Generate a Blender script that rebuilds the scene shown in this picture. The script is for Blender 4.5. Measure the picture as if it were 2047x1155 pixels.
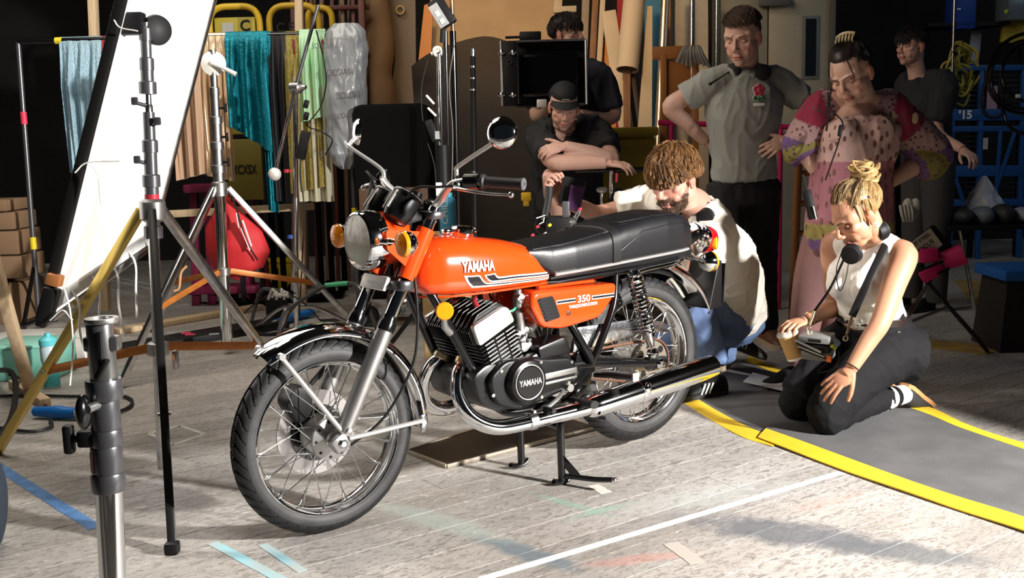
import bpy, bmesh, math, random
import numpy as np
from mathutils import Vector, Matrix, Quaternion, noise as mnoise

for o in list(bpy.data.objects):
    bpy.data.objects.remove(o, do_unlink=True)
SC = bpy.context.scene
COL = SC.collection
random.seed(7)
RNG = np.random.default_rng(7)

# ------------------------------------------------------------------ camera
FPX, PITCH, ROLL, CAMH = 2100.05, 0.14518, -0.025705, 1.208555
_c, _s = math.cos(PITCH), math.sin(PITCH)
_fw, _up, _rt = Vector((0, _c, -_s)), Vector((0, _s, _c)), Vector((1, 0, 0))
_cr, _sr = math.cos(ROLL), math.sin(ROLL)
CR, CU = _cr * _rt + _sr * _up, -_sr * _rt + _cr * _up
cam = bpy.data.cameras.new('camera'); camo = bpy.data.objects.new('camera', cam); COL.objects.link(camo)
cam.sensor_fit = 'HORIZONTAL'; cam.sensor_width = 36.0; cam.lens = FPX * 36.0 / 2047.0
cam.clip_start = 0.05; cam.clip_end = 100
camo.matrix_world = Matrix(((CR.x, CU.x, -_fw.x, 0), (CR.y, CU.y, -_fw.y, 0), (CR.z, CU.z, -_fw.z, CAMH), (0, 0, 0, 1)))
SC.camera = camo

# ------------------------------------------------------------------ world and lights
W = bpy.data.worlds.new('world'); SC.world = W; W.use_nodes = True
bg = W.node_tree.nodes['Background']; bg.inputs[0].default_value = (0.62, 0.78, 1.0, 1); bg.inputs[1].default_value = 0.010
VS = SC.view_settings
VS.view_transform = 'Standard'; VS.look = 'None'; VS.exposure = 0.0; VS.gamma = 1.0; VS.use_curve_mapping = False

def lamp(name, kind, loc, target, power, color=(1, 1, 1), **kw):
    l = bpy.data.lights.new(name, kind); l.energy = power; l.color = color
    for k, v in kw.items(): setattr(l, k, v)
    o = bpy.data.objects.new(name, l); COL.objects.link(o); o.location = loc
    dv = Vector(target) - Vector(loc); o.rotation_euler = dv.to_track_quat('-Z', 'Y').to_euler()
    return o
# key: hard film lamp on the camera's right, its flood edge leaves the right background dark
lamp('key_lamp', 'SPOT', (3.9, 1.15, 2.05), (-0.10, 3.55, 0.62), 2900, (1.0, 0.965, 0.925), spot_size=math.radians(53), spot_blend=0.07, shadow_soft_size=0.11)
# crew fill added for the frame's bounce; dim house and panel work lamps
lamp('crew_fill', 'AREA', (-1.5, 3.9, 2.9), (1.7, 5.4, 1.2), 40, (1.0, 0.84, 0.68), shape='RECTANGLE', size=1.2, size_y=0.8)
lamp('panel_lamp', 'SPOT', (-0.5, 5.2, 3.3), (0.45, 8.9, 2.1), 330, (1.0, 0.66, 0.34), spot_size=math.radians(50), spot_blend=0.8, shadow_soft_size=0.15)
lamp('house_lamp', 'AREA', (-2.4, 5.6, 4.5), (-2.0, 5.4, 0.0), 110, (1.0, 0.93, 0.82), shape='RECTANGLE', size=2.4, size_y=2.4)
lamp('diffusion_lamp', 'SPOT', (-3.5, 4.7, 2.1), (-1.45, 3.95, 1.25), 450, (1.0, 0.97, 0.92), spot_size=math.radians(46), spot_blend=0.3, shadow_soft_size=0.12)
lamp('rack_daylight', 'AREA', (5.5, 6.0, 3.6), (4.2, 9.3, 1.2), 12, (0.55, 0.72, 1.0), shape='RECTANGLE', size=1.5, size_y=1.0)  # cool area light added for the bluish daylight on the racks
# ------------------------------------------------------------------ helpers
def ray(u, v): return CR * float((u - 1023.5) / FPX) - CU * float((v - 577.5) / FPX) + _fw
def at(u, v, y):                         # point at world depth y
    r = ray(u, v); return Vector((0, 0, CAMH)) + r * float(y / r.y)
def gnd(u, v, z=0.0):                    # point at height z
    r = ray(u, v); return Vector((0, 0, CAMH)) + r * ((z - CAMH) / r.z)

MATS = {}
def mat(name, col=(0.5, 0.5, 0.5), rough=0.5, metal=0.0, var=0.0, vscale=20.0, bump=0.0, bscale=80.0, coat=0.0, spec=0.5, trans=0.0, emit=None, estr=0.0, sheen=0.0, col2=None, alpha=1.0, ior=1.45, vdet=4, stretch=None, subsurf=0.0):
    if name in MATS: return MATS[name]
    m = bpy.data.materials.new(name); m.use_nodes = True; nt = m.node_tree; b = nt.nodes['Principled BSDF']
    I = b.inputs
    I['Base Color'].default_value = (*col, 1); I['Roughness'].default_value = rough; I['Metallic'].default_value = metal
    I['Coat Weight'].default_value = coat; I['Coat Roughness'].default_value = 0.06; I['Specular IOR Level'].default_value = spec
    I['Transmission Weight'].default_value = trans; I['IOR'].default_value = ior; I['Alpha'].default_value = alpha
    I['Sheen Weight'].default_value = sheen; I['Subsurface Weight'].default_value = subsurf
    if subsurf: I['Subsurface Radius'].default_value = (0.012, 0.005, 0.003)
    if emit: I['Emission Color'].default_value = (*emit, 1); I['Emission Strength'].default_value = estr
    vec = None
    if var or bump or col2:
        tc = nt.nodes.new('ShaderNodeTexCoord'); vec = tc.outputs['Object']
        if stretch:
            mp = nt.nodes.new('ShaderNodeMapping'); mp.inputs['Scale'].default_value = stretch; nt.links.new(vec, mp.inputs[0]); vec = mp.outputs[0]
    if var or col2:
        n = nt.nodes.new('ShaderNodeTexNoise'); n.inputs['Scale'].default_value = vscale; n.inputs['Detail'].default_value = vdet
        nt.links.new(vec, n.inputs['Vector'])
        r = nt.nodes.new('ShaderNodeValToRGB'); c2 = col2 or tuple(c * (1 - var) for c in col); c1 = col if col2 else tuple(min(1, c * (1 + var)) for c in col)
        r.color_ramp.elements[0].position = 0.35; r.color_ramp.elements[1].position = 0.65
        r.color_ramp.elements[0].color = (*c2, 1); r.color_ramp.elements[1].color = (*c1, 1)
        nt.links.new(n.outputs['Fac'], r.inputs[0]); nt.links.new(r.outputs[0], I['Base Color'])
    if bump:
        n2 = nt.nodes.new('ShaderNodeTexNoise'); n2.inputs['Scale'].default_value = bscale; n2.inputs['Detail'].default_value = 4
        nt.links.new(vec, n2.inputs['Vector'])
        bp = nt.nodes.new('ShaderNodeBump'); bp.inputs['Strength'].default_value = bump; bp.inputs['Distance'].default_value = 0.01
        nt.links.new(n2.outputs['Fac'], bp.inputs['Height']); nt.links.new(bp.outputs[0], I['Normal'])
    MATS[name] = m
    return m

def attr_mat(name, rough=0.5, subsurf=0.0, bump=0.0, bscale=120.0, sheen=0.0, spec=0.5, metal=0.0, attr='Col'):
    m = mat(name, rough=rough, subsurf=subsurf, bump=bump, bscale=bscale, sheen=sheen, spec=spec, metal=metal)
    nt = m.node_tree; a = nt.nodes.new('ShaderNodeAttribute'); a.attribute_name = attr
    nt.links.new(a.outputs['Color'], nt.nodes['Principled BSDF'].inputs['Base Color'])
    return m

class VF:
    """verts, faces, material slots per face"""
    def __init__(s): s.v = []; s.f = []; s.m = []
    def add(s, vf, mi=0):
        k = len(s.v); s.v.extend([tuple(p) for p in vf[0]]); s.f.extend([tuple(i + k for i in f) for f in vf[1]]); s.m.extend([mi] * len(vf[1])); return s

def mesh(name, vf, smooth=35):
    me = bpy.data.meshes.new(name)
    v, f = (vf.v, vf.f) if isinstance(vf, VF) else vf
    me.from_pydata([tuple(p) for p in v], [], [tuple(q) for q in f]); me.validate()
    if isinstance(vf, VF) and any(vf.m) and len(me.polygons) == len(vf.m):
        me.polygons.foreach_set('material_index', vf.m)
    if smooth is not None:
        me.shade_smooth()
        if smooth < 180: me.set_sharp_from_angle(angle=math.radians(smooth))
    me.update()
    return me

def ob(name, vf, m, parent=None, smooth=35, loc=None, rot=None):
    me = vf if isinstance(vf, bpy.types.Mesh) else mesh(name, vf, smooth)
    o = bpy.data.objects.new(name, me); COL.objects.link(o)
    for mm in (m if isinstance(m, (list, tuple)) else [m]):
        if len(me.materials) < len(m if isinstance(m, (list, tuple)) else [m]): me.materials.append(mm)
    if parent: o.parent = parent
    if loc is not None: o.location = loc
    if rot is not None: o.rotation_euler = rot
    return o

def thing(name, label, cat, loc=(0, 0, 0), rz=0.0, group=None, rot=None):
    o = bpy.data.objects.new(name, None); COL.objects.link(o); o.location = loc; o.rotation_euler = rot or (0, 0, rz); o.empty_display_size = 0.1
    return tag(o, label, cat, group)
def tag(o, label=None, cat=None, group=None, kind=None):
    if label: o['label'] = label
    if cat: o['category'] = cat
    if group: o['group'] = group
    if kind: o['kind'] = kind
    return o
def local(o, pts):                       # world points -> coordinates of a root that is only moved / turned about z
    M = (Matrix.Translation(o.location) @ o.rotation_euler.to_matrix().to_4x4()).inverted()
    return [M @ Vector(p) for p in pts]

# ---- shapes (each returns verts, faces)
def box(c, s, bev=0.0, rot=None, seg=2):
    bm = bmesh.new(); bmesh.ops.create_cube(bm, size=1.0)
    for v in bm.verts: v.co = Vector((v.co.x * s[0], v.co.y * s[1], v.co.z * s[2]))
    if bev > 0: bmesh.ops.bevel(bm, geom=bm.edges[:], offset=min(bev, min(s) * 0.45), segments=seg, affect='EDGES', profile=0.5)
    R = Matrix.Identity(3) if rot is None else (rot if isinstance(rot, Matrix) else Matrix.Rotation(rot[2], 3, 'Z') @ Matrix.Rotation(rot[1], 3, 'Y') @ Matrix.Rotation(rot[0], 3, 'X'))
    bm.verts.index_update()
    v = [R @ x.co + Vector(c) for x in bm.verts]; f = [[q.index for q in p.verts] for p in bm.faces]; bm.free()
    return v, f

def axes(d, upv=None):
    d = Vector(d).normalized(); a = Vector(upv) if upv is not None else (Vector((0, 0, 1)) if abs(d.z) < 0.9 else Vector((1, 0, 0)))
    x = a.cross(d)
    if x.length < 1e-5: x = Vector((0, 1, 0)).cross(d)
    x.normalize(); return x, d.cross(x), d
def bar(a, b, w, h, bev=0.0, upv=None):  # beam from a to b with section w x h
    a, b = Vector(a), Vector(b); x, y, z = axes(b - a, upv)
    R = Matrix((x, y, z)).transposed()
    return box((a + b) / 2, (w, h, (b - a).length), bev, R)

def spline(pts, n=8, closed=False):
    P = [Vector(p) for p in pts]; N = len(P); out = []
    rng = N if closed else N - 1
    for i in range(rng):
        p0 = P[(i - 1) % N] if (closed or i > 0) else P[0] * 2 - P[1]
        p1, p2 = P[i], P[(i + 1) % N]
        p3 = P[(i + 2) % N] if (closed or i + 2 < N) else P[-1] * 2 - P[-2]
        for k in range(n):
            t = k / n
            out.append(0.5 * (2 * p1 + (p2 - p0) * t + (2 * p0 - 5 * p1 + 4 * p2 - p3) * t * t + (3 * p1 - p0 - 3 * p2 + p3) * t ** 3))
    if not closed: out.append(P[-1].copy())
    return out
def lerpn(vals, n):                      # resample a list of numbers to n
    xs = np.linspace(0, 1, len(vals)); return list(np.interp(np.linspace(0, 1, n), xs, vals))

def tube(pts, r, seg=12, cap=True, closed=False, flat=1.0, upv=None):
    P = [Vector(p) for p in pts]; N = len(P)
    rs = [r] * N if not isinstance(r, (list, tuple, np.ndarray)) else (list(r) if len(r) == N else lerpn(r, N))
    T = []
    for i in range(N):
        a = P[(i - 1) % N] if (closed or i > 0) else P[i]; b = P[(i + 1) % N] if (closed or i < N - 1) else P[i]
        t = (b - a); T.append(t.normalized() if t.length > 1e-9 else (T[-1] if T else Vector((0, 0, 1))))
    x, y, _ = axes(T[0], upv); v = []; f = []
    for i in range(N):
        if i:
            q = T[i - 1].rotation_difference(T[i]); x = (q @ x); x = (x - T[i] * x.dot(T[i])).normalized()
        y = T[i].cross(x)
        for k in range(seg):
            a = 2 * math.pi * k / seg; v.append(P[i] + x * math.cos(a) * rs[i] + y * math.sin(a) * rs[i] * flat)
    M = N if closed else N - 1
    for i in range(M):
        for k in range(seg):
            a, b = i * seg + k, i * seg + (k + 1) % seg; j = ((i + 1) % N) * seg
            f.append((a, b, j + (k + 1) % seg, j + k))
    if cap and not closed:
        f.append(tuple(range(seg - 1, -1, -1))); f.append(tuple((N - 1) * seg + k for k in range(seg)))
    return v, f
def rod(a, b, r, r2=None, seg=14): return tube([a, b], [r, r if r2 is None else r2], seg)

def lathe(prof, c=(0, 0, 0), d=(0, 0, 1), seg=32, close=False, cap=True):   # prof: list of (radius, height along d)
    x, y, z = axes(d); c = Vector(c); v = []; f = []; n = len(prof)
    for (r, h) in prof:
        for k in range(seg):
            a = 2 * math.pi * k / seg; v.append(c + z * h + (x * math.cos(a) + y * math.sin(a)) * max(r, 1e-5))
    for i in range(n if close else n - 1):
        for k in range(seg):
            j = (i + 1) % n
            f.append((i * seg + k, i * seg + (k + 1) % seg, j * seg + (k + 1) % seg, j * seg + k))
    if not close and cap:
        if prof[0][0] > 1e-4: f.append(tuple(range(seg - 1, -1, -1)))
        if prof[-1][0] > 1e-4: f.append(tuple((n - 1) * seg + k for k in range(seg)))
    return v, f
def rring(R, r, c, d, seg=48, sec=10):   # torus
    return lathe([(R + r * math.cos(2 * math.pi * k / sec), r * math.sin(2 * math.pi * k / sec)) for k in range(sec)], c, d, seg, True)

def ball(c, r, seg=16, rings=10, R=None):
    r = (r, r, r) if isinstance(r, (int, float)) else r; v = []; f = []
    for i in range(rings + 1):
        t = math.pi * i / rings
        for k in range(seg):
            p = 2 * math.pi * k / seg; q = Vector((r[0] * math.sin(t) * math.cos(p), r[1] * math.sin(t) * math.sin(p), r[2] * math.cos(t)))
            v.append((R @ q if R else q) + Vector(c))
    for i in range(rings):
        for k in range(seg):
            a, b = i * seg + k, i * seg + (k + 1) % seg; f.append((a, a + seg, b + seg, b))
    return v, f

def loft(rings, cap=True, closed=True):
    n = len(rings[0]); v = [Vector(p) for r in rings for p in r]; f = []
    for i in range(len(rings) - 1):
        for k in range(n if closed else n - 1):
            a, b = i * n + k, i * n + (k + 1) % n; f.append((a, b, b + n, a + n))
    if cap and closed: f.append(tuple(range(n - 1, -1, -1))); f.append(tuple((len(rings) - 1) * n + k for k in range(n)))
    return v, f

def rpoly(pts, r, seg=4):                # round the corners of a 2-d polygon
    out = []; n = len(pts)
    for i in range(n):
        p = Vector(pts[i]).to_2d() if len(pts[i]) > 2 else Vector(pts[i]); a = Vector(pts[i - 1]); b = Vector(pts[(i + 1) % n])
        da, db = (a - p), (b - p); rr = min(r, da.length * 0.48, db.length * 0.48)
        A, B = p + da.normalized() * rr, p + db.normalized() * rr
        for k in range(seg + 1):
            t = k / seg; out.append((1 - t) ** 2 * A + 2 * t * (1 - t) * p + t * t * B)
    return out
def prism(poly, y0, y1, bev=0.0, plane='xz', seg=2):   # extrude a 2-d outline along the third axis, rounded rim
    bm = bmesh.new()
    to = {'xz': lambda p, h: (p[0], h, p[1]), 'xy': lambda p, h: (p[0], p[1], h), 'yz': lambda p, h: (h, p[0], p[1])}[plane]
    vs = [bm.verts.new(to(p, y0)) for p in poly]; f = bm.faces.new(vs)
    r = bmesh.ops.extrude_face_region(bm, geom=[f]); nv = [g for g in r['geom'] if isinstance(g, bmesh.types.BMVert)]
    d = to((0, 0), y1 - y0)
    for w in nv: w.co += Vector(d)
    bmesh.ops.recalc_face_normals(bm, faces=bm.faces[:])
    if bev > 0:
        big = [e for e in bm.edges if any(len(q.verts) > 4 or len(poly) <= 4 for q in e.link_faces) and sum(1 for q in e.link_faces if len(q.verts) == len(poly)) == 1]
        bmesh.ops.bevel(bm, geom=big, offset=bev, segments=seg, affect='EDGES', profile=0.5)
    bm.verts.index_update()
    v = [w.co.copy() for w in bm.verts]; f = [[q.index for q in p.verts] for p in bm.faces]; bm.free()
    return v, f
def grid(fn, nu, nv, flip=False):
    v = [fn(i / nu, j / nv) for j in range(nv + 1) for i in range(nu + 1)]; f = []
    for j in range(nv):
        for i in range(nu):
            a = j * (nu + 1) + i; q = (a, a + 1, a + nu + 2, a + nu + 1); f.append(q[::-1] if flip else q)
    return v, f
def thick(vf, t):                        # give a sheet thickness along its vertex normals
    me = bpy.data.meshes.new('tmp'); me.from_pydata([tuple(p) for p in vf[0]], [], vf[1]); me.update()
    nrm = [v.normal.copy() for v in me.vertices]; n = len(nrm)
    v = [Vector(p) for p in vf[0]]; v2 = [v[i] - nrm[i] * t for i in range(n)]
    f = list(vf[1]) + [tuple(reversed([i + n for i in q])) for q in vf[1]]
    cnt = {}
    for q in vf[1]:
        for i in range(len(q)):
            e = (q[i], q[(i + 1) % len(q)]); cnt[e] = 1
    for (a, b) in cnt:
        if (b, a) not in cnt: f.append((b, a, a + n, b + n))
    bpy.data.meshes.remove(me)
    return v + v2, f
def text_vf(s, size, extrude=0.0, bold=0.0, sx=1.0, shear=0.0):
    cu = bpy.data.curves.new('t', 'FONT'); cu.body = s; cu.size = size; cu.extrude = extrude; cu.offset = bold; cu.align_x = 'CENTER'; cu.align_y = 'CENTER'; cu.resolution_u = 3; cu.shear = shear
    o = bpy.data.objects.new('t', cu); COL.objects.link(o); dg = bpy.context.evaluated_depsgraph_get(); me = bpy.data.meshes.new_from_object(o.evaluated_get(dg))
    v = [Vector((p.co.x * sx, p.co.y, p.co.z)) for p in me.vertices]; f = [tuple(p.vertices) for p in me.polygons]
    bpy.data.objects.remove(o); bpy.data.curves.remove(cu); bpy.data.meshes.remove(me)
    return v, f
def xf(vf, fn): return [fn(Vector(p)) for p in vf[0]], vf[1]
def evalmesh(o, name):                   # apply the modifiers of o
    dg = bpy.context.evaluated_depsgraph_get(); dg.update(); return bpy.data.meshes.new_from_object(o.evaluated_get(dg))
def copy_tree(o, parent=None):
    c = o.copy(); COL.objects.link(c)
    if parent: c.parent = parent
    for ch in list(o.children): copy_tree(ch, c)
    return c

# ---- shared materials
CHROME = mat('chrome', (0.86, 0.87, 0.88), 0.07, 1.0)
CHROME2 = mat('worn_chrome', (0.72, 0.72, 0.72), 0.22, 1.0, var=0.15, vscale=30)
STEEL = mat('brushed_steel', (0.50, 0.50, 0.50), 0.35, 1.0, var=0.1, vscale=40)
ALU = mat('cast_aluminium', (0.43, 0.42, 0.41), 0.36, 0.9, var=0.06, vscale=60)
GUN = mat('gunmetal_paint', (0.10, 0.10, 0.105), 0.32, 0.6)
BLK = mat('black_paint', (0.004, 0.004, 0.0045), 0.20, coat=0.4)
BLKM = mat('black_matt', (0.0055, 0.0055, 0.006), 0.55, spec=0.35)
RUB = mat('rubber', (0.011, 0.011, 0.0115), 0.58, var=0.25, vscale=18, bump=0.05, bscale=200)
RUBW = mat('lit_dusty_rubber', (0.046, 0.045, 0.046), 0.6, var=0.22, vscale=14)
ORANGE = mat('orange_paint', (0.86, 0.070, 0.007), 0.22, coat=1.0, var=0.04, vscale=3)
WHITE = mat('white_paint', (0.82, 0.81, 0.78), 0.45)
AMBER = mat('amber_plastic', (0.95, 0.30, 0.01), 0.15, coat=0.6)
WOOD = mat('bare_pine', (0.62, 0.47, 0.30), 0.6, col2=(0.52, 0.37, 0.22), vscale=4, stretch=(12, 12, 1.0))
YEL = mat('yellow_paint', (0.80, 0.50, 0.02), 0.45, var=0.12, vscale=12)
# ------------------------------------------------------------------ the setting
FL_A = math.radians(35.2); FT = Vector((math.cos(FL_A), math.sin(FL_A), 0)); FN = Vector((-math.sin(FL_A), math.cos(FL_A), 0))
def floor_material():
    m = bpy.data.materials.new('worn_boards'); m.use_nodes = True; nt = m.node_tree; N = nt.nodes.new; L = nt.links.new
    b = nt.nodes['Principled BSDF']; tc = N('ShaderNodeTexCoord')
    mp = N('ShaderNodeMapping'); mp.inputs['Rotation'].default_value = (0, 0, -FL_A); L(tc.outputs['Object'], mp.inputs[0])
    st = N('ShaderNodeMapping'); st.inputs['Scale'].default_value = (0.35, 1.0, 1.0); L(mp.outputs[0], st.inputs[0])
    def noise(scale, det, src, rough=0.6, dist=0.0):
        n = N('ShaderNodeTexNoise'); n.inputs['Scale'].default_value = scale; n.inputs['Detail'].default_value = det; n.inputs['Roughness'].default_value = rough; n.inputs['Distortion'].default_value = dist; L(src, n.inputs['Vector']); return n.outputs['Fac']
    def ramp(src, stops):
        r = N('ShaderNodeValToRGB'); e = r.color_ramp.elements
        while len(e) < len(stops): e.new(0.5)
        for q, (p, c) in zip(e, stops): q.position = p; q.color = (*c, 1)
        L(src, r.inputs[0]); return r.outputs[0]
    def mix(fac, a, c, mode='MIX'):
        x = N('ShaderNodeMix'); x.data_type = 'RGBA'; x.blend_type = mode
        if isinstance(fac, float): x.inputs[0].default_value = fac
        else: L(fac, x.inputs[0])
        for s, i in ((a, 6), (c, 7)):
            if isinstance(s, tuple): x.inputs[i].default_value = (*s, 1)
            else: L(s, x.inputs[i])
        return x.outputs[2]
    base = ramp(noise(2.2, 6, st.outputs[0]), [(0.3, (0.335, 0.315, 0.295)), (0.5, (0.44, 0.425, 0.41)), (0.72, (0.53, 0.52, 0.505))])
    # chipped paint flakes
    flake = ramp(noise(58, 8, st.outputs[0], 0.72, 1.4), [(0.42, (0.0,) * 3), (0.50, (1,) * 3)])
    base = mix(flake, (0.265, 0.247, 0.23), base)
    fl2 = ramp(noise(60, 6, st.outputs[0], 0.7, 0.8), [(0.60, (0,) * 3), (0.66, (1,) * 3)])
    base = mix(fl2, base, (0.66, 0.64, 0.60))
    oi = N('ShaderNodeObjectInfo'); tone = ramp(oi.outputs['Random'], [(0.0, (0.86, 0.85, 0.84)), (1.0, (1.08, 1.06, 1.04))])
    base = mix(1.0, base, tone, 'MULTIPLY')
    big = ramp(noise(0.7, 4, mp.outputs[0]), [(0.35, (0.82, 0.80, 0.77)), (0.65, (1.05, 1.05, 1.05))])
    base = mix(1.0, base, big, 'MULTIPLY')
    # paint stains with shapes of their own
    patchy = noise(14, 5, mp.outputs[0], 0.7)
    for (cx, cy, rx, ry, ang, col, amt) in [(0.83, 3.02, 0.36, 0.11, -0.45, (0.11, 0.12, 0.14), 1.0), (1.10, 2.86, 0.25, 0.08, -0.4, (0.13, 0.14, 0.15), 0.9), (0.02, 2.93, 0.22, 0.05, -0.75, (0.13, 0.17, 0.20), 1.0),
            (0.34, 2.86, 0.17, 0.035, 0.25, (0.55, 0.24, 0.19), 0.5), (0.17, 3.33, 0.17, 0.022, -0.75, (0.26, 0.48, 0.37), 0.6), (0.27, 3.26, 0.14, 0.022, 0.55, (0.26, 0.48, 0.37), 0.6),
            (1.02, 3.28, 0.16, 0.05, 0.5, (0.66, 0.38, 0.32), 0.35), (-0.25, 3.2, 0.30, 0.06, -0.7, (0.45, 0.55, 0.50), 0.5), (2.6, 4.0, 0.3, 0.12, 0.2, (0.55, 0.26, 0.22), 0.6), (0.62, 3.36, 0.35, 0.1, 0.4, (0.55, 0.60, 0.58), 0.4)]:
        q = N('ShaderNodeMapping'); q.vector_type = 'TEXTURE'; q.inputs['Location'].default_value = (cx, cy, 0); q.inputs['Rotation'].default_value = (0, 0, ang); q.inputs['Scale'].default_value = (rx, ry, 1)
        L(tc.outputs['Object'], q.inputs[0])
        ln = N('ShaderNodeVectorMath'); ln.operation = 'LENGTH'; L(q.outputs[0], ln.inputs[0])
        md = N('ShaderNodeMath'); md.operation = 'MULTIPLY_ADD'; md.inputs[1].default_value = 1.5; L(patchy, md.inputs[0]); md.inputs[2].default_value = -0.75
        sm = N('ShaderNodeMath'); sm.operation = 'ADD'; L(ln.outputs['Value'], sm.inputs[0]); L(md.outputs[0], sm.inputs[1])
        mr = N('ShaderNodeMapRange'); mr.inputs[1].default_value = 0.55; mr.inputs[2].default_value = 1.15; mr.inputs[3].default_value = amt * 0.8; mr.inputs[4].default_value = 0.0; L(sm.outputs[0], mr.inputs[0])
        base = mix(mr.outputs[0], base, col)
    L(base, b.inputs['Base Color']); b.inputs['Roughness'].default_value = 0.55; b.inputs['Specular IOR Level'].default_value = 0.35
    bp = N('ShaderNodeBump'); bp.inputs['Strength'].default_value = 0.35; bp.inputs['Distance'].default_value = 0.004
    L(noise(40, 6, st.outputs[0], 0.7), bp.inputs['Height']); L(bp.outputs[0], b.inputs['Normal'])
    return m
FLOORM = floor_material()
floor = ob('floor', box((0.0, 5.4, -0.0322), (14.0, 11.6, 0.06)), mat('seam_filler', (0.74, 0.72, 0.68), 0.8, var=0.3, vscale=2.0)); tag(floor, kind='structure')
PW = 0.158; rr = random.Random(3)
for k in range(-14, 72):
    c = k * PW + 0.0125
    s0 = -8.0 + rr.uniform(-3, 0)
    while s0 < 12:
        s1 = s0 + rr.uniform(3.2, 6.5)
        a, e = FT * s0 + FN * c, FT * s1 + FN * c
        x0, x1 = min(a.x, e.x), max(a.x, e.x); y0, y1 = min(a.y, e.y), max(a.y, e.y)
        mid = (a + e) / 2
        if x1 > -5.2 and x0 < 5.6 and y1 > 1.2 and y0 < 10.6 and abs(mid.x) < 7.5 and -0.6 < mid.y < 12:
            # keep within the slab
            lo, hi = s0, s1
            while (FT * lo + FN * c).y < 0.0 or (FT * lo + FN * c).x < -6.6: lo += 0.1
            while (FT * hi + FN * c).y > 10.95 or (FT * hi + FN * c).x > 6.6: hi -= 0.1
            if hi - lo > 0.3:
                p0, p1 = FT * (lo + 0.0015) + FN * (c + 0.0022), FT * (hi - 0.0015) + FN * (c + PW - 0.0022)
                t0, t1, n0, n1 = lo + 0.0012, hi - 0.0012, c + 0.0019, c + PW - 0.0019
                q = [FT * t + FN * n + Vector((0, 0, z)) for z in (-0.003, 0.0) for (t, n) in ((t0, n0), (t1, n0), (t1, n1), (t0, n1))]
                ob('plank', (q, [(4, 5, 6, 7), (0, 1, 5, 4), (1, 2, 6, 5), (2, 3, 7, 6), (3, 0, 4, 7)]), FLOORM, floor, None)
        s0 = s1
DARKW = mat('dark_wall', (0.016, 0.015, 0.015), 0.85, var=0.3, vscale=2)
tag(ob('wall_back', box((0, 11.05, 2.4), (14.0, 0.1, 4.8)), DARKW), kind='structure')
tag(ob('wall_left', box((-6.95, 5.4, 2.4), (0.1, 11.6, 4.8)), DARKW), kind='structure')
tag(ob('wall_right', box((6.95, 5.4, 2.4), (0.1, 11.6, 4.8)), DARKW), kind='structure')
tag(ob('ceiling', box((0, 5.4, 4.85), (14.0, 11.6, 0.1)), DARKW), kind='structure')

# tape marks on the boards
def tape(a, b, w, label, colr, z=0.0012, group=None, rough=0.6):
    a, b = Vector(a), Vector(b); d = (b - a).normalized(); n = Vector((-d.y, d.x, 0)) * w / 2; a.z = b.z = 0
    jag = random.Random(int(a.x * 1000)); pts0 = []; pts1 = []
    for k in range(9):
        t = k / 8; p = a.lerp(b, t); pts0.append(p - n * jag.uniform(0.92, 1.05)); pts1.append(p + n * jag.uniform(0.92, 1.05))
    v = [(q.x, q.y, zz) for zz in (0.0002, z) for q in pts0 + pts1]; f = []
    for k in range(8): f += [(18 + k, 19 + k, 28 + k, 27 + k), (k, k + 1, 19 + k, 18 + k), (10 + k, 9 + k, 27 + k, 28 + k)]
    f += [(0, 18, 27, 9), (8, 17, 35, 26)]
    return tag(ob('floor_tape', (v, f), colr, None, None), label, 'tape', group)
TW = mat('white_tape', (0.80, 0.79, 0.74), 0.55, var=0.06); TB = mat('blue_tape', (0.10, 0.24, 0.52), 0.6, var=0.2, vscale=15); TC = mat('cyan_tape', (0.30, 0.58, 0.66), 0.6, col2=(0.44, 0.50, 0.48), vscale=9)
tape(gnd(960, 1158), gnd(1682, 944), 0.030, 'long straight white tape line running across the boards to the mat', TW)
tape(gnd(-20, 922), gnd(192, 1056), 0.045, 'blue tape strip on the boards behind the foreground stand post', TB)
tape(gnd(425, 1085), gnd(565, 1160), 0.035, 'longer pale cyan tape strip on the floor before the front tyre', TC)
tape(gnd(525, 1088), gnd(605, 1142), 0.030, 'shorter pale cyan tape strip on the floor nearest the front tyre', TC)
tape(gnd(1185, 970), gnd(1212, 985), 0.045, 'small pale tape patch beside the centre stand foot', mat('pale_tape', (0.70, 0.66, 0.60), 0.6))
tape(gnd(1340, 1085), gnd(1395, 1125), 0.05, 'short faded cream tape piece near the bottom of the picture', mat('cream_tape', (0.47, 0.43, 0.38), 0.6))
tq = [(298, 866), (345, 889), (410, 868), (360, 851)]
for i, w_ in enumerate(('side nearest the black stand foot', 'side towards the front tyre', 'far side', 'side towards the foreground column')): tape(gnd(*tq[i]), gnd(*tq[(i + 1) % 4]), 0.02, 'thin white tape strip of the square on the floor, ' + w_, mat('worn_white_tape', (0.62, 0.60, 0.54), 0.6, var=0.2), group='tape square')
# ------------------------------------------------------------------ motorcycle (x forward from the rear axle, y to its left, z up)
BIKE = thing('motorcycle', 'orange vintage motorcycle with black seat and chrome exhaust on its centre stand', 'motorcycle', (0.465677, 3.944257, 0.0), 3.787141)
def part(name, vf, m, parent=BIKE, smooth=35, label=None):
    o = ob(name, vf, m, parent, smooth)
    if label: o['label'] = label
    return o
POL = mat('polished_alloy', (0.68, 0.67, 0.65), 0.28, 0.6)
FA, RA = Vector((1.32, 0, 0.305)), Vector((0, 0, 0.352))
RAKE = math.radians(28.6); FD = Vector((math.sin(RAKE), 0, -math.cos(RAKE)))     # down the fork
def fork(z, y): # point on the fork centre line at height z
    return Vector((1.316 - (z - 0.317) * math.tan(RAKE) , y, z))

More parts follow.
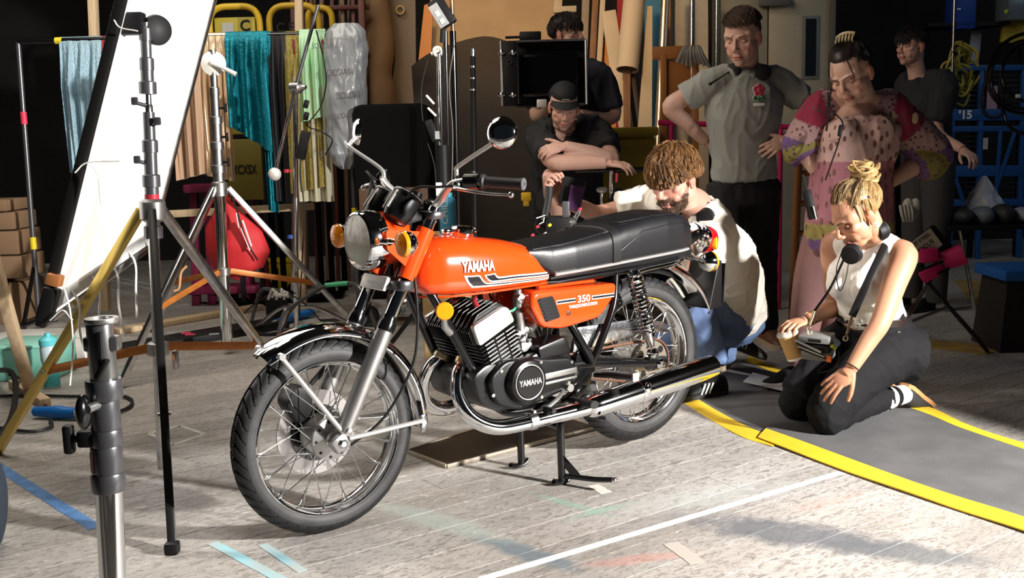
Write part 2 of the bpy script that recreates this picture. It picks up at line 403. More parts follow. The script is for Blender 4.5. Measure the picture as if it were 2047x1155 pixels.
def tyre(R, w, rim, N):
    prof = []
    for k in range(41):
        t = -1 + 2 * k / 40; a = abs(t); s = 1 if t >= 0 else -1
        if a < 0.62: y = a / 0.62 * w * 0.43; r = R - 0.055 * (y / (w * 0.5)) ** 2 * (w / 0.08) * 0.45
        else:
            q = (a - 0.62) / 0.38; y = w * (0.43 + 0.07 * math.sin(math.pi * q) ** 0.8 * (1 if q < 0.5 else 1) - 0.03 * q * q); rs = R - 0.055 * 0.86 ** 2 * (w / 0.08) * 0.45; r = rs + (rim - rs) * q
        prof.append((r, s * y, a))
    S = N * 12; v = []; f = []; n = len(prof)
    for i in range(S):
        th = 2 * math.pi * i / S
        for (r, y, a) in prof:
            g = 0.0
            if 0.06 < a < 0.66:
                ph = (th * N / (2 * math.pi) + (0.5 if y > 0 else 0.0) + 0.95 * (a / 0.62) ** 2.2) % 1.0
                if (i // 12) % 2 == 0 or a > 0.16:
                    g = max(0.0, 1 - abs(ph - 0.5) / 0.14); g = min(1.0, g * 1.8)
            if 0.02 < a < 0.055: g = 0.8
            rr_ = r - 0.006 * g
            v.append((rr_ * math.cos(th), y, rr_ * math.sin(th)))
    for i in range(S):
        j = (i + 1) % S
        for k in range(n - 1): f.append((i * n + k, i * n + k + 1, j * n + k + 1, j * n + k))
    return v, f
def make_wheel(name, c, R, w, N, front):
    t = tyre(R, w, 0.2415, N)
    wh = part(name, xf(t, lambda p: p + c), RUB, smooth=40)
    Y = (0, 1, 0)
    part('rim', lathe([(0.2425, 0.033), (0.2435, 0.0365), (0.240, 0.038), (0.2365, 0.036), (0.2345, 0.030), (0.228, 0.021), (0.2225, 0.012), (0.221, 0.0), (0.2225, -0.012), (0.228, -0.021), (0.2345, -0.030), (0.2365, -0.036), (0.240, -0.038), (0.2435, -0.0365), (0.2425, -0.033), (0.2385, -0.031), (0.236, 0.0), (0.2385, 0.031)], c, Y, 96, True), CHROME, wh)
    # sidewall ring: dusty rubber, painted paler for the light on it
    for s in (1, -1):
        part('sidewall', lathe([(0.2435, s * w * 0.437), (0.250, s * (w * 0.487 + 0.0012)), (0.258, s * (w * 0.504 + 0.0012)), (0.266, s * (w * 0.500 + 0.0012)), (0.2735 if front else 0.281, s * (w * 0.470 + 0.0008))], c, Y, 120, cap=False), RUBW, wh)
    # spokes
    rs = 0.058 if front else 0.062; ys = 0.036 if front else 0.034
    p0, p1 = Vector((rs, 0, 0)), Vector((0.2225 * math.cos(0.62), 0, 0.2225 * math.sin(0.62)))
    sp = VF(); sp.add(rod((rs, ys, 0), (p1.x, 0.008, p1.z), 0.0017, seg=6)); d = (Vector((rs, ys, 0)) - Vector((p1.x, 0.008, p1.z))).normalized(); e = Vector((p1.x, 0.008, p1.z)); sp.add(rod(e - d * 0.003, e + d * 0.016, 0.0032, seg=6))
    me = [mesh('spoke', sp, 60)]
    for mir in ((1, -1), (-1, 1), (-1, -1)):
        q = VF(); q.v = [(x, y * mir[0], z * mir[1]) for (x, y, z) in sp.v]; q.f = [t_[::-1] if mir[0] * mir[1] < 0 else t_ for t_ in sp.f]; q.m = sp.m; me.append(mesh('spoke', q, 60))
    for k in range(36):
        o = ob('spoke', me[k % 4], CHROME2, wh); o.location = c; o.rotation_euler = (0, -2 * math.pi * k / 36, 0)
    return wh
FW = make_wheel('front_wheel', FA, 0.305, 0.082, 46, True)
RW = make_wheel('rear_wheel', RA, 0.320, 0.094, 48, False)
Y1 = (0, 1, 0)
part('hub', lathe([(0.010, 0.068), (0.022, 0.066), (0.026, 0.056), (0.050, 0.050), (0.066, 0.046), (0.068, 0.034), (0.062, 0.030), (0.030, 0.022), (0.030, -0.022), (0.062, -0.03), (0.066, -0.04), (0.03, -0.05), (0.012, -0.06)], FA, Y1, 40), ALU, FW)
for k in range(9):
    a = k * 2 * math.pi / 9; part('hub_rivet', lathe([(0.0052, 0), (0.0045, 0.003)], FA + Vector((0.055 * math.cos(a), 0.0475, 0.055 * math.sin(a))), Y1, 10), BLKM, FW)
dv = VF(); dv.add(lathe([(0.134, -0.058), (0.134, -0.065), (0.088, -0.065), (0.088, -0.058)], FA, Y1, 64, True)); part('brake_disc', dv, mat('disc_steel', (0.40, 0.38, 0.37), 0.35, 0.85), FW)
part('disc_carrier', lathe([(0.09, -0.052), (0.09, -0.064), (0.03, -0.045), (0.03, -0.04)], FA, Y1, 40), BLK, FW)
cal = part('brake_caliper', prism(rpoly([(1.345, 0.375), (1.395, 0.345), (1.435, 0.42), (1.40, 0.47), (1.345, 0.455)], 0.02), -0.10, -0.02, 0.008), BLKM)
ob('hose_mount', rod((1.33, -0.06, 0.46), (1.25, -0.06, 0.53), 0.008), BLKM, cal)
# rear hub, sprocket with round holes, chain
part('hub', lathe([(0.012, 0.08), (0.03, 0.075), (0.06, 0.06), (0.075, 0.05), (0.075, -0.05), (0.06, -0.07), (0.02, -0.08)], RA, Y1, 36), ALU, RW)
def sprocket(c, R, y, teeth, holes):
    v = []; f = []
    S = teeth * 4
    for yy in (y, y + 0.006):
        for i in range(S):
            a = 2 * math.pi * i / S; r = R + (0.006 if i % 4 in (1, 2) else -0.002); v.append((c.x + r * math.cos(a), yy, c.z + r * math.sin(a)))
        for i in range(S):
            a = 2 * math.pi * i / S; v.append((c.x + 0.036 * math.cos(a), yy, c.z + 0.036 * math.sin(a)))
    for i in range(S):
        j = (i + 1) % S
        f += [(i, S + i, S + j, j), (2 * S + i, 2 * S + j, 3 * S + j, 3 * S + i), (i, j, 2 * S + j, 2 * S + i)]
    return v, f
spk = part('sprocket', sprocket(RA, 0.083, 0.083, 40, 6), mat('sprocket_steel', (0.45, 0.40, 0.33), 0.4, 0.9))
for k in range(6):
    a = k * math.pi / 3 + 0.3; ob('sprocket_hole', lathe([(0.0135, 0.0), (0.0135, 0.0012)], RA + Vector((0.062 * math.cos(a), 0.0892, 0.062 * math.sin(a))), Y1, 16), BLKM, spk)
CHN = mat('rusty_chain', (0.16, 0.085, 0.055), 0.5, 0.8)
chain = bpy.data.objects.new('chain', None); COL.objects.link(chain); chain.parent = BIKE
lk = VF(); lk.add(box((0, 0.005, 0), (0.0145, 0.0022, 0.0085), 0.002)).add(box((0, -0.005, 0), (0.0145, 0.0022, 0.0085), 0.002)).add(lathe([(0.0042, -0.005), (0.0042, 0.005)], (0.004, 0, 0), Y1, 8))
lm = mesh('chain_link', lk, 40)
sp0 = Vector((0.43, 0.089, 0.405)); r0, r1 = 0.036, 0.086
def chain_pt(s):     # runs: upper, rear arc, lower
    up0, up1 = sp0 + Vector((0.004, 0, r0)), RA + Vector((0.0, 0.089, r1)); L1 = (up0 - up1).length; La = math.pi * r1; lo1 = sp0 + Vector((0.004, 0, -r0)); lo0 = RA + Vector((0, 0.089, -r1)); L2 = (lo1 - lo0).length
    if s < L1: return up0.lerp(up1, s / L1), up1 - up0
    if s < L1 + La:
        a = math.pi / 2 + (s - L1) / r1; return RA + Vector((r1 * math.cos(a), 0.089, r1 * math.sin(a))), Vector((-math.sin(a), 0, math.cos(a)))
    if s < L1 + La + L2: return lo0.lerp(lo1, (s - L1 - La) / L2), lo1 - lo0
    return None, None
s = 0.0
while True:
    p, d = chain_pt(s)
    if p is None: break
    o = ob('chain_link', lm, CHN, chain); o.location = p; o.rotation_euler = (0, -math.atan2(d.z, d.x), 0); s += 0.0127
# fork
for sy in (1, -1):
    y = 0.095 * sy
    low = part('fork_slider', tube([fork(0.64, y), fork(0.60, y), fork(0.42, y), fork(0.335, y)], [0.0245, 0.0275, 0.0265, 0.0255], 24), ALU)
    ob('axle_clamp', box(fork(0.305, y), (0.055, 0.036, 0.05), 0.008, (0, RAKE, 0)), ALU, low)
    ob('axle_nut', lathe([(0.015, -0.022), (0.015, 0.024), (0.009, 0.028)], FA + Vector((0, y, 0)), (0, sy, 0), 6), CHROME2, low)
    ob('clamp_bolt', rod(fork(0.345, y) + Vector((0.0, 0.018 * sy, 0)), fork(0.345, y) + Vector((0, 0.034 * sy, 0)), 0.007, seg=8), CHROME, low)
    part('fork_tube', rod(fork(0.77, y), fork(0.63, y), 0.0205, seg=24), CHROME)
    part('dust_seal', tube([fork(0.668, y), fork(0.655, y), fork(0.648, y), fork(0.625, y)], [0.0225, 0.0235, 0.0275, 0.028], 24), BLK)
    # orange headlamp ear around the upper fork
    ear = part('headlamp_ear', rod(fork(0.775, y), fork(0.925, y), 0.0285, seg=24), ORANGE)
    c0, c1, c2, c3 = fork(0.80, y), fork(0.918, y), Vector((1.135, y, 0.935)), Vector((1.135, y, 0.875))
    ob('ear_plate', prism(rpoly([(c0.x, c0.z), (c1.x, c1.z), (c2.x, c2.z), (c3.x, c3.z)], 0.012), y + 0.010 * sy - 0.002, y + 0.010 * sy + 0.002), ORANGE, ear)
    part('brake_lug', tube([fork(0.50, y), fork(0.50, y) + Vector((-0.03, 0, 0.0))], [0.012, 0.009], 10), ALU)
part('lower_yoke', prism(rpoly([(1.055, -0.13), (1.105, -0.13), (1.115, 0.0), (1.105, 0.13), (1.055, 0.13), (1.03, 0.04), (1.03, -0.04)], 0.02), 0.744, 0.774, 0.006, 'xy'), GUN)
part('yoke_badge', box((1.122, 0.0, 0.764), (0.014, 0.150, 0.046), 0.005, (0, -0.45, 0)), mat('badge_white', (0.88, 0.86, 0.80), 0.4))
tx = text_vf('YAMAHA', 0.016)
part('badge_text', xf(tx, lambda p: Vector((1.1295 + p.y * 0.42, p.x, 0.762 + p.y * 0.9))), mat('badge_grey', (0.45, 0.44, 0.42), 0.4), smooth=None)
part('upper_yoke', prism(rpoly([(0.93, -0.125), (0.99, -0.125), (0.985, 0.125), (0.93, 0.125), (0.90, 0.04), (0.90, -0.04)], 0.02), 0.955, 0.98, 0.006, 'xy'), GUN)
for sy in (1, -1): part('fork_cap', tube([fork(0.925, 0.095 * sy), fork(0.955, 0.095 * sy), fork(0.99, 0.095 * sy)], [0.021, 0.021, 0.017], 20), CHROME)
part('steering_head', rod((1.03, 0, 0.74), (0.93, 0, 0.95), 0.032, seg=20), BLK)
# headlamp
HX, HZ = 1.10, 0.898; XF = (1, 0, 0)
hl = part('headlamp_shell', lathe([(0.0, -0.105), (0.045, -0.098), (0.072, -0.075), (0.083, -0.04), (0.086, 0.0), (0.086, 0.03)], (HX, 0, HZ), XF, 40), ORANGE)
ob('headlamp_rim', lathe([(0.087, 0.01), (0.0915, 0.014), (0.093, 0.035), (0.0925, 0.066), (0.089, 0.076), (0.083, 0.079), (0.081, 0.074), (0.084, 0.06)], (HX, 0, HZ), XF, 56, cap=False), CHROME, hl)
def lens_mat():
    m = mat('lens_glass', (0.86, 0.83, 0.72), 0.15, trans=0.40, ior=1.25, coat=0.5); nt = m.node_tree
    tc = nt.nodes.new('ShaderNodeTexCoord'); wv = nt.nodes.new('ShaderNodeTexWave'); wv.bands_direction = 'Y'; wv.inputs['Scale'].default_value = 90; bp = nt.nodes.new('ShaderNodeBump'); bp.inputs['Strength'].default_value = 0.4; bp.inputs['Distance'].default_value = 0.004
    nt.links.new(tc.outputs['Object'], wv.inputs[0]); nt.links.new(wv.outputs['Fac'], bp.inputs['Height']); nt.links.new(bp.outputs[0], nt.nodes['Principled BSDF'].inputs['Normal']); return m
ob('headlamp_lens', lathe([(0.0, 0.094), (0.03, 0.0925), (0.06, 0.087), (0.0835, 0.076), (0.083, 0.072), (0.06, 0.083), (0.03, 0.0885), (0.0, 0.09)], (HX, 0, HZ), XF, 48, cap=False), lens_mat(), hl)
ob('headlamp_reflector', lathe([(0.012, 0.005), (0.03, 0.012), (0.055, 0.03), (0.083, 0.068)], (HX, 0, HZ), XF, 40, cap=False), mat('reflector_silver', (0.92, 0.90, 0.82), 0.45, 0.5), hl)
ob('headlamp_bulb', ball((HX + 0.03, 0, HZ), (0.016, 0.009, 0.009), 12, 8), mat('bulb_glass', (0.9, 0.85, 0.7), 0.1), hl)
part('headlamp_bolt', rod((HX + 0.03, 0.08, HZ), (HX + 0.03, 0.118, HZ), 0.011, seg=12), CHROME)
# turn signals
def signal(c, fwd, arm_to):
    c = Vector(c); d = (fwd, 0, 0)
    s_ = part('turn_signal', lathe([(0.006, -0.034), (0.018, -0.032), (0.030, -0.022), (0.0375, -0.006), (0.040, 0.006), (0.0385, 0.009)], c, d, 32), CHROME, label='round turn signal with amber lens and chrome cup')
    ob('signal_lens', lathe([(0.0385, 0.006), (0.0395, 0.012), (0.036, 0.020), (0.024, 0.026), (0.014, 0.0265), (0.0135, 0.029), (0.0, 0.0295)], c, d, 32), AMBER, s_)
    ob('signal_arm', rod(c - Vector((fwd * 0.006, 0, 0)), arm_to, 0.008, seg=12), CHROME, s_)
    for k in (1, -1): ob('lens_screw', ball(c + Vector((fwd * 0.018, 0, 0.031 * k)), 0.0032, 8, 6), CHROME, s_)
signal((1.125, 0.205, 0.898), 1, (1.125, 0.10, 0.90)); signal((1.125, -0.205, 0.898), 1, (1.125, -0.10, 0.90))
signal((-0.205, 0.185, 0.72), -1, (-0.20, 0.07, 0.728)); signal((-0.235, -0.185, 0.72), -1, (-0.235, -0.07, 0.73))
# gauges
GD = Vector((-0.62, 0, 0.78)).normalized()
for sy in (1, -1):
    c = Vector((1.045, 0.060 * sy, 1.00))
    g = part('gauge', lathe([(0.020, -0.06), (0.040, -0.052), (0.047, -0.03), (0.0485, 0.0), (0.0485, 0.028), (0.051, 0.030), (0.051, 0.040), (0.046, 0.042)], c, GD, 36), mat('gauge_black', (0.006, 0.006, 0.0065), 0.3))
    ob('gauge_glass', lathe([(0.0465, 0.039), (0.0, 0.0395)], c, GD, 28), BLKM, g)
    ob('gauge_bezel', rring(0.0495, 0.0022, c + GD * 0.036, GD, 40, 8), mat('grey_bezel_glint', (0.55, 0.55, 0.55), 0.35, 0.7), g)
    for k in (-0.9, 0.0): ob('gauge_glint', tube([c + GD * h + (Vector((0, 1, 0)) * math.sin(k * 0.9 + 0.2) + GD.cross(Vector((0, 1, 0))) * -math.cos(k * 0.9 + 0.2)) * 0.0495 for h in (-0.035, -0.01, 0.028)], 0.0035, 8), mat('grey_bezel_glint'), g)  # pale strips modelled as the reflections on the black pod
    ob('gauge_cable', tube(spline([c - GD * 0.058, c - GD * 0.11 + Vector((0.0, 0, 0)), Vector((1.03, 0.05 * sy, 0.86)), Vector((1.02, 0.07 * sy, 0.76))], 6), 0.0045, 8), BLKM, g)
part('gauge_console', box((1.035, 0, 1.012), (0.06, 0.05, 0.045), 0.01, (0, -0.67, 0)), mat('console_black', (0.03, 0.03, 0.032), 0.4))
part('gauge_bracket', prism(rpoly([(0.985, 0.955), (1.06, 0.94), (1.07, 0.965), (1.0, 0.99)], 0.008), -0.09, 0.09, 0.003), BLKM)
part('ignition_switch', rod((0.985, 0.0, 0.97), (0.955, 0.0, 1.035), 0.022, seg=18), BLK)
# handlebar
hbp = [(0.935, 0.02, 0.992), (0.935, 0.06, 0.992), (0.94, 0.10, 1.005), (0.955, 0.18, 1.052), (0.945, 0.225, 1.072), (0.90, 0.30, 1.073), (0.838, 0.405, 1.065)]
hb = spline([(x, -y, z) for (x, y, z) in hbp[::-1]] + hbp, 6); part('handlebar', tube(hb, 0.0125, 14), POL)
for sy in (1, -1):
    S = lambda p: Vector((p[0], p[1] * sy, p[2]))
    part('bar_clamp', box(S((0.938, 0.055, 0.99)), (0.042, 0.03, 0.05), 0.008), BLK)
    a, b_ = S((0.905, 0.292, 1.0735)), S((0.838, 0.408, 1.065)); ax = (b_ - a).normalized()
    gr = part('grip', tube([a, a + ax * 0.004, a + ax * 0.008, a + ax * 0.012, a + ax * 0.11, a + ax * 0.124, b_], [0.0225, 0.0235, 0.0225, 0.0165, 0.0165, 0.0175, 0.0195], 20), RUB)
    ob('grip_end', lathe([(0.019, 0), (0.017, 0.003), (0.006, 0.003), (0.005, 0.0)], b_, ax, 20), mat('grip_grey', (0.10, 0.10, 0.11), 0.5), gr)
    sw = part('switch_housing', tube([S((0.932, 0.245, 1.074)), S((0.91, 0.285, 1.0745))], [0.025, 0.025], 16), BLK)
    ob('switch_button', box(S((0.915, 0.262, 1.10)), (0.014, 0.012, 0.012), 0.003), BLKM, sw)
    lp = [S((0.955, 0.235, 1.062)), S((0.975, 0.255, 1.058)), S((0.972, 0.30, 1.052)), S((0.94, 0.37, 1.042)), S((0.905, 0.435, 1.038))]
    lv = part('lever', tube(spline(lp, 6), [0.011, 0.010, 0.009, 0.008, 0.007], 10, flat=0.6), CHROME2)
    ob('lever_ball', ball(lp[-1], 0.0095, 12, 8), CHROME2, lv); ob('lever_perch', box(lp[0], (0.03, 0.028, 0.026), 0.006), BLK, lv)
    part('control_cable', tube(spline([lp[0], S((1.0, 0.2, 1.06)), S((1.045, 0.12, 1.05)), S((1.06, 0.05, 0.95)), S((1.02, 0.04, 0.85))] if sy > 0 else [lp[0], S((1.02, 0.2, 1.10)), S((1.06, 0.1, 1.08)), S((1.02, 0.06, 0.9))], 7), 0.004, 8), BLKM)
    mp = [S((0.945, 0.218, 1.075)), S((0.947, 0.22, 1.105)), S((0.945, 0.232, 1.122)), S((0.915, 0.375, 1.190))]
    if sy < 0: mp = [S((0.945, 0.218, 1.075)), S((0.947, 0.22, 1.10)), S((0.96, 0.25, 1.125)), S((1.005, 0.335, 1.183)), S((0.995, 0.35, 1.195)), S((0.965, 0.36, 1.215))]
    st_ = part('mirror_stem', tube(spline(mp, 6), 0.0065, 10), POL)
    mc = S((0.922, 0.418, 1.217)) if sy > 0 else S((0.945, 0.39, 1.235)); md = Vector((0.85, 0.50, 0.12)).normalized() if sy > 0 else Vector((0.93, -0.33, 0.10)).normalized()
    mi = part('mirror', lathe([(0.0, 0.019), (0.015, 0.0185), (0.03, 0.015), (0.042, 0.007), (0.0475, -0.003), (0.047, -0.008), (0.043, -0.009)], mc, md, 40), CHROME)
    ob('mirror_glass', lathe([(0.0435, -0.0085), (0.0, -0.009)], mc, md, 32), mat('mirror_glass', (0.9, 0.9, 0.9), 0.02, 1.0), mi)
    ob('mirror_ball', ball(mp[-1].lerp(mc, 0.3), 0.010, 12, 8), CHROME, mi)
# front brake hose and speedometer cable
part('speedometer_cable', tube(spline([(1.03, 0.075, 0.86), (1.05, 0.125, 0.76), (1.055, 0.135, 0.62), (1.08, 0.13, 0.5), (1.17, 0.11, 0.36), (1.28, 0.085, 0.285)], 8), 0.0045, 8), BLKM)
part('brake_hose', tube(spline([(1.0, -0.2, 1.08), (1.08, -0.12, 0.95), (1.09, -0.1, 0.75), (1.12, -0.08, 0.63), (1.3, -0.07, 0.47)], 8), 0.006, 8), BLKM)
# mudguards
def guard(c, R, w, a0, a1, name, m, lip=0.006, drop=0.03, n=44):
    def fn(u, v):
        a = math.radians(a0 + (a1 - a0) * u); t = -1 + 2 * v; tt = max(-1, min(1, t))
        y = w * math.sin(tt * math.pi / 2 * 0.97); r = R - drop * (1 - math.cos(tt * math.pi / 2)) ** 1.2
        e = min(u, 1 - u) * n
        if e < 2: y *= 0.80 + 0.20 * math.sin(e / 2 * math.pi / 2)
        return Vector((c.x + r * math.cos(a), y, c.z + r * math.sin(a)))
    g = part(name, thick(grid(fn, n, 14), 0.002), m, smooth=50)
    for s_ in (0, 1): ob('rolled_edge', tube([fn(k / n, s_) for k in range(n + 1)], 0.0035, 8), m, g)
    return g
fg = guard(FA, 0.352, 0.062, 54, 187, 'front_mudguard', CHROME)
fg['label'] = 'chrome front mudguard'
def gp(a, y, R=0.335): return FA + Vector((R * math.cos(math.radians(a)), y, R * math.sin(math.radians(a))))
for sy in (1, -1):
    s1 = part('mudguard_stay', tube([fork(0.330, 0.105 * sy), gp(60, 0.075 * sy, 0.318)], [0.0095, 0.0095], 12, flat=0.8), POL)
    ob('stay_bolt', rod(gp(60, 0.07 * sy, 0.33), gp(60, 0.088 * sy, 0.33), 0.011, seg=8), CHROME2, s1)
    s2 = part('mudguard_stay', tube([fork(0.315, 0.108 * sy) + Vector((-0.02, 0, 0)), gp(179, 0.075 * sy, 0.305)], [0.0095, 0.0095], 12, flat=0.8), POL)
    ob('stay_bracket', box(gp(180, 0.066 * sy, 0.315), (0.02, 0.012, 0.045), 0.004), CHROME2, s2); ob('stay_bolt', rod(gp(180, 0.066 * sy, 0.308), gp(180, 0.085 * sy, 0.308), 0.009, seg=8), CHROME2, s2)
part('mudguard_bridge', box(fork(0.575, 0) + Vector((0.0, 0, 0.04)), (0.03, 0.15, 0.02), 0.006), CHROME2)
rg = guard(RA + Vector((-0.02, 0, 0)), 0.392, 0.072, 92, 157, 'rear_mudguard', CHROME, drop=0.04); rg['label'] = 'chrome rear mudguard'
part('number_plate_flap', prism(rpoly([(-0.33, 0.51), (-0.385, 0.70), (-0.405, 0.70), (-0.41, 0.51)], 0.01), -0.075, 0.075, 0.004), mat('flap_black', (0.005, 0.005, 0.005), 0.4))
part('number_plate', box((-0.415, 0, 0.605), (0.006, 0.16, 0.16), 0.003, (0, -0.1, 0)), BLKM)

# tank
TXR, TXF = 0.470, 1.022
def smf(x, a, b): t = max(0, min(1, (x - a) / (b - a))); return t * t * (3 - 2 * t)
def tank_dim(x):
    zt = np.interp(x, [0.47, 0.52, 0.58, 0.66, 0.75, 0.85, 0.93, 0.98, 1.022], [0.770, 0.815, 0.846, 0.866, 0.880, 0.893, 0.894, 0.875, 0.800])
    zb = np.interp(x, [0.47, 0.50, 0.60, 0.75, 0.90, 0.98, 1.022], [0.706, 0.702, 0.699, 0.700, 0.703, 0.712, 0.745])
    w = np.interp(x, [0.47, 0.50, 0.56, 0.66, 0.76, 0.86, 0.94, 0.99, 1.01, 1.022], [0.082, 0.100, 0.116, 0.131, 0.138, 0.138, 0.130, 0.108, 0.085, 0.050])
    return w, zt, zb
def tank_ring(x, n=56):
    w, zt, zb = tank_dim(x); zc = zb + (zt - zb) * 0.42; out = []
    for k in range(n):
        a = 2 * math.pi * k / n; ca, sa = math.cos(a), math.sin(a); e = 2 / 2.7 if sa > 0 else 2 / 4.5
        out.append(Vector((x, w * abs(ca) ** (2 / 2.7 if sa > 0 else 2 / 4.0) * (1 if ca > 0 else -1), zc + ((zt - zc) if sa > 0 else (zc - zb)) * abs(sa) ** e * (1 if sa > 0 else -1))))
    return out
def tank_y(x, z):
    w, zt, zb = tank_dim(x); zc = zb + (zt - zb) * 0.42
    q, n, m_ = ((z - zc) / (zt - zc), 2.7, 2.7) if z > zc else ((zc - z) / (zc - zb), 4.5, 4.0)
    q = min(q, 0.999); return w * (1 - q ** n) ** (1 / m_)
xs = [TXR + (TXF - TXR) * (0.5 - 0.5 * math.cos(math.pi * k / 60)) for k in range(61)]
tk = part('fuel_tank', loft([tank_ring(x) for x in xs]), ORANGE, smooth=60)
SM = tk.modifiers.new('s', 'SMOOTH'); SM.factor = 0.5; SM.iterations = 6
part('tank_seam', tube([Vector((x, tank_y(x, 0.712) - 0.002, 0.7045)) for x in np.linspace(0.50, 0.98, 20)], 0.004, 8), ORANGE, tk)
cap = part('filler_cap', lathe([(0.040, -0.012), (0.043, 0.0), (0.043, 0.012), (0.037, 0.020), (0.015, 0.024), (0.0, 0.024)], (0.785, 0, 0.895), (-0.08, 0, 1), 36), CHROME)
ob('cap_hinge', box((0.842, 0, 0.903), (0.035, 0.03, 0.018), 0.006), CHROME, cap); ob('cap_latch', box((0.738, 0, 0.90), (0.018, 0.024, 0.02), 0.005), CHROME, cap)
TD = 0.0018
def decal(name, poly, m, off=TD, dens=1, parent=tk):         # flat print laid on the flank: polygon strips given as (upper line, lower line)
    up, lo = poly; n = len(up); v = []
    R = 5
    for i in range(n):
        for j in range(R):
            p = Vector(up[i]).lerp(Vector(lo[i]), j / (R - 1)); v.append((p.x, tank_y(p.x, p.y) + off, p.y))
    f = [(i * R + j, (i + 1) * R + j, (i + 1) * R + j + 1, i * R + j + 1) for i in range(n - 1) for j in range(R - 1)]
    return part(name, (v, f), m, parent, 60)
def stripe(x0, x1, za, zb_, h, m, off=TD, name='stripe', n=24):
    return decal(name, ([(x0 + (x1 - x0) * k / n, za + (zb_ - za) * k / n + h / 2) for k in range(n + 1)], [(x0 + (x1 - x0) * k / n, za + (zb_ - za) * k / n - h / 2) for k in range(n + 1)]), m, off)
DW = mat('decal_white', (0.85, 0.84, 0.80), 0.3, coat=0.5); DB = mat('decal_black', (0.012, 0.010, 0.014), 0.3, coat=0.5)
def qline(pts, n=10): return [tuple(p) for p in spline([Vector((a, b, 0)) for a, b in pts], n)]
def hook(up, lo, m, off, name):
    U = [Vector((p[0], p[1])) for p in spline([(a, c, 0) for a, c in up], 5)]; Lw = [Vector((p[0], p[1])) for p in spline([(a, c, 0) for a, c in lo], 5)]
    return decal(name, (U, Lw), m, off)
hook([(.8754,.7715),(.8465,.7686),(.8173,.7671),(.8089,.7586),(.7989,.7467),(.7835,.7382),(.7286,.7359),(.6562,.7333),(.582,.730),(.490,.7268)], [(.8754,.7715),(.8715,.7599),(.866,.7503),(.8579,.7401),(.8479,.7325),(.8343,.7281),(.729,.7243),(.6565,.7236),(.5822,.7211),(.490,.7196)], DW, 0.0016, 'white_stripe')
hook([(.8644,.7659),(.8433,.7646),(.8202,.7631),(.8119,.7543),(.8018,.743),(.7836,.7348),(.7287,.7330),(.6563,.7306),(.582,.7279),(.490,.7250)], [(.8644,.7659),(.8613,.7574),(.8568,.7499),(.8509,.743),(.8436,.7377),(.8334,.7338),(.7288,.7290),(.6564,.7275),(.5821,.7251),(.490,.7228)], DB, 0.0023, 'black_stripe')
hook([(.7982,.7655),(.7772,.7662),(.7553,.7675),(.7492,.7605),(.7404,.7556),(.728,.7538),(.6556,.7525),(.5815,.7484),(.490,.7440)], [(.7982,.7655),(.7943,.7594),(.7882,.7519),(.7794,.7441),(.7676,.7395),(.7286,.7385),(.6561,.7377),(.5819,.7342),(.490,.7304)], DW, 0.0019, 'white_stripe')
hook([(.7906,.763),(.7756,.7632),(.7579,.7637),(.7515,.7556),(.7424,.750),(.7282,.7488),(.6558,.7478),(.5816,.7433),(.490,.7392)], [(.7906,.763),(.7873,.7581),(.7819,.7524),(.7744,.7476),(.7639,.7442),(.7283,.7430),(.6559,.7424),(.5817,.7388),(.490,.7350)], DB, 0.0026, 'black_stripe')
def lettering(s, xc, zc, size, sx, m, yfun, name, parent, slope=0.0, bold=0.0, off=0.003):
    t = text_vf(s, size, 0.0, bold, sx); return part(name, xf(t, lambda p: Vector((xc - p.x, yfun(xc - p.x, zc + p.y - slope * p.x) + off, zc + p.y - slope * p.x))), m, parent, None)
lettering('YAMAHA', 0.819, 0.795, 0.047, 0.64, DW, tank_y, 'tank_lettering', tk, 0.035, 0.0014, 0.0032)
lettering('YAMAHA', 0.8192, 0.7948, 0.047, 0.64, mat('decal_maroon', (0.25, 0.02, 0.01), 0.4), tank_y, 'lettering_outline', tk, 0.035, 0.0026, 0.0026)

# seat
def seat_dim(x):
    zb = np.interp(x, [-0.235, -0.13, 0.22, 0.49, 0.585], [0.765, 0.748, 0.735, 0.722, 0.790])
    zt = np.interp(x, [-0.238, -0.225, -0.19, -0.13, -0.05, 0.05, 0.16, 0.22, 0.25, 0.36, 0.46, 0.53, 0.585], [0.80, 0.855, 0.895, 0.916, 0.922, 0.915, 0.898, 0.882, 0.874, 0.864, 0.854, 0.848, 0.838])
    w = np.interp(x, [-0.238, -0.22, -0.19, -0.14, -0.05, 0.10, 0.25, 0.40, 0.50, 0.585], [0.045, 0.085, 0.108, 0.122, 0.130, 0.134, 0.134, 0.130, 0.120, 0.105])
    return w, zt, zb
def seat_ring(x, n=64):
    w, zt, zb = seat_dim(x); out = []
    for k in range(n):
        a = 2 * math.pi * k / n; ca, sa = math.cos(a), math.sin(a); zc = zb + (zt - zb) * 0.45
        y = w * abs(ca) ** (2 / 3.4) * (1 if ca > 0 else -1); z = zc + ((zt - zc) if sa > 0 else (zc - zb)) * abs(sa) ** (2 / (3.0 if sa > 0 else 7.0)) * (1 if sa > 0 else -1)
        if sa > 0.55 and abs(y) < w * 0.80: z += 0.0022 * abs(math.sin(x * math.pi / 0.017)) ** 0.5 - 0.002 - 0.004 * smf(abs(y) / w, 0.8, 0.74)
        out.append(Vector((x, y, z)))
    return out
sx_ = list(np.linspace(-0.238, -0.19, 10)) + list(np.linspace(-0.186, 0.55, 190)) + list(np.linspace(0.555, 0.585, 5))
SEATM = mat('black_vinyl', (0.009, 0.009, 0.0105), 0.36, bump=0.06, bscale=260, spec=0.6)
seat = part('seat', loft([seat_ring(x) for x in sx_]), SEATM, smooth=60, label='black ribbed dual seat')
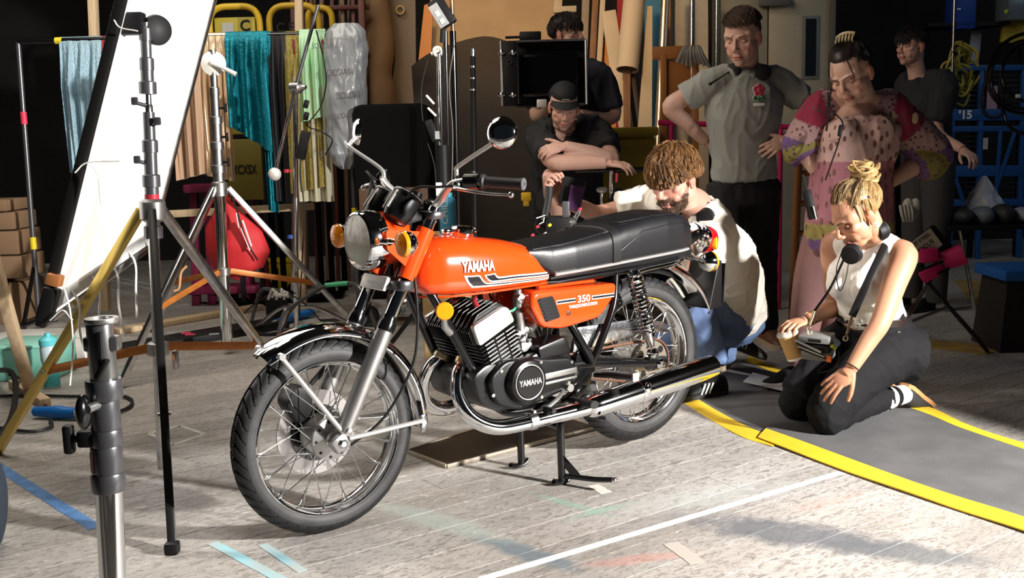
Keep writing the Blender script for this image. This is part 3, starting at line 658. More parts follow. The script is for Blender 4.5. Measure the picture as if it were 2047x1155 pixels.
def seat_y(x, z):
    w, zt, zb = seat_dim(x); zc = zb + (zt - zb) * 0.45; q = abs(z - zc) / ((zt - zc) if z > zc else (zc - zb)); return w * max(0, 1 - min(q, 1) ** (3.0 if z > zc else 7.0)) ** (1 / 3.4)
for s_ in (1, -1):
    def ptrim(xs_, fz, off=0.0015): return [Vector((x, s_ * (seat_y(x, fz(x)) + off), fz(x))) for x in xs_]
    ob('seat_trim', tube(ptrim(np.linspace(0.485, -0.17, 40), lambda x: np.interp(x, [-0.17, 0.485], [0.7665, 0.734]), 0.003), 0.0125, 10, flat=0.5), POL, seat)
    ob('seat_piping', tube(ptrim(np.linspace(0.57, 0.235, 30), lambda x: np.interp(x, [0.235, 0.45, 0.57], [0.862, 0.833, 0.826])), 0.0024, 8), SEATM, seat)
    ob('seat_piping', tube(ptrim(np.linspace(0.20, -0.21, 40), lambda x: np.interp(x, [-0.21, -0.15, -0.05, 0.08, 0.2], [0.845, 0.868, 0.868, 0.855, 0.79])), 0.0022, 8), SEATM, seat)
    ob('seat_piping', tube(ptrim(np.linspace(0.195, -0.20, 40), lambda x: np.interp(x, [-0.20, -0.12, 0.0, 0.2], [0.870, 0.902, 0.904, 0.886])), 0.0022, 8), SEATM, seat)
sr_ = []
for x in (0.195, 0.197, 0.232, 0.234):
    r_ = seat_ring(x); cz = sum((p.z for p in r_)) / len(r_); g_ = 1.0 if x in (0.195, 0.234) else 1.035
    sr_.append([Vector((x, p.y * g_, cz + (p.z - cz) * (1.0 if g_ == 1 else 1.04))) for p in r_])
ob('seat_strap', loft(sr_, cap=False), mat('strap_vinyl', (0.014, 0.014, 0.015), 0.4), seat)
part('seat_base', prism(rpoly([(0.50, 0.715), (0.49, 0.735), (-0.20, 0.765), (-0.19, 0.735)], 0.006), -0.11, 0.11, 0.003), BLKM)

# side covers
scp = rpoly([(0.603, 0.690), (0.222, 0.680), (0.230, 0.640), (0.300, 0.566), (0.475, 0.547), (0.570, 0.562), (0.615, 0.640)], 0.030, 5)
for s_ in (1, -1):
    sc = part('side_cover', prism(scp, 0.05 * s_, 0.145 * s_, 0.014, seg=4), ORANGE, smooth=50)
    ob('cover_top_strip', tube([(0.55, 0.10 * s_, 0.694), (0.30, 0.10 * s_, 0.692)], 0.011, 8, flat=0.6), ORANGE, sc)
    vent = [(0.590, 0.665), (0.520, 0.668), (0.488, 0.590), (0.555, 0.580)]
    ob('vent_recess', prism(rpoly(vent, 0.010, 3), 0.1440 * s_, 0.1462 * s_), BLKM, sc)
    for k in range(7):
        t = (k + 0.5) / 7; a = Vector(vent[0]).lerp(Vector(vent[3]), t); b_ = Vector(vent[1]).lerp(Vector(vent[2]), t)
        ob('vent_slat', bar((a.x - 0.006, 0.1475 * s_, a.y), (b_.x + 0.006, 0.1475 * s_, b_.y), 0.006, 0.004, 0.001), BLKM, sc)
    ob('cover_lock', lathe([(0.009, 0.0), (0.009, 0.003), (0.005, 0.004), (0, 0.004)], (0.452, 0.144 * s_, 0.600), (0, s_, 0), 16), mat('lock_brown', (0.10, 0.03, 0.02), 0.4), sc)
    yy = 0.1462 * s_
    def strip(x0, z0, x1, z1, h, m, off): ob('cover_stripe', ([(x0, yy + off * s_, z0 - h / 2), (x1, yy + off * s_, z1 - h / 2), (x1, yy + off * s_, z1 + h / 2), (x0, yy + off * s_, z0 + h / 2)], [(0, 1, 2, 3) if s_ < 0 else (3, 2, 1, 0)]), m, sc, None)
    for (x0, z0, x1, z1) in ((0.505, 0.643, 0.420, 0.6425), (0.345, 0.6415, 0.240, 0.640)):
        strip(x0, z0, x1, z1, 0.014, DW, 0.0); strip(x0 - 0.002, z0, x1, z1, 0.007, DB, 0.0006)
    t = text_vf('350', 0.034, 0.0, 0.0008, 1.15); ob('cover_number', xf(t, lambda p: Vector((0.383 - p.x * s_, yy + 0.0008 * s_, 0.642 + p.y))), DW, sc, None)
    t = text_vf('TORQUE INDUCTION', 0.014, 0.0, 0.0007, 0.92); ob('cover_lettering', xf(t, lambda p: Vector((0.386 - p.x * s_, yy + 0.0008 * s_, 0.620 + p.y))), DW, sc, None)

# engine
AX = Vector((0.385, 0, 0.923)).normalized(); BX = Vector((-AX.z, 0, AX.x))     # up the cylinder / to its rear
HC = Vector((0.772, 0, 0.600))
def ep(a, b, y): return HC + AX * a + BX * b + Vector((0, y, 0))
FINM = mat('engine_black', (0.005, 0.005, 0.0055), 0.34)
FINE = mat('fin_edge', (0.55, 0.55, 0.54), 0.35, 0.9)
ER = Matrix((BX, Vector((0, 1, 0)), AX)).transposed()
eng = part('engine_block', box(ep(-0.075, 0.0, 0), (0.11, 0.25, 0.15), 0.012, ER), FINM, label='black finned two cylinder engine block')
for k in range(9):
    a = -0.044 - k * 0.0145; w = 0.168 - 0.002 * k; yw = 0.300 - 0.004 * k
    fo = ob('cylinder_fin', box(ep(a, 0.0, 0), (w, yw, 0.0052), 0.002, ER, 1), FINM, eng)
    for q in (-0.05, -0.005, 0.04):
        ob('fin_edge', box(ep(a, q + 0.01, yw / 2 - 0.001), (0.038, 0.0035, 0.0042), 0, ER), FINE, fo)
for k in range(20):
    y = 0.126 - 0.01335 * k
    top = 0.034 + (0.018 if k % 2 == 0 else 0.008)
    fo = ob('head_fin', prism(rpoly([(-0.088, -0.034), (0.080, -0.034), (0.080, 0.020), (0.055, top), (-0.030, top), (-0.088, 0.015)], 0.008, 2), y - 0.0017, y + 0.0017), FINM, eng)
    fo.data.transform(Matrix.Translation(HC) @ Matrix((BX, Vector((0, 1, 0)), AX)).transposed().to_4x4())
    eo = ob('fin_edge', tube([ep(0.013, -0.088, y), ep(top, -0.031, y), ep(top, 0.054, y)], 0.0013, 6), FINE, fo)
for s_ in (1, -1):
    hp = prism(rpoly([(-0.078, -0.036), (0.080, -0.030), (0.076, 0.022), (0.060, 0.036), (-0.075, 0.036)], 0.010, 3), 0.128 * s_, 0.150 * s_, 0.004)
    o = ob('head_side_plate', hp, mat('polished_alloy', (0.80, 0.79, 0.77), 0.3, 0.55), eng); o.data.transform(Matrix.Translation(HC) @ ER.to_4x4())
    pc = part('plug_cap', tube([ep(0.035, 0.015, 0.065 * s_), ep(0.075, 0.012, 0.065 * s_), ep(0.095, 0.025, 0.070 * s_)], [0.010, 0.009, 0.008], 12), mat('red_plug_cap', (0.26, 0.015, 0.02), 0.35))
    ob('plug_lead', tube(spline([ep(0.095, 0.025, 0.070 * s_), ep(0.110, 0.04, 0.06 * s_), ep(0.12, 0.08, 0.03 * s_)], 5), 0.005, 8), BLKM, pc)
case = part('crankcase', prism(rpoly([(0.86, 0.44), (0.80, 0.475), (0.66, 0.455), (0.57, 0.49), (0.455, 0.495), (0.435, 0.42), (0.45, 0.345), (0.60, 0.305), (0.75, 0.302), (0.835, 0.345)], 0.025), -0.145, 0.145, 0.01), FINM)
ob('case_cover', prism(rpoly([(0.815, 0.43), (0.745, 0.482), (0.62, 0.475), (0.57, 0.462), (0.455, 0.452), (0.44, 0.39), (0.47, 0.345), (0.60, 0.318), (0.70, 0.305), (0.79, 0.34)], 0.03), 0.14, 0.172, 0.010, seg=3), FINM, case)
ob('case_band', box((0.515, 0.1745, 0.404), (0.140, 0.006, 0.020), 0.002, (0, 0.02, 0)), ALU, case); ob('case_band', box((0.515, 0.1745, 0.380), (0.140, 0.006, 0.009), 0.002, (0, 0.02, 0)), ALU, case)
ob('case_band', box((0.545, 0.120, 0.493), (0.085, 0.05, 0.006), 0.002, (0, -0.08, 0)), ALU, case)
ob('case_cover', prism(rpoly([(0.60, 0.50), (0.47, 0.525), (0.445, 0.46), (0.58, 0.45)], 0.02), 0.06, 0.155, 0.008), FINM, case)
gcv = part('generator_cover', lathe([(0.0, 0.037), (0.052, 0.036), (0.054, 0.030), (0.060, 0.034), (0.070, 0.030), (0.077, 0.018), (0.079, 0.0)], (0.672, 0.170, 0.403), Y1, 48), FINM)
ob('cover_ring', rring(0.0575, 0.0022, (0.672, 0.2035, 0.403), Y1, 56, 8), mat('polished_alloy'), gcv)
t = text_vf('YAMAHA', 0.028, 0.0008, 0.0007, 0.80); ob('cover_lettering', xf(t, lambda p: Vector((0.672 - p.x, 0.2085 - p.z * 0, 0.403 + p.y))), DW, gcv, None)
for k, (x, z) in enumerate([(0.80, 0.375), (0.765, 0.45), (0.60, 0.335), (0.48, 0.365), (0.465, 0.435), (0.60, 0.455)]): ob('case_screw', lathe([(0.007, 0), (0.006, 0.004), (0, 0.004)], (x, 0.171, z), Y1, 10), CHROME2, case)
# carburettor and intake
for s_ in (1, -1):
    cb = part('carburettor', lathe([(0.026, -0.055), (0.026, -0.03), (0.022, -0.03), (0.022, 0.03), (0.028, 0.03), (0.028, 0.055)], (0.612, 0.075 * s_, 0.545), (-0.93, 0, 0.36), 20), ALU)
    ob('carburettor_body', lathe([(0.018, -0.055), (0.022, -0.05), (0.022, -0.01), (0.019, -0.005), (0.019, 0.045), (0.021, 0.05), (0.021, 0.065), (0.010, 0.075), (0.006, 0.09)], (0.612, 0.078 * s_, 0.552), (0.1, 0, 1), 20), ALU, cb)
    ob('float_bowl', box((0.605, 0.085 * s_, 0.497), (0.05, 0.045, 0.035), 0.01), mat('polished_alloy'), cb)
    for q in range(3): ob('carburettor_screw', lathe([(0.006, 0), (0.006, 0.01), (0, 0.012)], (0.595 + 0.016 * q, 0.105 * s_, 0.52 + 0.02 * (q % 2)), (0, s_, 0), 8), CHROME, cb)
    ob('carburettor_cable', tube(spline([(0.615, 0.078 * s_, 0.64), (0.63, 0.09 * s_, 0.69), (0.70, 0.07 * s_, 0.72)], 5), 0.004, 8), BLKM, cb)
part('fuel_tap', lathe([(0.016, -0.03), (0.018, -0.02), (0.018, 0.005), (0.013, 0.012), (0.013, 0.03)], (0.622, 0.085, 0.665), (0, 0, 1), 18), ALU)
part('fuel_tap_lever', prism(rpoly([(0.645, 0.665), (0.625, 0.685), (0.605, 0.672), (0.555, 0.672), (0.555, 0.662), (0.605, 0.660), (0.625, 0.648)], 0.004), 0.104, 0.110, 0.002), CHROME2)
part('fuel_hose', tube(spline([(0.625, 0.085, 0.64), (0.66, 0.09, 0.625), (0.70, 0.08, 0.640), (0.74, 0.06, 0.665)], 6), 0.005, 8), mat('green_hose', (0.02, 0.22, 0.14), 0.3))
part('oil_line', tube(spline([(0.58, 0.12, 0.64), (0.55, 0.135, 0.60), (0.545, 0.14, 0.54), (0.56, 0.13, 0.50)], 6), 0.0035, 8), BLKM)
# frame
FR = BLK
for s_ in (1, -1):
    dt = [(0.985, 0.035 * s_, 0.775), (0.955, 0.075 * s_, 0.705), (0.84, 0.100 * s_, 0.475), (0.775, 0.105 * s_, 0.355), (0.745, 0.110 * s_, 0.318), (0.70, 0.115 * s_, 0.290), (0.62, 0.12 * s_, 0.284), (0.46, 0.12 * s_, 0.290), (0.40, 0.115 * s_, 0.315)]
    part('down_tube', tube(spline(dt, 5), 0.0155, 14), FR)
    part('frame_tube', tube([(0.99, 0.03 * s_, 0.80), (0.70, 0.05 * s_, 0.715), (0.45, 0.08 * s_, 0.70), (0.10, 0.10 * s_, 0.715), (-0.12, 0.10 * s_, 0.735)], 0.0135, 12), FR)
    part('frame_tube', tube(spline([(0.43, 0.085 * s_, 0.60), (0.40, 0.11 * s_, 0.53), (0.36, 0.125 * s_, 0.455), (0.335, 0.125 * s_, 0.41)], 5), 0.0145, 12), FR)
    part('frame_tube', tube(spline([(0.19, 0.10 * s_, 0.70), (0.225, 0.125 * s_, 0.60), (0.29, 0.13 * s_, 0.48), (0.335, 0.125 * s_, 0.40)], 5), 0.0135, 12), FR)
    part('frame_gusset', prism(rpoly([(0.385, 0.455), (0.30, 0.43), (0.325, 0.33), (0.37, 0.28), (0.42, 0.29), (0.40, 0.40)], 0.015), 0.095 * s_, 0.112 * s_, 0.004), FR)
    part('swingarm', tube([(0.40, 0.095 * s_, 0.402), (0.30, 0.105 * s_, 0.398), (0.05, 0.115 * s_, 0.360), (-0.045, 0.115 * s_, 0.350)], [0.02, 0.018, 0.018, 0.016], 12), FR)
    an = part('axle_plate', prism(rpoly([(0.07, 0.385), (-0.05, 0.372), (-0.055, 0.328), (0.06, 0.335)], 0.012), 0.112 * s_, 0.124 * s_, 0.003), BLKM)
    ob('axle_nut', lathe([(0.019, 0), (0.019, 0.014), (0.012, 0.02), (0.008, 0.035), (0, 0.036)], RA + Vector((0, 0.122 * s_, 0)), (0, s_, 0), 6), CHROME, an)
    # shock absorber
    a, b_ = Vector((0.137, 0.142 * s_, 0.702)), Vector((0.048, 0.142 * s_, 0.402)); u = (b_ - a).normalized(); L_ = (b_ - a).length
    sh = part('shock_absorber', tube([a + u * 0.19, a + u * (L_ - 0.06), a + u * (L_ - 0.025)], [0.018, 0.019, 0.013], 18), CHROME2)
    hx = []; X_, Y_, _z = axes(u)
    for k in range(14 * 16 + 1):
        t = k / (14 * 16); hx.append(a + u * (0.022 + 0.215 * t) + (X_ * math.cos(2 * math.pi * 14 * t) + Y_ * math.sin(2 * math.pi * 14 * t)) * 0.0255)
    ob('spring', tube(hx, 0.0050, 8), CHROME, sh)
    ob('damper_rod', rod(a, a + u * 0.22, 0.012, seg=14), BLKM, sh); ob('spring_seat', lathe([(0.024, 0), (0.031, 0.006), (0.031, 0.014), (0.02, 0.018)], a + u * 0.008, u, 24), CHROME, sh)
    for p in (a, b_): ob('shock_eye', lathe([(0.017, -0.014), (0.019, -0.010), (0.019, 0.012), (0.012, 0.017), (0.009, 0.024), (0, 0.026)], p, (0, s_, 0), 16), CHROME, sh)
    part('grab_rail', tube(spline([(0.16, 0.13 * s_, 0.695), (0.08, 0.135 * s_, 0.712), (-0.08, 0.13 * s_, 0.722), (-0.16, 0.10 * s_, 0.735), (-0.21, 0.06 * s_, 0.742)], 6), 0.009, 12), CHROME)
    part('tail_bracket', bar((-0.13, 0.08 * s_, 0.735), (-0.30, 0.045 * s_, 0.80), 0.006, 0.03, 0.002, (0, 1, 0)), CHROME)
    # exhaust
    pp = [(0.835, 0.065 * s_, 0.478), (0.872, 0.08 * s_, 0.448), (0.893, 0.105 * s_, 0.385), (0.878, 0.130 * s_, 0.325), (0.835, 0.148 * s_, 0.284), (0.775, 0.162 * s_, 0.262), (0.70, 0.178 * s_, 0.262), (0.60, 0.197 * s_, 0.270), (0.50, 0.208 * s_, 0.275), (0.41, 0.217 * s_, 0.281)]
    ex = part('exhaust_pipe', tube(spline(pp, 6), [0.0195, 0.021, 0.0225, 0.0245, 0.026, 0.026, 0.026, 0.0265, 0.028, 0.030], 24), CHROME)
    ob('exhaust_collar', lathe([(0.028, -0.008), (0.032, -0.004), (0.032, 0.012), (0.026, 0.016)], pp[0], (0.5, 0.1 * s_, -0.8), 20), mat('brass_collar', (0.62, 0.50, 0.30), 0.3, 0.9), ex)
    ob('exhaust_clamp', lathe([(0.030, -0.014), (0.031, 0.0), (0.030, 0.014)], (0.655, 0.187 * s_, 0.266), (1, -0.15 * s_, -0.06), 24), CHROME2, ex); ob('clamp_screw', rod((0.655, 0.187 * s_, 0.300), (0.655, 0.205 * s_, 0.300), 0.006, seg=8), CHROME2, ex)
    m0, m1 = Vector((0.435, 0.215 * s_, 0.276)), Vector((-0.145, 0.262 * s_, 0.342)); mdir = (m1 - m0).normalized(); ml = (m1 - m0).length
    mu = part('muffler', lathe([(0.030, -0.002), (0.038, 0.012), (0.041, 0.05), (0.0435, 0.20), (0.0445, 0.40), (0.0425, 0.53), (0.0405, ml), (0.036, ml + 0.001), (0.034, ml - 0.01), (0.030, ml + 0.012), (0.012, ml + 0.012), (0.010, ml - 0.02)], m0, mdir, 36), CHROME)
    ob('muffler_strap', lathe([(0.0455, -0.013), (0.0465, 0.0), (0.0455, 0.013)], m0 + mdir * 0.235, mdir, 32), CHROME, mu); ob('strap_tab', ball(m0 + mdir * 0.235 + Vector((0, 0.040 * s_, 0.012)), (0.018, 0.010, 0.024), 14, 10), CHROME, mu)
    ob('muffler_bolt', rod(m0 + mdir * 0.03 + Vector((0, 0.03 * s_, -0.038)), m0 + mdir * 0.03 + Vector((0, 0.052 * s_, -0.034)), 0.007, seg=8), BLK, mu)
    # pegs
    pg = part('rear_footpeg', tube([(0.33, 0.14 * s_, 0.362), (0.315, 0.215 * s_, 0.374), (0.305, 0.315 * s_, 0.380)], [0.011, 0.0165, 0.0165], 12, flat=0.8), RUB); ob('peg_end', box((0.304, 0.318 * s_, 0.380), (0.03, 0.008, 0.030), 0.004), mat('peg_grey', (0.42, 0.40, 0.37), 0.5), pg)
    fp = part('front_footpeg', tube([(0.46, 0.16 * s_, 0.298), (0.462, 0.285 * s_, 0.305)], [0.017, 0.018], 14, flat=0.75), RUB)
    ob('peg_bracket', bar((0.37, 0.13 * s_, 0.325), (0.47, 0.17 * s_, 0.298), 0.02, 0.012, 0.003), BLK, fp)
shl = part('gear_lever', tube(spline([(0.49, 0.165, 0.348), (0.54, 0.19, 0.325), (0.605, 0.20, 0.300)], 5), 0.007, 10), ALU); ob('gear_lever_rubber', rod((0.605, 0.195, 0.300), (0.605, 0.245, 0.302), 0.0095, seg=12), RUB, shl); ob('lever_boss', lathe([(0.014, 0), (0.014, 0.03)], (0.485, 0.16, 0.35), Y1, 14), ALU, shl)
part('gear_link', bar((0.455, 0.155, 0.40), (0.50, 0.175, 0.345), 0.012, 0.010, 0.003), ALU)
cg = part('chain_guard', prism(rpoly([(0.40, 0.445), (0.385, 0.535), (0.10, 0.530), (-0.05, 0.500), (-0.085, 0.455), (0.02, 0.470), (0.12, 0.468)], 0.012), 0.098, 0.104, 0.002), mat('chain_guard_chrome', (0.66, 0.68, 0.72), 0.2, 1.0, bump=0.2, bscale=40)); cg['label'] = 'chrome chain guard'
part('brake_rod', rod((0.36, -0.12, 0.33), (0.02, -0.11, 0.30), 0.005, seg=8), CHROME2)
part('battery_box', box((0.34, 0, 0.62), (0.2, 0.12, 0.15), 0.01), BLKM)
part('inner_mudguard', guard(RA, 0.365, 0.06, 60, 128, 'inner_mudguard_shell', BLKM, drop=0.03).data.copy(), BLKM).hide_render = False
# centre stand
stn = part('centre_stand', VF().add(tube(spline([(0.475, 0.10, 0.295), (0.485, 0.125, 0.24), (0.49, 0.135, 0.19), (0.498, 0.148, 0.012)], 5), [0.016, 0.015, 0.0145, 0.0135], 14)).add(tube(spline([(0.475, -0.10, 0.295), (0.485, -0.11, 0.24), (0.48, -0.11, 0.19), (0.485, -0.10, 0.012)], 5), [0.016, 0.015, 0.0145, 0.0135], 14)).add(rod((0.475, 0.11, 0.285), (0.475, -0.11, 0.285), 0.014)).add(rod((0.487, 0.13, 0.20), (0.482, -0.11, 0.20), 0.011)), BLK, label='black centre stand')
for s_, yy_ in ((1, 0.148), (-1, -0.10)):
    ob('stand_foot', tube(spline([(0.455, yy_, 0.026), (0.475, yy_, 0.012), (0.51, yy_, 0.009), (0.535, yy_, 0.018)], 5), [0.011, 0.013, 0.012, 0.011], 12, flat=0.75), BLK, stn)
ob('stand_pedal', tube(spline([(0.495, 0.150, 0.030), (0.475, 0.20, 0.034), (0.45, 0.27, 0.038), (0.425, 0.335, 0.047)], 5), 0.0095, 12), BLK, stn)
ob('pedal_brace', bar((0.497, 0.145, 0.095), (0.475, 0.205, 0.036), 0.006, 0.03, 0.002), BLK, stn)
ob('pedal_tip', ball((0.425, 0.336, 0.047), 0.0105, 12, 8), CHROME2, stn)
part('stand_spring', tube([Vector((0.43 - 0.10 * t / 60, 0.13 + 0.008 * math.cos(t), 0.262 + 0.03 * t / 60 + 0.008 * math.sin(t))) for t in np.linspace(0, 60, 200)], 0.0022, 6), CHROME2)
# tail lamp
tl = part('tail_lamp', lathe([(0.052, -0.055), (0.056, -0.03), (0.058, 0.0), (0.056, 0.012)], (-0.355, 0, 0.785), (-0.97, 0, -0.24), 32), CHROME)
for h in (-0.035, -0.015): ob('lamp_rib', rring(0.0575, 0.003, Vector((-0.355, 0, 0.785)) + Vector((-0.97, 0, -0.24)) * h, (-0.97, 0, -0.24), 36, 8), CHROME, tl)
ob('tail_lens', lathe([(0.055, 0.010), (0.056, 0.035), (0.052, 0.055), (0.040, 0.062), (0.0, 0.064)], (-0.355, 0, 0.785), (-0.97, 0, -0.24), 32), mat('red_lens', (0.45, 0.006, 0.012), 0.12, coat=0.8), tl)
ob('tail_reflector', lathe([(0.022, -0.01), (0.026, 0.0), (0.026, 0.008), (0.020, 0.012), (0.0, 0.013)], (-0.395, 0.045, 0.765), (-0.55, 0.83, 0), 24), AMBER, tl)
part('tail_housing', prism(rpoly([(-0.20, 0.80), (-0.33, 0.835), (-0.34, 0.74), (-0.28, 0.715)], 0.02), -0.045, 0.045, 0.008), CHROME)
part('side_reflector', lathe([(0.026, -0.006), (0.029, 0.0), (0.029, 0.006), (0.026, 0.009), (0.0, 0.0095)], (0.942, 0.118, 0.664), (0.42, 0.9, 0), 28), mat('amber_reflector', (0.95, 0.30, 0.008), 0.25, coat=0.5), label='round amber side reflector')
part('reflector_stem', tube([(0.94, 0.112, 0.64), (0.935, 0.105, 0.61), (0.91, 0.10, 0.585)], [0.009, 0.011, 0.012], 10), ALU)
part('horn', lathe([(0.045, 0.0), (0.045, 0.02), (0.02, 0.035), (0, 0.036)], (1.035, 0.0, 0.69), (1, 0, 0), 24), BLK)
# ------------------------------------------------------------------ people
def V(*a): return Vector(a)
def merge(parts):
    r = VF()
    for p in parts: r.add(p)
    return r
def remesh(parts, voxel, it=4, fac=0.5):
    """fuse overlapping closed shapes into one continuous skin; returns (verts ndarray, faces list)"""
    vf = merge(parts); me = bpy.data.meshes.new('tmp'); me.from_pydata(vf.v, [], vf.f); me.update()
    bm = bmesh.new(); bm.from_mesh(me); bmesh.ops.recalc_face_normals(bm, faces=bm.faces[:]); bm.to_mesh(me); bm.free()
    o = bpy.data.objects.new('tmp', me); COL.objects.link(o)
    m = o.modifiers.new('r', 'REMESH'); m.mode = 'VOXEL'; m.voxel_size = voxel
    s_ = o.modifiers.new('s', 'SMOOTH'); s_.iterations = it; s_.factor = fac
    e = evalmesh(o, 'tmp')
    n = len(e.vertices); co = np.empty(n * 3, np.float32); e.vertices.foreach_get('co', co); co = co.reshape(-1, 3).astype(float)
    ls = np.empty(len(e.loops), np.int32); e.loops.foreach_get('vertex_index', ls); st = np.empty(len(e.polygons), np.int32); e.polygons.foreach_get('loop_start', st); tt = np.empty(len(e.polygons), np.int32); e.polygons.foreach_get('loop_total', tt)
    f = [tuple(ls[a:a + b]) for a, b in zip(st.tolist(), tt.tolist())]
    bpy.data.objects.remove(o); bpy.data.meshes.remove(me); bpy.data.meshes.remove(e)
    return co, f
def setcol(me, col, name='Col'):
    a = me.color_attributes.new(name, 'FLOAT_COLOR', 'POINT'); c = np.ones((len(me.vertices), 4), np.float32); c[:, :3] = col; a.data.foreach_set('color', c.ravel())
def npmesh(name, chunks, cols=None):
    v = []; f = []; k = 0
    for (co, fs) in chunks: v.append(np.asarray(co)); f += [tuple(i + k for i in q) for q in fs]; k += len(co)
    v = np.concatenate(v); me = bpy.data.meshes.new(name); me.from_pydata(v.tolist(), [], f); me.shade_smooth(); me.update()
    if cols is not None: setcol(me, np.concatenate(cols))
    return me
def frame(F, U):
    F = Vector(F).normalized(); U = Vector(U); U = (U - F * U.dot(F)).normalized(); Lx = U.cross(F).normalized()   # x to the person's left
    return Matrix((-Lx, F, U)).transposed()   # columns: right, forward, up

def fnoise(P, s, seed=0.0):
    return np.array([mnoise.noise(Vector((p[0] * s + seed, p[1] * s, p[2] * s))) for p in P])

_heads = {}
def head_base(kind):
    if kind in _heads: return _heads[kind]
    fem = kind == 'f'; P = []
    P.append(ball((0, -0.012, 0.030), (0.074, 0.094, 0.084), 28, 20))
    P.append(ball((0, 0.040, -0.030), (0.058 if not fem else 0.055, 0.052, 0.075), 24, 18))
    P.append(ball((0, 0.030, -0.072), (0.055 if not fem else 0.046, 0.052, 0.036), 24, 16))
    P.append(ball((0, 0.074, -0.098), (0.021 if not fem else 0.017, 0.018, 0.016), 16, 12))
    for s_ in (1, -1):
        P.append(ball((0.042 * s_, 0.056, -0.018), (0.021, 0.022, 0.018), 14, 10))
        P.append(ball((0.034 * s_, 0.060, -0.052), (0.020, 0.022, 0.022), 14, 10))
        P.append(ball((0.0105 * s_, 0.100, -0.036), (0.0085, 0.0105, 0.0075), 12, 8))
        P.append(tube([(0.012 * s_, 0.085, 0.019), (0.033 * s_, 0.080, 0.022), (0.052 * s_, 0.062, 0.017)], [0.010, 0.010, 0.008] if not fem else [0.008, 0.008, 0.006], 10))
        R = Matrix.Rotation(0.25 * s_, 3, 'Z'); P.append(ball((0.077 * s_, -0.006, -0.008), (0.0075, 0.018, 0.031), 14, 10, R)); P.append(ball((0.074 * s_, 0.002, -0.034), (0.008, 0.009, 0.010), 10, 8))
    P.append(tube([(0, 0.083, 0.020), (0, 0.096, -0.004), (0, 0.109, -0.030), (0, 0.108, -0.036)], [0.009, 0.0085, 0.0105, 0.0085], 12))
    P.append(ball((0, 0.088, -0.050), (0.016, 0.010, 0.012), 14, 10)); P.append(ball((0, 0.073, -0.085), (0.026, 0.019, 0.018), 16, 12)); P.append(ball((0, 0.045, -0.088), (0.040, 0.034, 0.024), 18, 12))
    P.append(ball((0, 0.0925, -0.0625), (0.0225, 0.0085, 0.0052), 18, 10)); P.append(ball((0, 0.0905, -0.0735), (0.0195, 0.0085, 0.0062), 18, 10))
    P.append(tube([(0, -0.03, -0.03), (0, -0.025, -0.10), (0, -0.022, -0.13)], [0.056, 0.052, 0.050] if not fem else [0.048, 0.044, 0.044], 20))
    for s_ in (1, -1): P.append(ball((0.047 * s_, 0.036, 0.018), (0.020, 0.036, 0.030), 14, 10)); P.append(ball((0.045 * s_, 0.030, -0.040), (0.020, 0.036, 0.042), 14, 10))
    co, f = remesh(P, 0.0030, 13 if fem else 8)
    # eye sockets, mouth line, nostrils
    for s_ in (1, -1):
        d = np.sqrt(((co[:, 0] - 0.032 * s_) / 0.019) ** 2 + ((co[:, 2] - 0.001) / 0.0115) ** 2); g = np.exp(-d ** 2) * np.clip((co[:, 1] - 0.052) / 0.02, 0, 1); co[:, 1] -= 0.009 * g
        d = ((co[:, 0] - 0.009 * s_) / 0.004) ** 2 + ((co[:, 2] + 0.043) / 0.004) ** 2; co[:, 1] -= 0.006 * np.exp(-d) * (co[:, 1] > 0.08)
    g = np.exp(-((co[:, 2] + 0.0678 + 0.10 * co[:, 0] ** 2 * 10) / 0.0022) ** 2) * (np.abs(co[:, 0]) < 0.024) * (co[:, 1] > 0.06); co[:, 1] -= 0.0045 * g
    _heads[kind] = (co, f); return _heads[kind]
def skin_col(n, tone): return np.tile(np.array(tone), (n, 1))
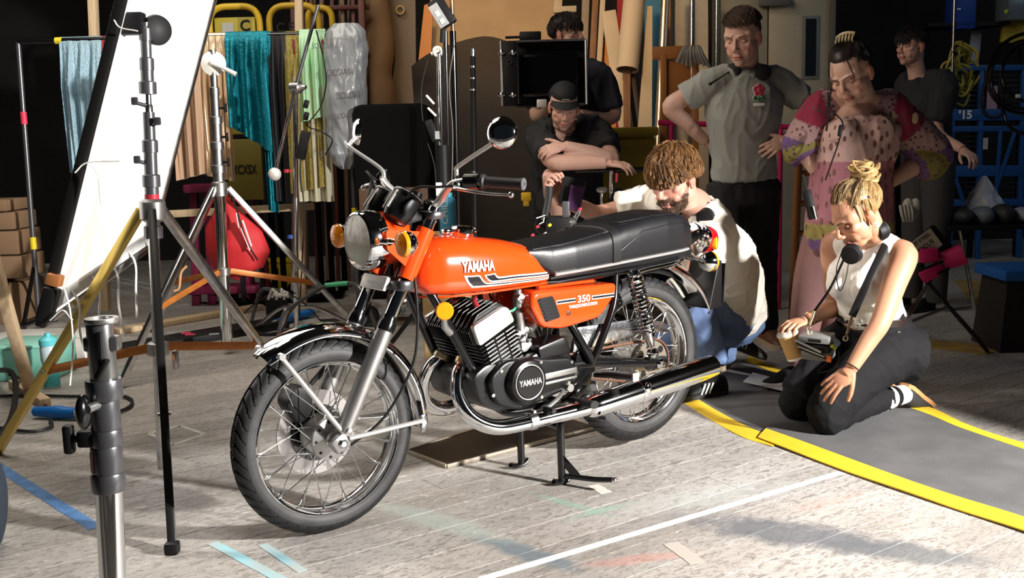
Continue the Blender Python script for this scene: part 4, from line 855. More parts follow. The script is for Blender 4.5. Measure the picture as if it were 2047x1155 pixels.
def head(kind, c, F, U, tone, scale=1.0, stubble=0.0, lips=(0.50, 0.16, 0.13), wide=1.0):
    co, f = head_base(kind); co = co.copy(); R = np.array(frame(F, U)); col = skin_col(len(co), tone)
    def blend(mask, cc): 
        m = np.clip(mask, 0, 1)[:, None]; col[:] = col * (1 - m) + np.array(cc) * m
    x, y, z = co[:, 0], co[:, 1], co[:, 2]; red = (min(1, tone[0] * 1.08), tone[1] * 0.70, tone[2] * 0.66)
    for s_ in (1, -1): blend(0.55 * np.exp(-(((x - 0.042 * s_) / 0.02) ** 2 + ((z + 0.03) / 0.02) ** 2)) * np.clip((y - 0.02) / 0.03, 0, 1), red); blend(0.6 * (np.abs(x) > 0.072) * (z < 0.03) * (z > -0.05) * (np.abs(y) < 0.03), red)
    blend(0.5 * np.exp(-((x / 0.014) ** 2 + ((z + 0.03) / 0.014) ** 2)) * (y > 0.09), red)
    lipm = np.exp(-(((np.abs(x) / 0.023) ** 4) + (((z + 0.068) / 0.0085) ** 4))) * (y > 0.06); blend(0.85 * (lipm > 0.35), lips)
    blend(0.8 * np.exp(-((z + 0.0685) / 0.0016) ** 2) * (np.abs(x) < 0.022) * (y > 0.06), (0.12, 0.03, 0.03))
    for s_ in (1, -1): blend(0.35 * np.exp(-(((x - 0.032 * s_) / 0.018) ** 2 + ((z + 0.004) / 0.011) ** 2)) * np.clip((y - 0.055) / 0.015, 0, 1), (tone[0] * 0.66, tone[1] * 0.52, tone[2] * 0.50))
    if stubble:
        m = ((z < -0.038 - 0.35 * np.maximum(0, np.abs(x) - 0.03) * 0 + 0.9 * np.maximum(0, 0.04 - y) * 0.6)) * (y > -0.03) * (z > -0.125) * (lipm < 0.3); m = m * (z > -0.112) * (y > 0.015); m = m * (1 - np.exp(-(((np.abs(x) - 0.045) / 0.016) ** 2 + ((z + 0.045) / 0.014) ** 2)))
        blend(stubble * m * (0.8 + 0.2 * np.sin(co[:, 0] * 900) * np.sin(co[:, 2] * 1100)), (0.075, 0.045, 0.03))
    return (np.asarray(co * np.array([wide, 1, 1]) * scale) @ R.T + np.array(c), f), col
def face_parts(root, c, F, U, sc, tone, brow=(0.07, 0.04, 0.025), gaze=-0.5, open_=0.35, lash=True, shut=False):
    """eyes with lids, brows"""
    R = frame(F, U); c = Vector(c) - root.location
    T = lambda p: c + R @ (Vector(p) * sc)
    lid = mat('lid_%d' % int(tone[0] * 1000), tuple(t * 0.93 for t in tone), 0.5)
    for s_ in (1, -1):
        e = V(0.032 * s_, 0.0690, 0.0000)
        if shut:
            eo = ob('eyelid', ball(T(e + V(0, 0.0045, 0)), (0.0115 * sc, 0.0045 * sc, 0.0055 * sc), 14, 10, R), lid, root, 180)
            ob('lash', tube([T((0.020 * s_ + 0.024 * s_ * q, 0.0805 - 0.010 * q * q, -0.0050 - 0.004 * math.sin(math.pi * q))) for q in np.linspace(0, 1, 9)], [0.0006, 0.0013, 0.0013, 0.0008], 6), mat('lash_black', (0.02, 0.012, 0.01), 0.6), eo)
        if not shut:
            eo = ob('eye', ball(T(e), 0.0112 * sc, 16, 12), mat('eye_white', (0.72, 0.68, 0.64), 0.15), root, 180)
            g = (R @ V(0.12, 1.0, gaze)).normalized()
            ob('iris', lathe([(0.0058 * sc, 0), (0.004 * sc, 0.0012), (0.0, 0.0015)], T(e) + g * 0.0102 * sc, g, 16), mat('iris_dark', (0.035, 0.022, 0.015), 0.1), eo)
            a = math.radians(90 - 150 * (1 - open_) + 15)
            # upper lid: part of a slightly larger ball
            def lidf(u, v, lo=-78, hi=78):
                az = math.radians(lo + (hi - lo) * u); el = a * -0.0 + (math.radians(95) * v + (1 - v) * math.radians(-38 + 62 * open_)); q = V(math.sin(az) * math.cos(el), math.cos(az) * math.cos(el), math.sin(el)); return T(e + q * 0.0122)
            ob('upper_eyelid', grid(lidf, 12, 8), lid, eo, 180)
            if lash: ob('lash', tube([lidf(k / 10, 0.0) for k in range(11)], 0.0009 * sc, 5), mat('lash_black', (0.02, 0.012, 0.01), 0.6), eo)
            def low(u, v): az = math.radians(-78 + 156 * u); el = math.radians(-95) * v + (1 - v) * math.radians(-34); q = V(math.sin(az) * math.cos(el), math.cos(az) * math.cos(el), math.sin(el)); return T(e + q * 0.0120)
            ob('lower_eyelid', grid(low, 12, 6), lid, eo, 180)
        ob('eyebrow', tube([T((0.013 * s_, 0.0955, 0.0185)), T((0.024 * s_, 0.0945, 0.0225)), T((0.037 * s_, 0.0895, 0.0245)), T((0.052 * s_, 0.0735, 0.0195))], [0.0022 * sc, 0.0030 * sc, 0.0028 * sc, 0.001], 8, flat=0.7), mat('brow_%d' % int(brow[0] * 1000), brow, 0.8), root, 180)

def hand(w, d, back, side, curl=(0.3, 0.3, 0.3, 0.3), spread=0.12, thumb=(0.8, 0.35), sc=1.0, voxel=0.0026):
    """w wrist, d towards the fingers, back = outward normal of the back of the hand, side=+1 when the thumb lies on +y = back x d"""
    X = Vector(d).normalized(); Z = Vector(back); Z = (Z - X * Z.dot(X)).normalized(); Yv = Z.cross(X) * side
    T = lambda p: Vector(w) + (X * p[0] + Yv * p[1] + Z * p[2]) * sc
    P = [tube([T((-0.02, 0, 0)), T((0.0, 0, 0)), T((0.03, 0, 0.002))], [0.024 * sc, 0.024 * sc, 0.026 * sc], 16, flat=0.72, upv=Z)]
    P.append(ball(T((0.048, 0.004, 0.0)), (0.046 * sc, 0.038 * sc, 0.0135 * sc), 20, 14, Matrix((X, Yv, Z)).transposed()))
    P.append(ball(T((0.030, 0.022, -0.006)), (0.030 * sc, 0.018 * sc, 0.014 * sc), 14, 10, Matrix((X, Yv, Z)).transposed()))
    base = [(0.088, 0.029), (0.092, 0.0095), (0.087, -0.0105), (0.078, -0.029)]; ln = [0.072, 0.080, 0.074, 0.058]; rad = [0.0085, 0.0088, 0.0083, 0.0072]
    for i in range(4):
        p = V(base[i][0], base[i][1], 0.0); sa = spread * (1.5 - i); q = [V(0.03, base[i][1] * 0.6, 0), p]; an = 0.0
        cc = curl[i] if isinstance(curl, (list, tuple)) else curl
        cs = cc if isinstance(cc, (list, tuple)) else (cc, cc * 1.25, cc * 0.8)
        for k, fr in enumerate((0.45, 0.31, 0.24)):
            an += cs[k]; st = V(math.cos(an) * math.cos(sa), math.cos(an) * math.sin(sa), -math.sin(an)) * ln[i] * fr; p = p + st; q.append(p.copy())
        r = rad[i]; P.append(tube([T(a) for a in q], [0.011 * sc, r * 1.10 * sc, r * sc, r * 0.92 * sc, r * 0.72 * sc], 12))
        P.append(ball(T(q[-1]), r * 0.78 * sc, 10, 8)); P.append(ball(T(q[1]), r * 1.12 * sc, 10, 8))
    ab, tc = thumb; p = V(0.018, 0.026, -0.006); dirv = V(math.cos(ab), math.sin(ab), -0.25); q = [V(0.005, 0.012, -0.004), p]
    for k, l in enumerate((0.040, 0.032, 0.025)):
        a2 = ab - tc * k; p = p + V(math.cos(a2), math.sin(a2), -0.22 - 0.1 * k).normalized() * l; q.append(p.copy())
    P.append(tube([T(a) for a in q], [0.014 * sc, 0.0135 * sc, 0.0108 * sc, 0.0098 * sc, 0.0075 * sc], 12)); P.append(ball(T(q[-1]), 0.0082 * sc, 10, 8))
    return remesh(P, voxel * sc, 3)

def ell(c, r, f, n=28, p=2.3):          # ring: centre, right half-axis, forward half-axis
    out = []
    for k in range(n):
        a = 2 * math.pi * k / n; ca, sa = math.cos(a), math.sin(a)
        out.append(Vector(c) + Vector(r) * (abs(ca) ** (2 / p) * (1 if ca > 0 else -1)) + Vector(f) * (abs(sa) ** (2 / p) * (1 if sa > 0 else -1)))
    return out
def torso(hip, chest, neck, hr, sr, widths, n=14):
    """rings from hip to neck. hr / sr: unit vectors to the person's right at hip and shoulder; widths: list of (t, half width, half depth, forward shift)"""
    path = spline([hip, hip.lerp(chest, 0.5) + (chest - hip).cross(sr).normalized() * 0.0, chest, neck], 10); N = len(path); rings = []
    for (t, w, d, sh) in widths:
        p = path[min(N - 1, int(round(t * (N - 1))))]; i = min(N - 2, int(t * (N - 1))); up = (path[i + 1] - path[i]).normalized()
        r = hr.lerp(sr, t); r = (r - up * r.dot(up)).normalized(); fw = up.cross(r).normalized()
        rings.append(ell(p + fw * sh, r * w, fw * d))
    return loft(rings)
def limb(pts, rs, n=5, seg=18): return tube(spline(pts, n), rs, seg)
def cloth(name, parts, m, root, voxel=0.009, it=5, fold=0.0, fs=9.0, seed=1.0, colfn=None, stretch=(1, 1, 0.35)):
    co, f = remesh(parts, voxel, it)
    if fold:
        me = bpy.data.meshes.new('t'); me.from_pydata(co.tolist(), [], f); me.update(); nr = np.empty(len(co) * 3, np.float32); me.vertices.foreach_get('normal', nr); nr = nr.reshape(-1, 3); bpy.data.meshes.remove(me)
        st = np.array(stretch); q = co * st
        w1 = fnoise(q, fs, seed); w2 = fnoise(q, fs * 2.3, seed + 5); co = co + nr * (fold * (1 - np.abs(w1)) ** 7 + fold * 0.6 * (1 - np.abs(w2)) ** 8 + fold * 0.3 * w1)[:, None]
    col = None if colfn is None else [colfn(co)]
    me = npmesh(name, [(co - np.array(root.location), f)], col)
    return ob(name, me, m, root)
def body(root, chunks, cols, m): return ob('body', npmesh('body', [(c - np.array(root.location), f) for c, f in chunks], cols), m, root)
def limbs_chunk(parts, tone, voxel=0.006): co, f = remesh(parts, voxel, 4); return (co, f), skin_col(len(co), tone)

# hair: a cap that dives under the scalp below the hairline, plus locks
def hair_cap(c, R, sc, hairline, thickness, n=40, m=26, dz=0.0):
    v = []; f = []
    for i in range(m + 1):
        t = math.pi * i / m
        for k in range(n):
            ph = 2 * math.pi * k / n; d = V(math.sin(t) * math.cos(ph), math.sin(t) * math.sin(ph), math.cos(t)); p = V(0.076 * d.x, 0.096 * d.y, 0.086 * d.z)
            h = hairline(ph, p) ; s_ = smf(p.z, h - 0.012, h + 0.008); th = (thickness(d) if callable(thickness) else thickness) * max(0.4, smf(p.z, h - 0.005, h + 0.030))
            q = p * (0.76 + (0.24 + th / 0.085) * s_) + V(0, -0.012, 0.030)
            v.append(Vector(c) + R @ (q * sc))
    for i in range(m):
        for k in range(n): a, b = i * n + k, i * n + (k + 1) % n; f.append((a, a + n, b + n, b))
    return v, f
def scalp(d, off=0.0):                   # point on the scalp for a direction in the head frame
    d = Vector(d).normalized(); return V((0.076 + off) * d.x, (0.096 + off) * d.y, (0.086 + off) * d.z) + V(0, -0.012, 0.030)
def lock(c, R, sc, dirs, offs, r0, r1=0.0012, jit=0.0, rnd=random, seg=6, n=4):
    P = [Vector(c) + R @ ((scalp(d, o) + V(rnd.uniform(-jit, jit), rnd.uniform(-jit, jit), rnd.uniform(-jit, jit))) * sc) for d, o in zip(dirs, offs)]
    return [P, r0 * sc]
def ring_lock(S, r): return [S[::2] + [S[-1]], r]
def hair_obj(name, root, pieces, cols, rough=0.42, per=18, sr=0.00042):
    """pieces: the first may be a cap (verts, faces); the others are guide paths [points, spread] that become bundles of fine strands"""
    hm = MATS.get('hair_strands') or attr_mat('hair_strands', rough=rough, spec=0.4); L_ = np.array(root.location); base = None
    if isinstance(pieces[0], tuple): v, f = pieces[0]; base = ob(name, npmesh(name, [(np.array([tuple(p) for p in v]) - L_, f)], [np.tile(np.array(cols[0]), (len(v), 1))]), hm, root); pieces = pieces[1:]; cols = cols[1:]
    rg = np.random.default_rng(len(pieces)); pos = []; rad = []; cc = []; NP = 9
    for (P, r), c in zip(pieces, cols):
        S = spline(P, max(2, 12 // (len(P) - 1))); A = np.array([tuple(p) for p in S]); t = np.linspace(0, len(A) - 1, NP); A = np.stack([np.interp(t, np.arange(len(A)), A[:, k]) for k in range(3)], 1) - L_; w = np.linspace(0, 1, NP)
        for k in range(per):
            o = rg.normal(0, 1, 3) * r * 0.75; o2 = rg.normal(0, 1, 3) * r * 0.45; pos.append(A + o * (1 - w)[:, None] + (o * 0.7 + o2) * w[:, None] * 0.9); rad.append(sr * (1 - 0.75 * w ** 2)); m = rg.uniform(0.75, 1.25); cc.append([c[0] * m, c[1] * m, c[2] * m, 1])
    n = len(pos); hc_ = bpy.data.hair_curves.new(name); hc_.add_curves([NP] * n); P_ = np.concatenate(pos).astype(np.float32)
    hc_.attributes['position'].data.foreach_set('vector', P_.ravel()) if 'position' in hc_.attributes else hc_.points.foreach_set('position', P_.ravel())
    ra = hc_.attributes.get('radius') or hc_.attributes.new('radius', 'FLOAT', 'POINT'); ra.data.foreach_set('value', np.concatenate(rad).astype(np.float32))
    ca = hc_.attributes.new('Col', 'FLOAT_COLOR', 'CURVE'); ca.data.foreach_set('color', np.array(cc, np.float32).ravel()); hc_.materials.append(hm)
    o = bpy.data.objects.new(name + '_strands' if base else name, hc_); COL.objects.link(o); o.parent = base or root
    return base or o
SKIN = attr_mat('skin', rough=0.48, subsurf=0.12, bump=0.03, bscale=300)
def shoe(a, toe, up, w=0.045, h=0.07, L=0.27):
    """shoe volume: a heel point on the ground, toe point"""
    a, toe = Vector(a), Vector(toe); d = (toe - a).normalized(); up = Vector(up); up = (up - d * up.dot(d)).normalized(); x = d.cross(up); rings = []
    for t, ww, hh in ((0.0, 0.55, 0.75), (0.04, 0.8, 1.0), (0.2, 0.85, 1.1), (0.4, 0.85, 0.95), (0.6, 1.0, 0.70), (0.8, 1.0, 0.55), (0.93, 0.8, 0.42), (1.0, 0.4, 0.28)):
        c = a + d * (L * t); rings.append([c + x * (w * ww * math.cos(q)) + up * (h * hh * (0.5 + 0.5 * (math.sin(q) if math.sin(q) > 0 else max(-1, math.sin(q) * 3)))) for q in [2 * math.pi * k / 20 for k in range(20)]])
    return loft(rings)
def sole(a, toe, up, w=0.047, L=0.275, t_=0.022):
    a, toe = Vector(a), Vector(toe); d = (toe - a).normalized(); up = Vector(up); up = (up - d * up.dot(d)).normalized(); x = d.cross(up); pts = []
    for t, ww in ((0.0, 0.45), (0.05, 0.8), (0.25, 0.85), (0.45, 0.82), (0.65, 1.0), (0.85, 0.95), (0.95, 0.7), (1.0, 0.35)): pts.append((t, ww))
    ring = [a - d * 0.004 + d * L * t + x * w * ww for t, ww in pts] + [a - d * 0.004 + d * L * t - x * w * ww for t, ww in pts[::-1]]
    return loft([[p - up * 0.002 for p in ring], [p + up * t_ for p in ring]])

# ================= kneeling woman with the blonde bun
def blonde():
    tone = (0.50, 0.255, 0.155)
    rt = thing('person', 'kneeling woman with blonde bun, white sleeveless top and black jeans', 'person', (1.45, 4.2, 0))
    hc = at(1712, 428, 4.06); F, U = V(-0.80, -0.22, -0.55), V(-0.50, -0.12, 0.86); sc = 1.03; R = frame(F, U)
    shN, shF = V(1.535, 4.08, 0.705), V(1.335, 4.33, 0.725); neckb = V(1.435, 4.22, 0.755)
    elN, wrN = V(1.40, 3.93, 0.475), V(1.275, 3.885, 0.302); elF, wrF = at(1668, 612, 4.40), at(1614, 640, 4.19)
    hip = V(1.535, 4.30, 0.31); belt = V(1.49, 4.28, 0.42)
    kneeN, kneeF = V(1.235, 4.03, 0.095), V(1.17, 4.24, 0.095); ankN, ankF = V(1.66, 4.36, 0.075), V(1.60, 4.50, 0.07)
    sr = (shF - shN).normalized(); hr = V(0.42, -0.9, 0).normalized() * -1     # to her right = away from the camera
    hr = V(-0.62, 0.78, 0).normalized()
    (ch, cc) = head('f', hc, F, U, tone, sc, lips=(0.52, 0.15, 0.13)); C = [ch]; K = [cc]
    P = [limb([hc + R @ V(0, -0.02, -0.05), hc + R @ V(0, -0.03, -0.10), neckb, neckb - V(0, 0, 0.05)], [0.043, 0.044, 0.054, 0.07]),
         limb([neckb + V(0.0, 0, -0.03), shN.lerp(neckb, 0.4) + V(0, 0, -0.01), shN, elN.lerp(shN, 0.55), elN, wrN.lerp(elN, 0.6), wrN], [0.05, 0.05, 0.055, 0.048, 0.039, 0.035, 0.0255]),
         ball(shN + V(0.0, 0.01, -0.01), 0.058, 16, 12),
         limb([neckb + V(0.0, 0, -0.03), shF.lerp(neckb, 0.4), shF, elF.lerp(shF, 0.5), elF, wrF.lerp(elF, 0.6), wrF], [0.05, 0.05, 0.052, 0.046, 0.038, 0.034, 0.025]),
         torso(belt - V(0, 0, 0.06), V(1.435, 4.215, 0.62), neckb - V(0, 0, 0.03), hr, sr, [(0.0, 0.125, 0.09, 0), (0.3, 0.115, 0.085, 0), (0.6, 0.125, 0.095, 0), (0.85, 0.11, 0.08, 0), (1.0, 0.07, 0.06, 0)])]
    a, b = limbs_chunk(P, tone); C.append(a); K.append(b)
    dN = V(1.175, 3.90, 0.205) - wrN
    h = hand(wrN, dN, V(-0.25, -0.75, 0.62), 1, curl=[(0.25, 0.25, 0.15), (0.22, 0.25, 0.15), (0.2, 0.25, 0.15), (0.18, 0.3, 0.2)], spread=0.11, thumb=(0.75, 0.2), sc=0.95); C.append(h); K.append(skin_col(len(h[0]), (tone[0], tone[1] * 0.94, tone[2] * 0.94)))
    h = hand(wrF, at(1568, 652, 4.13) - wrF, V(-0.15, -0.25, 0.95), -1, curl=[0.55, 0.5, 0.5, 0.5], spread=0.07, thumb=(0.6, 0.3), sc=0.95); C.append(h); K.append(skin_col(len(h[0]), tone))
    body(rt, C, K, SKIN); face_parts(rt, hc, F, U, sc, tone, brow=(0.08, 0.045, 0.03), gaze=-0.9, open_=0.10, shut=True)
    # top
    TOP = mat('white_knit', (0.80, 0.78, 0.73), 0.75, bump=0.12, bscale=400, sheen=0.3)
    T = [torso(belt - V(0.005, 0, -0.005), V(1.432, 4.212, 0.62), neckb - V(0, 0, 0.02), hr, sr, [(0.0, 0.138, 0.108, 0), (0.15, 0.128, 0.102, 0), (0.32, 0.128, 0.105, 0.004), (0.5, 0.142, 0.118, 0.012), (0.62, 0.148, 0.122, 0.012), (0.75, 0.140, 0.105, 0.006), (0.88, 0.105, 0.085, 0.0), (0.95, 0.075, 0.072, 0)]),
         limb([shN.lerp(neckb, 0.72) - V(0, 0, 0.005), shN.lerp(neckb, 0.33) + V(0, 0, 0.006), shN.lerp(neckb, 0.18) - V(0, 0, 0.05)], [0.050, 0.052, 0.055]), limb([shF.lerp(neckb, 0.6), shF.lerp(neckb, 0.2)], [0.05, 0.054]),
         limb([neckb + V(0, 0, -0.03), neckb + V(0.006, 0.005, 0.012)], [0.066, 0.056])]
    fwv = (neckb - belt).cross(sr).normalized(); fwv = fwv if fwv.x < 0 else -fwv
    for s_ in (1, -1): T.append(ball(V(1.432, 4.212, 0.605) + fwv * 0.080 + sr * 0.058 * s_ - V(0, 0, 0.01), (0.060, 0.060, 0.062), 16, 12))
    cloth('sleeveless_top', T, TOP, rt, 0.0065, 14, 0.005, 10, 2.0)
    # jeans
    J = mat('black_denim', (0.007, 0.007, 0.0085), 0.85, bump=0.15, bscale=500, spec=0.3)
    hN, hF = hip + V(0.045, -0.075, 0.0), hip + V(-0.06, 0.08, 0.0)
    T = [torso(hip - V(0.04, -0.02, 0.09), belt, belt + V(-0.01, 0, 0.02), hr, hr, [(0.0, 0.135, 0.11, 0), (0.3, 0.165, 0.145, -0.03), (0.6, 0.155, 0.125, -0.01), (0.9, 0.135, 0.105, 0)]),
         limb([hN + V(0.07, 0.0, -0.04), hN + V(-0.04, -0.02, -0.02), hN.lerp(kneeN, 0.6) + V(0, 0, 0.035), kneeN + V(0, 0, 0.015), kneeN + V(-0.015, 0, -0.01)], [0.115, 0.118, 0.098, 0.082, 0.060]), ball(kneeN + V(0.0, 0, -0.01), (0.078, 0.080, 0.080), 18, 12),
         limb([kneeN + V(0.0, 0, -0.02), kneeN.lerp(ankN, 0.35) + V(0, 0, 0.0), kneeN.lerp(ankN, 0.75)], [0.068, 0.062, 0.050]),
         limb([hF + V(0.07, 0.02, -0.04), hF + V(-0.04, 0.02, -0.02), hF.lerp(kneeF, 0.6) + V(0, 0, 0.03), kneeF + V(0, 0, 0.01)], [0.112, 0.112, 0.095, 0.080]), ball(kneeF + V(0, 0, -0.01), 0.076, 18, 12), limb([kneeF, kneeF.lerp(ankF, 0.7)], [0.065, 0.05])]
    cloth('jeans', T, J, rt, 0.008, 6, 0.006, 8, 4.0, stretch=(1, 1, 0.8))
    ob('belt', loft([[p - rt.location for p in ell(belt + V(0, 0, z), hr * (0.140 + e), V(-0.78, -0.62, 0) * (0.108 + e))] for z, e in ((-0.016, 0.0), (-0.014, 0.006), (0.014, 0.006), (0.016, 0.0))]), mat('belt_leather', (0.02, 0.012, 0.01), 0.4), rt)
    bk = belt + V(-0.09, -0.075, 0.0) - rt.location; ob('belt_buckle', rring(0.02, 0.003, bk + V(-0.004, -0.004, 0), (-0.78, -0.62, 0), 20, 8), CHROME, rt)
    # socks, shoes
    for (ak, kn, lo) in ((ankN, kneeN, 0), (ankF, kneeF, 1)):
        d = (ak - kn).normalized(); ob('sock', tube([p - rt.location for p in (kn.lerp(ak, 0.68), kn.lerp(ak, 0.85), ak)], [0.052, 0.044, 0.040], 18), mat('sock_white', (0.70, 0.70, 0.68), 0.9), rt); ob('sock_band', tube([p - rt.location for p in (kn.lerp(ak, 0.80), kn.lerp(ak, 0.86))], [0.0475, 0.0455], 18), BLKM, rt)
        he = ak + V(0.005, 0.0, 0.045); toe = ak + d * 0.16 + V(0.03, 0.01, -0.075); up = V(-0.55, -0.35, -0.75)
        ob('shoe', xf(shoe(he, toe, up, 0.043, 0.075, 0.235), lambda p: p - rt.location), mat('black_canvas', (0.02, 0.02, 0.022), 0.7), rt, 60); ob('shoe_sole', xf(sole(he, toe, up, 0.046, 0.24, 0.016), lambda p: p - rt.location), mat('gum_sole', (0.50, 0.24, 0.09), 0.6), rt)
    # hair
    rnd = random.Random(5); bun = V(0, -0.74, 0.68).normalized()
    def hl(ph, p): y = math.sin(ph); return 0.060 if y > 0.55 else (0.012 + 0.048 * smf(y, 0.1, 0.55) if y > 0.0 else -0.055 * smf(-y, 0.0, 0.35) + 0.005)
    pc = [hair_cap(hc, R, sc, hl, 0.010)]; co = [(0.30, 0.19, 0.085)]
    cols = [(0.52, 0.35, 0.15), (0.62, 0.45, 0.22), (0.42, 0.26, 0.10), (0.56, 0.39, 0.17), (0.34, 0.20, 0.075), (0.07, 0.04, 0.02), (0.66, 0.50, 0.27)]
    for k in range(460):
        ph = rnd.uniform(0, 2 * math.pi); y = math.sin(ph); z0 = 0.66 if y > 0.55 else (0.26 if y > 0 else -0.55 + 0.5 * rnd.random()); z0 += rnd.uniform(0, 0.25)
        d0 = V(math.cos(ph) * math.sqrt(max(0.05, 1 - z0 * z0)), y * math.sqrt(max(0.05, 1 - z0 * z0)), z0).normalized(); d1 = d0.slerp(bun, 0.35); d2 = d0.slerp(bun, 0.70)
        lift = rnd.uniform(0.007, 0.0125)
        pc.append(lock(hc, R, sc, [d0, d1, d2, bun], [-0.006, lift, lift, 0.012], rnd.uniform(0.0035, 0.0065), jit=0.003, rnd=rnd)); c = rnd.choice(cols[:5] + cols[6:] if (d0.y < 0.30 or rnd.random() < 0.30) else [cols[5], cols[5], cols[4]]); co.append(c)
    bc = hc + R @ (scalp(bun, 0.030) * sc)
    for k in range(80):
        ax = V(rnd.gauss(0, 0.5), rnd.gauss(0, 0.5) - 0.4, rnd.gauss(0, 0.3) + 0.9).normalized(); x, y, z = axes(R @ ax); rr = rnd.uniform(0.024, 0.050); a0 = rnd.uniform(0, 6.28); L_ = rnd.uniform(2.0, 4.2); ce = bc + Vector((rnd.gauss(0, 0.008), rnd.gauss(0, 0.008), rnd.gauss(0.006, 0.010)))
        S = [ce + (x * math.cos(a0 + L_ * t) + y * math.sin(a0 + L_ * t)) * rr * (1 + 0.2 * t) + z * 0.02 * (t - 0.5) for t in np.linspace(0, 1, 9)]
        pc.append(ring_lock(S, 0.0035)); co.append(rnd.choice(cols[:5]))
    for k in range(14):
        d0 = V(rnd.choice((-1, 1)) * rnd.uniform(0.7, 0.9), rnd.uniform(-0.2, 0.25), 0.25).normalized(); pc.append(lock(hc, R, sc, [d0, (d0 + V(0, 0.05, -0.35)).normalized(), (d0 + V(0, 0.1, -0.8)).normalized()], [0.012, 0.012, 0.010], 0.0022, 0.0006, 0.003, rnd)); co.append(rnd.choice(cols[:5]))
    hair_obj('hair', rt, pc, co, per=22, sr=0.0004)
    ob('nose_stud', ball(hc + R @ (V(-0.012, 0.107, -0.034) * sc) - rt.location, 0.0016, 8, 6), CHROME, rt)
    for s_ in (1,): ob('earring', rring(0.006, 0.001, hc + R @ (V(0.079 * -1, 0.0, -0.048) * sc) - rt.location, (0, 1, 0), 14, 6), CHROME, rt)
    ob('bracelet', rring(0.0275, 0.0022, wrF.lerp(elF, 0.12) - rt.location, wrF - elF, 24, 8), mat('brass', (0.8, 0.6, 0.25), 0.25, 1.0), rt); ob('bracelet', rring(0.0265, 0.0018, wrN.lerp(elN, 0.04) - rt.location, wrN - elN, 24, 8), BLKM, rt)
    kb = V(1.55, 4.17, 0.36) - rt.location; ob('key_fob', prism(rpoly([(-0.02, 0.035), (0.02, 0.035), (0.02, -0.01), (0, -0.03), (-0.02, -0.01)], 0.006), -0.004, 0.004, 0.001), mat('fob_silver', (0.66, 0.55, 0.52), 0.3, 0.7), rt, loc=kb + V(0.0, -0.02, -0.005), rot=(0.25, 0.2, 0.5))
    return dict(hc=hc, R=R, neck=neckb, shN=shN, shF=shF, wrF=wrF, belt=belt, rt=rt)
BL = blonde()

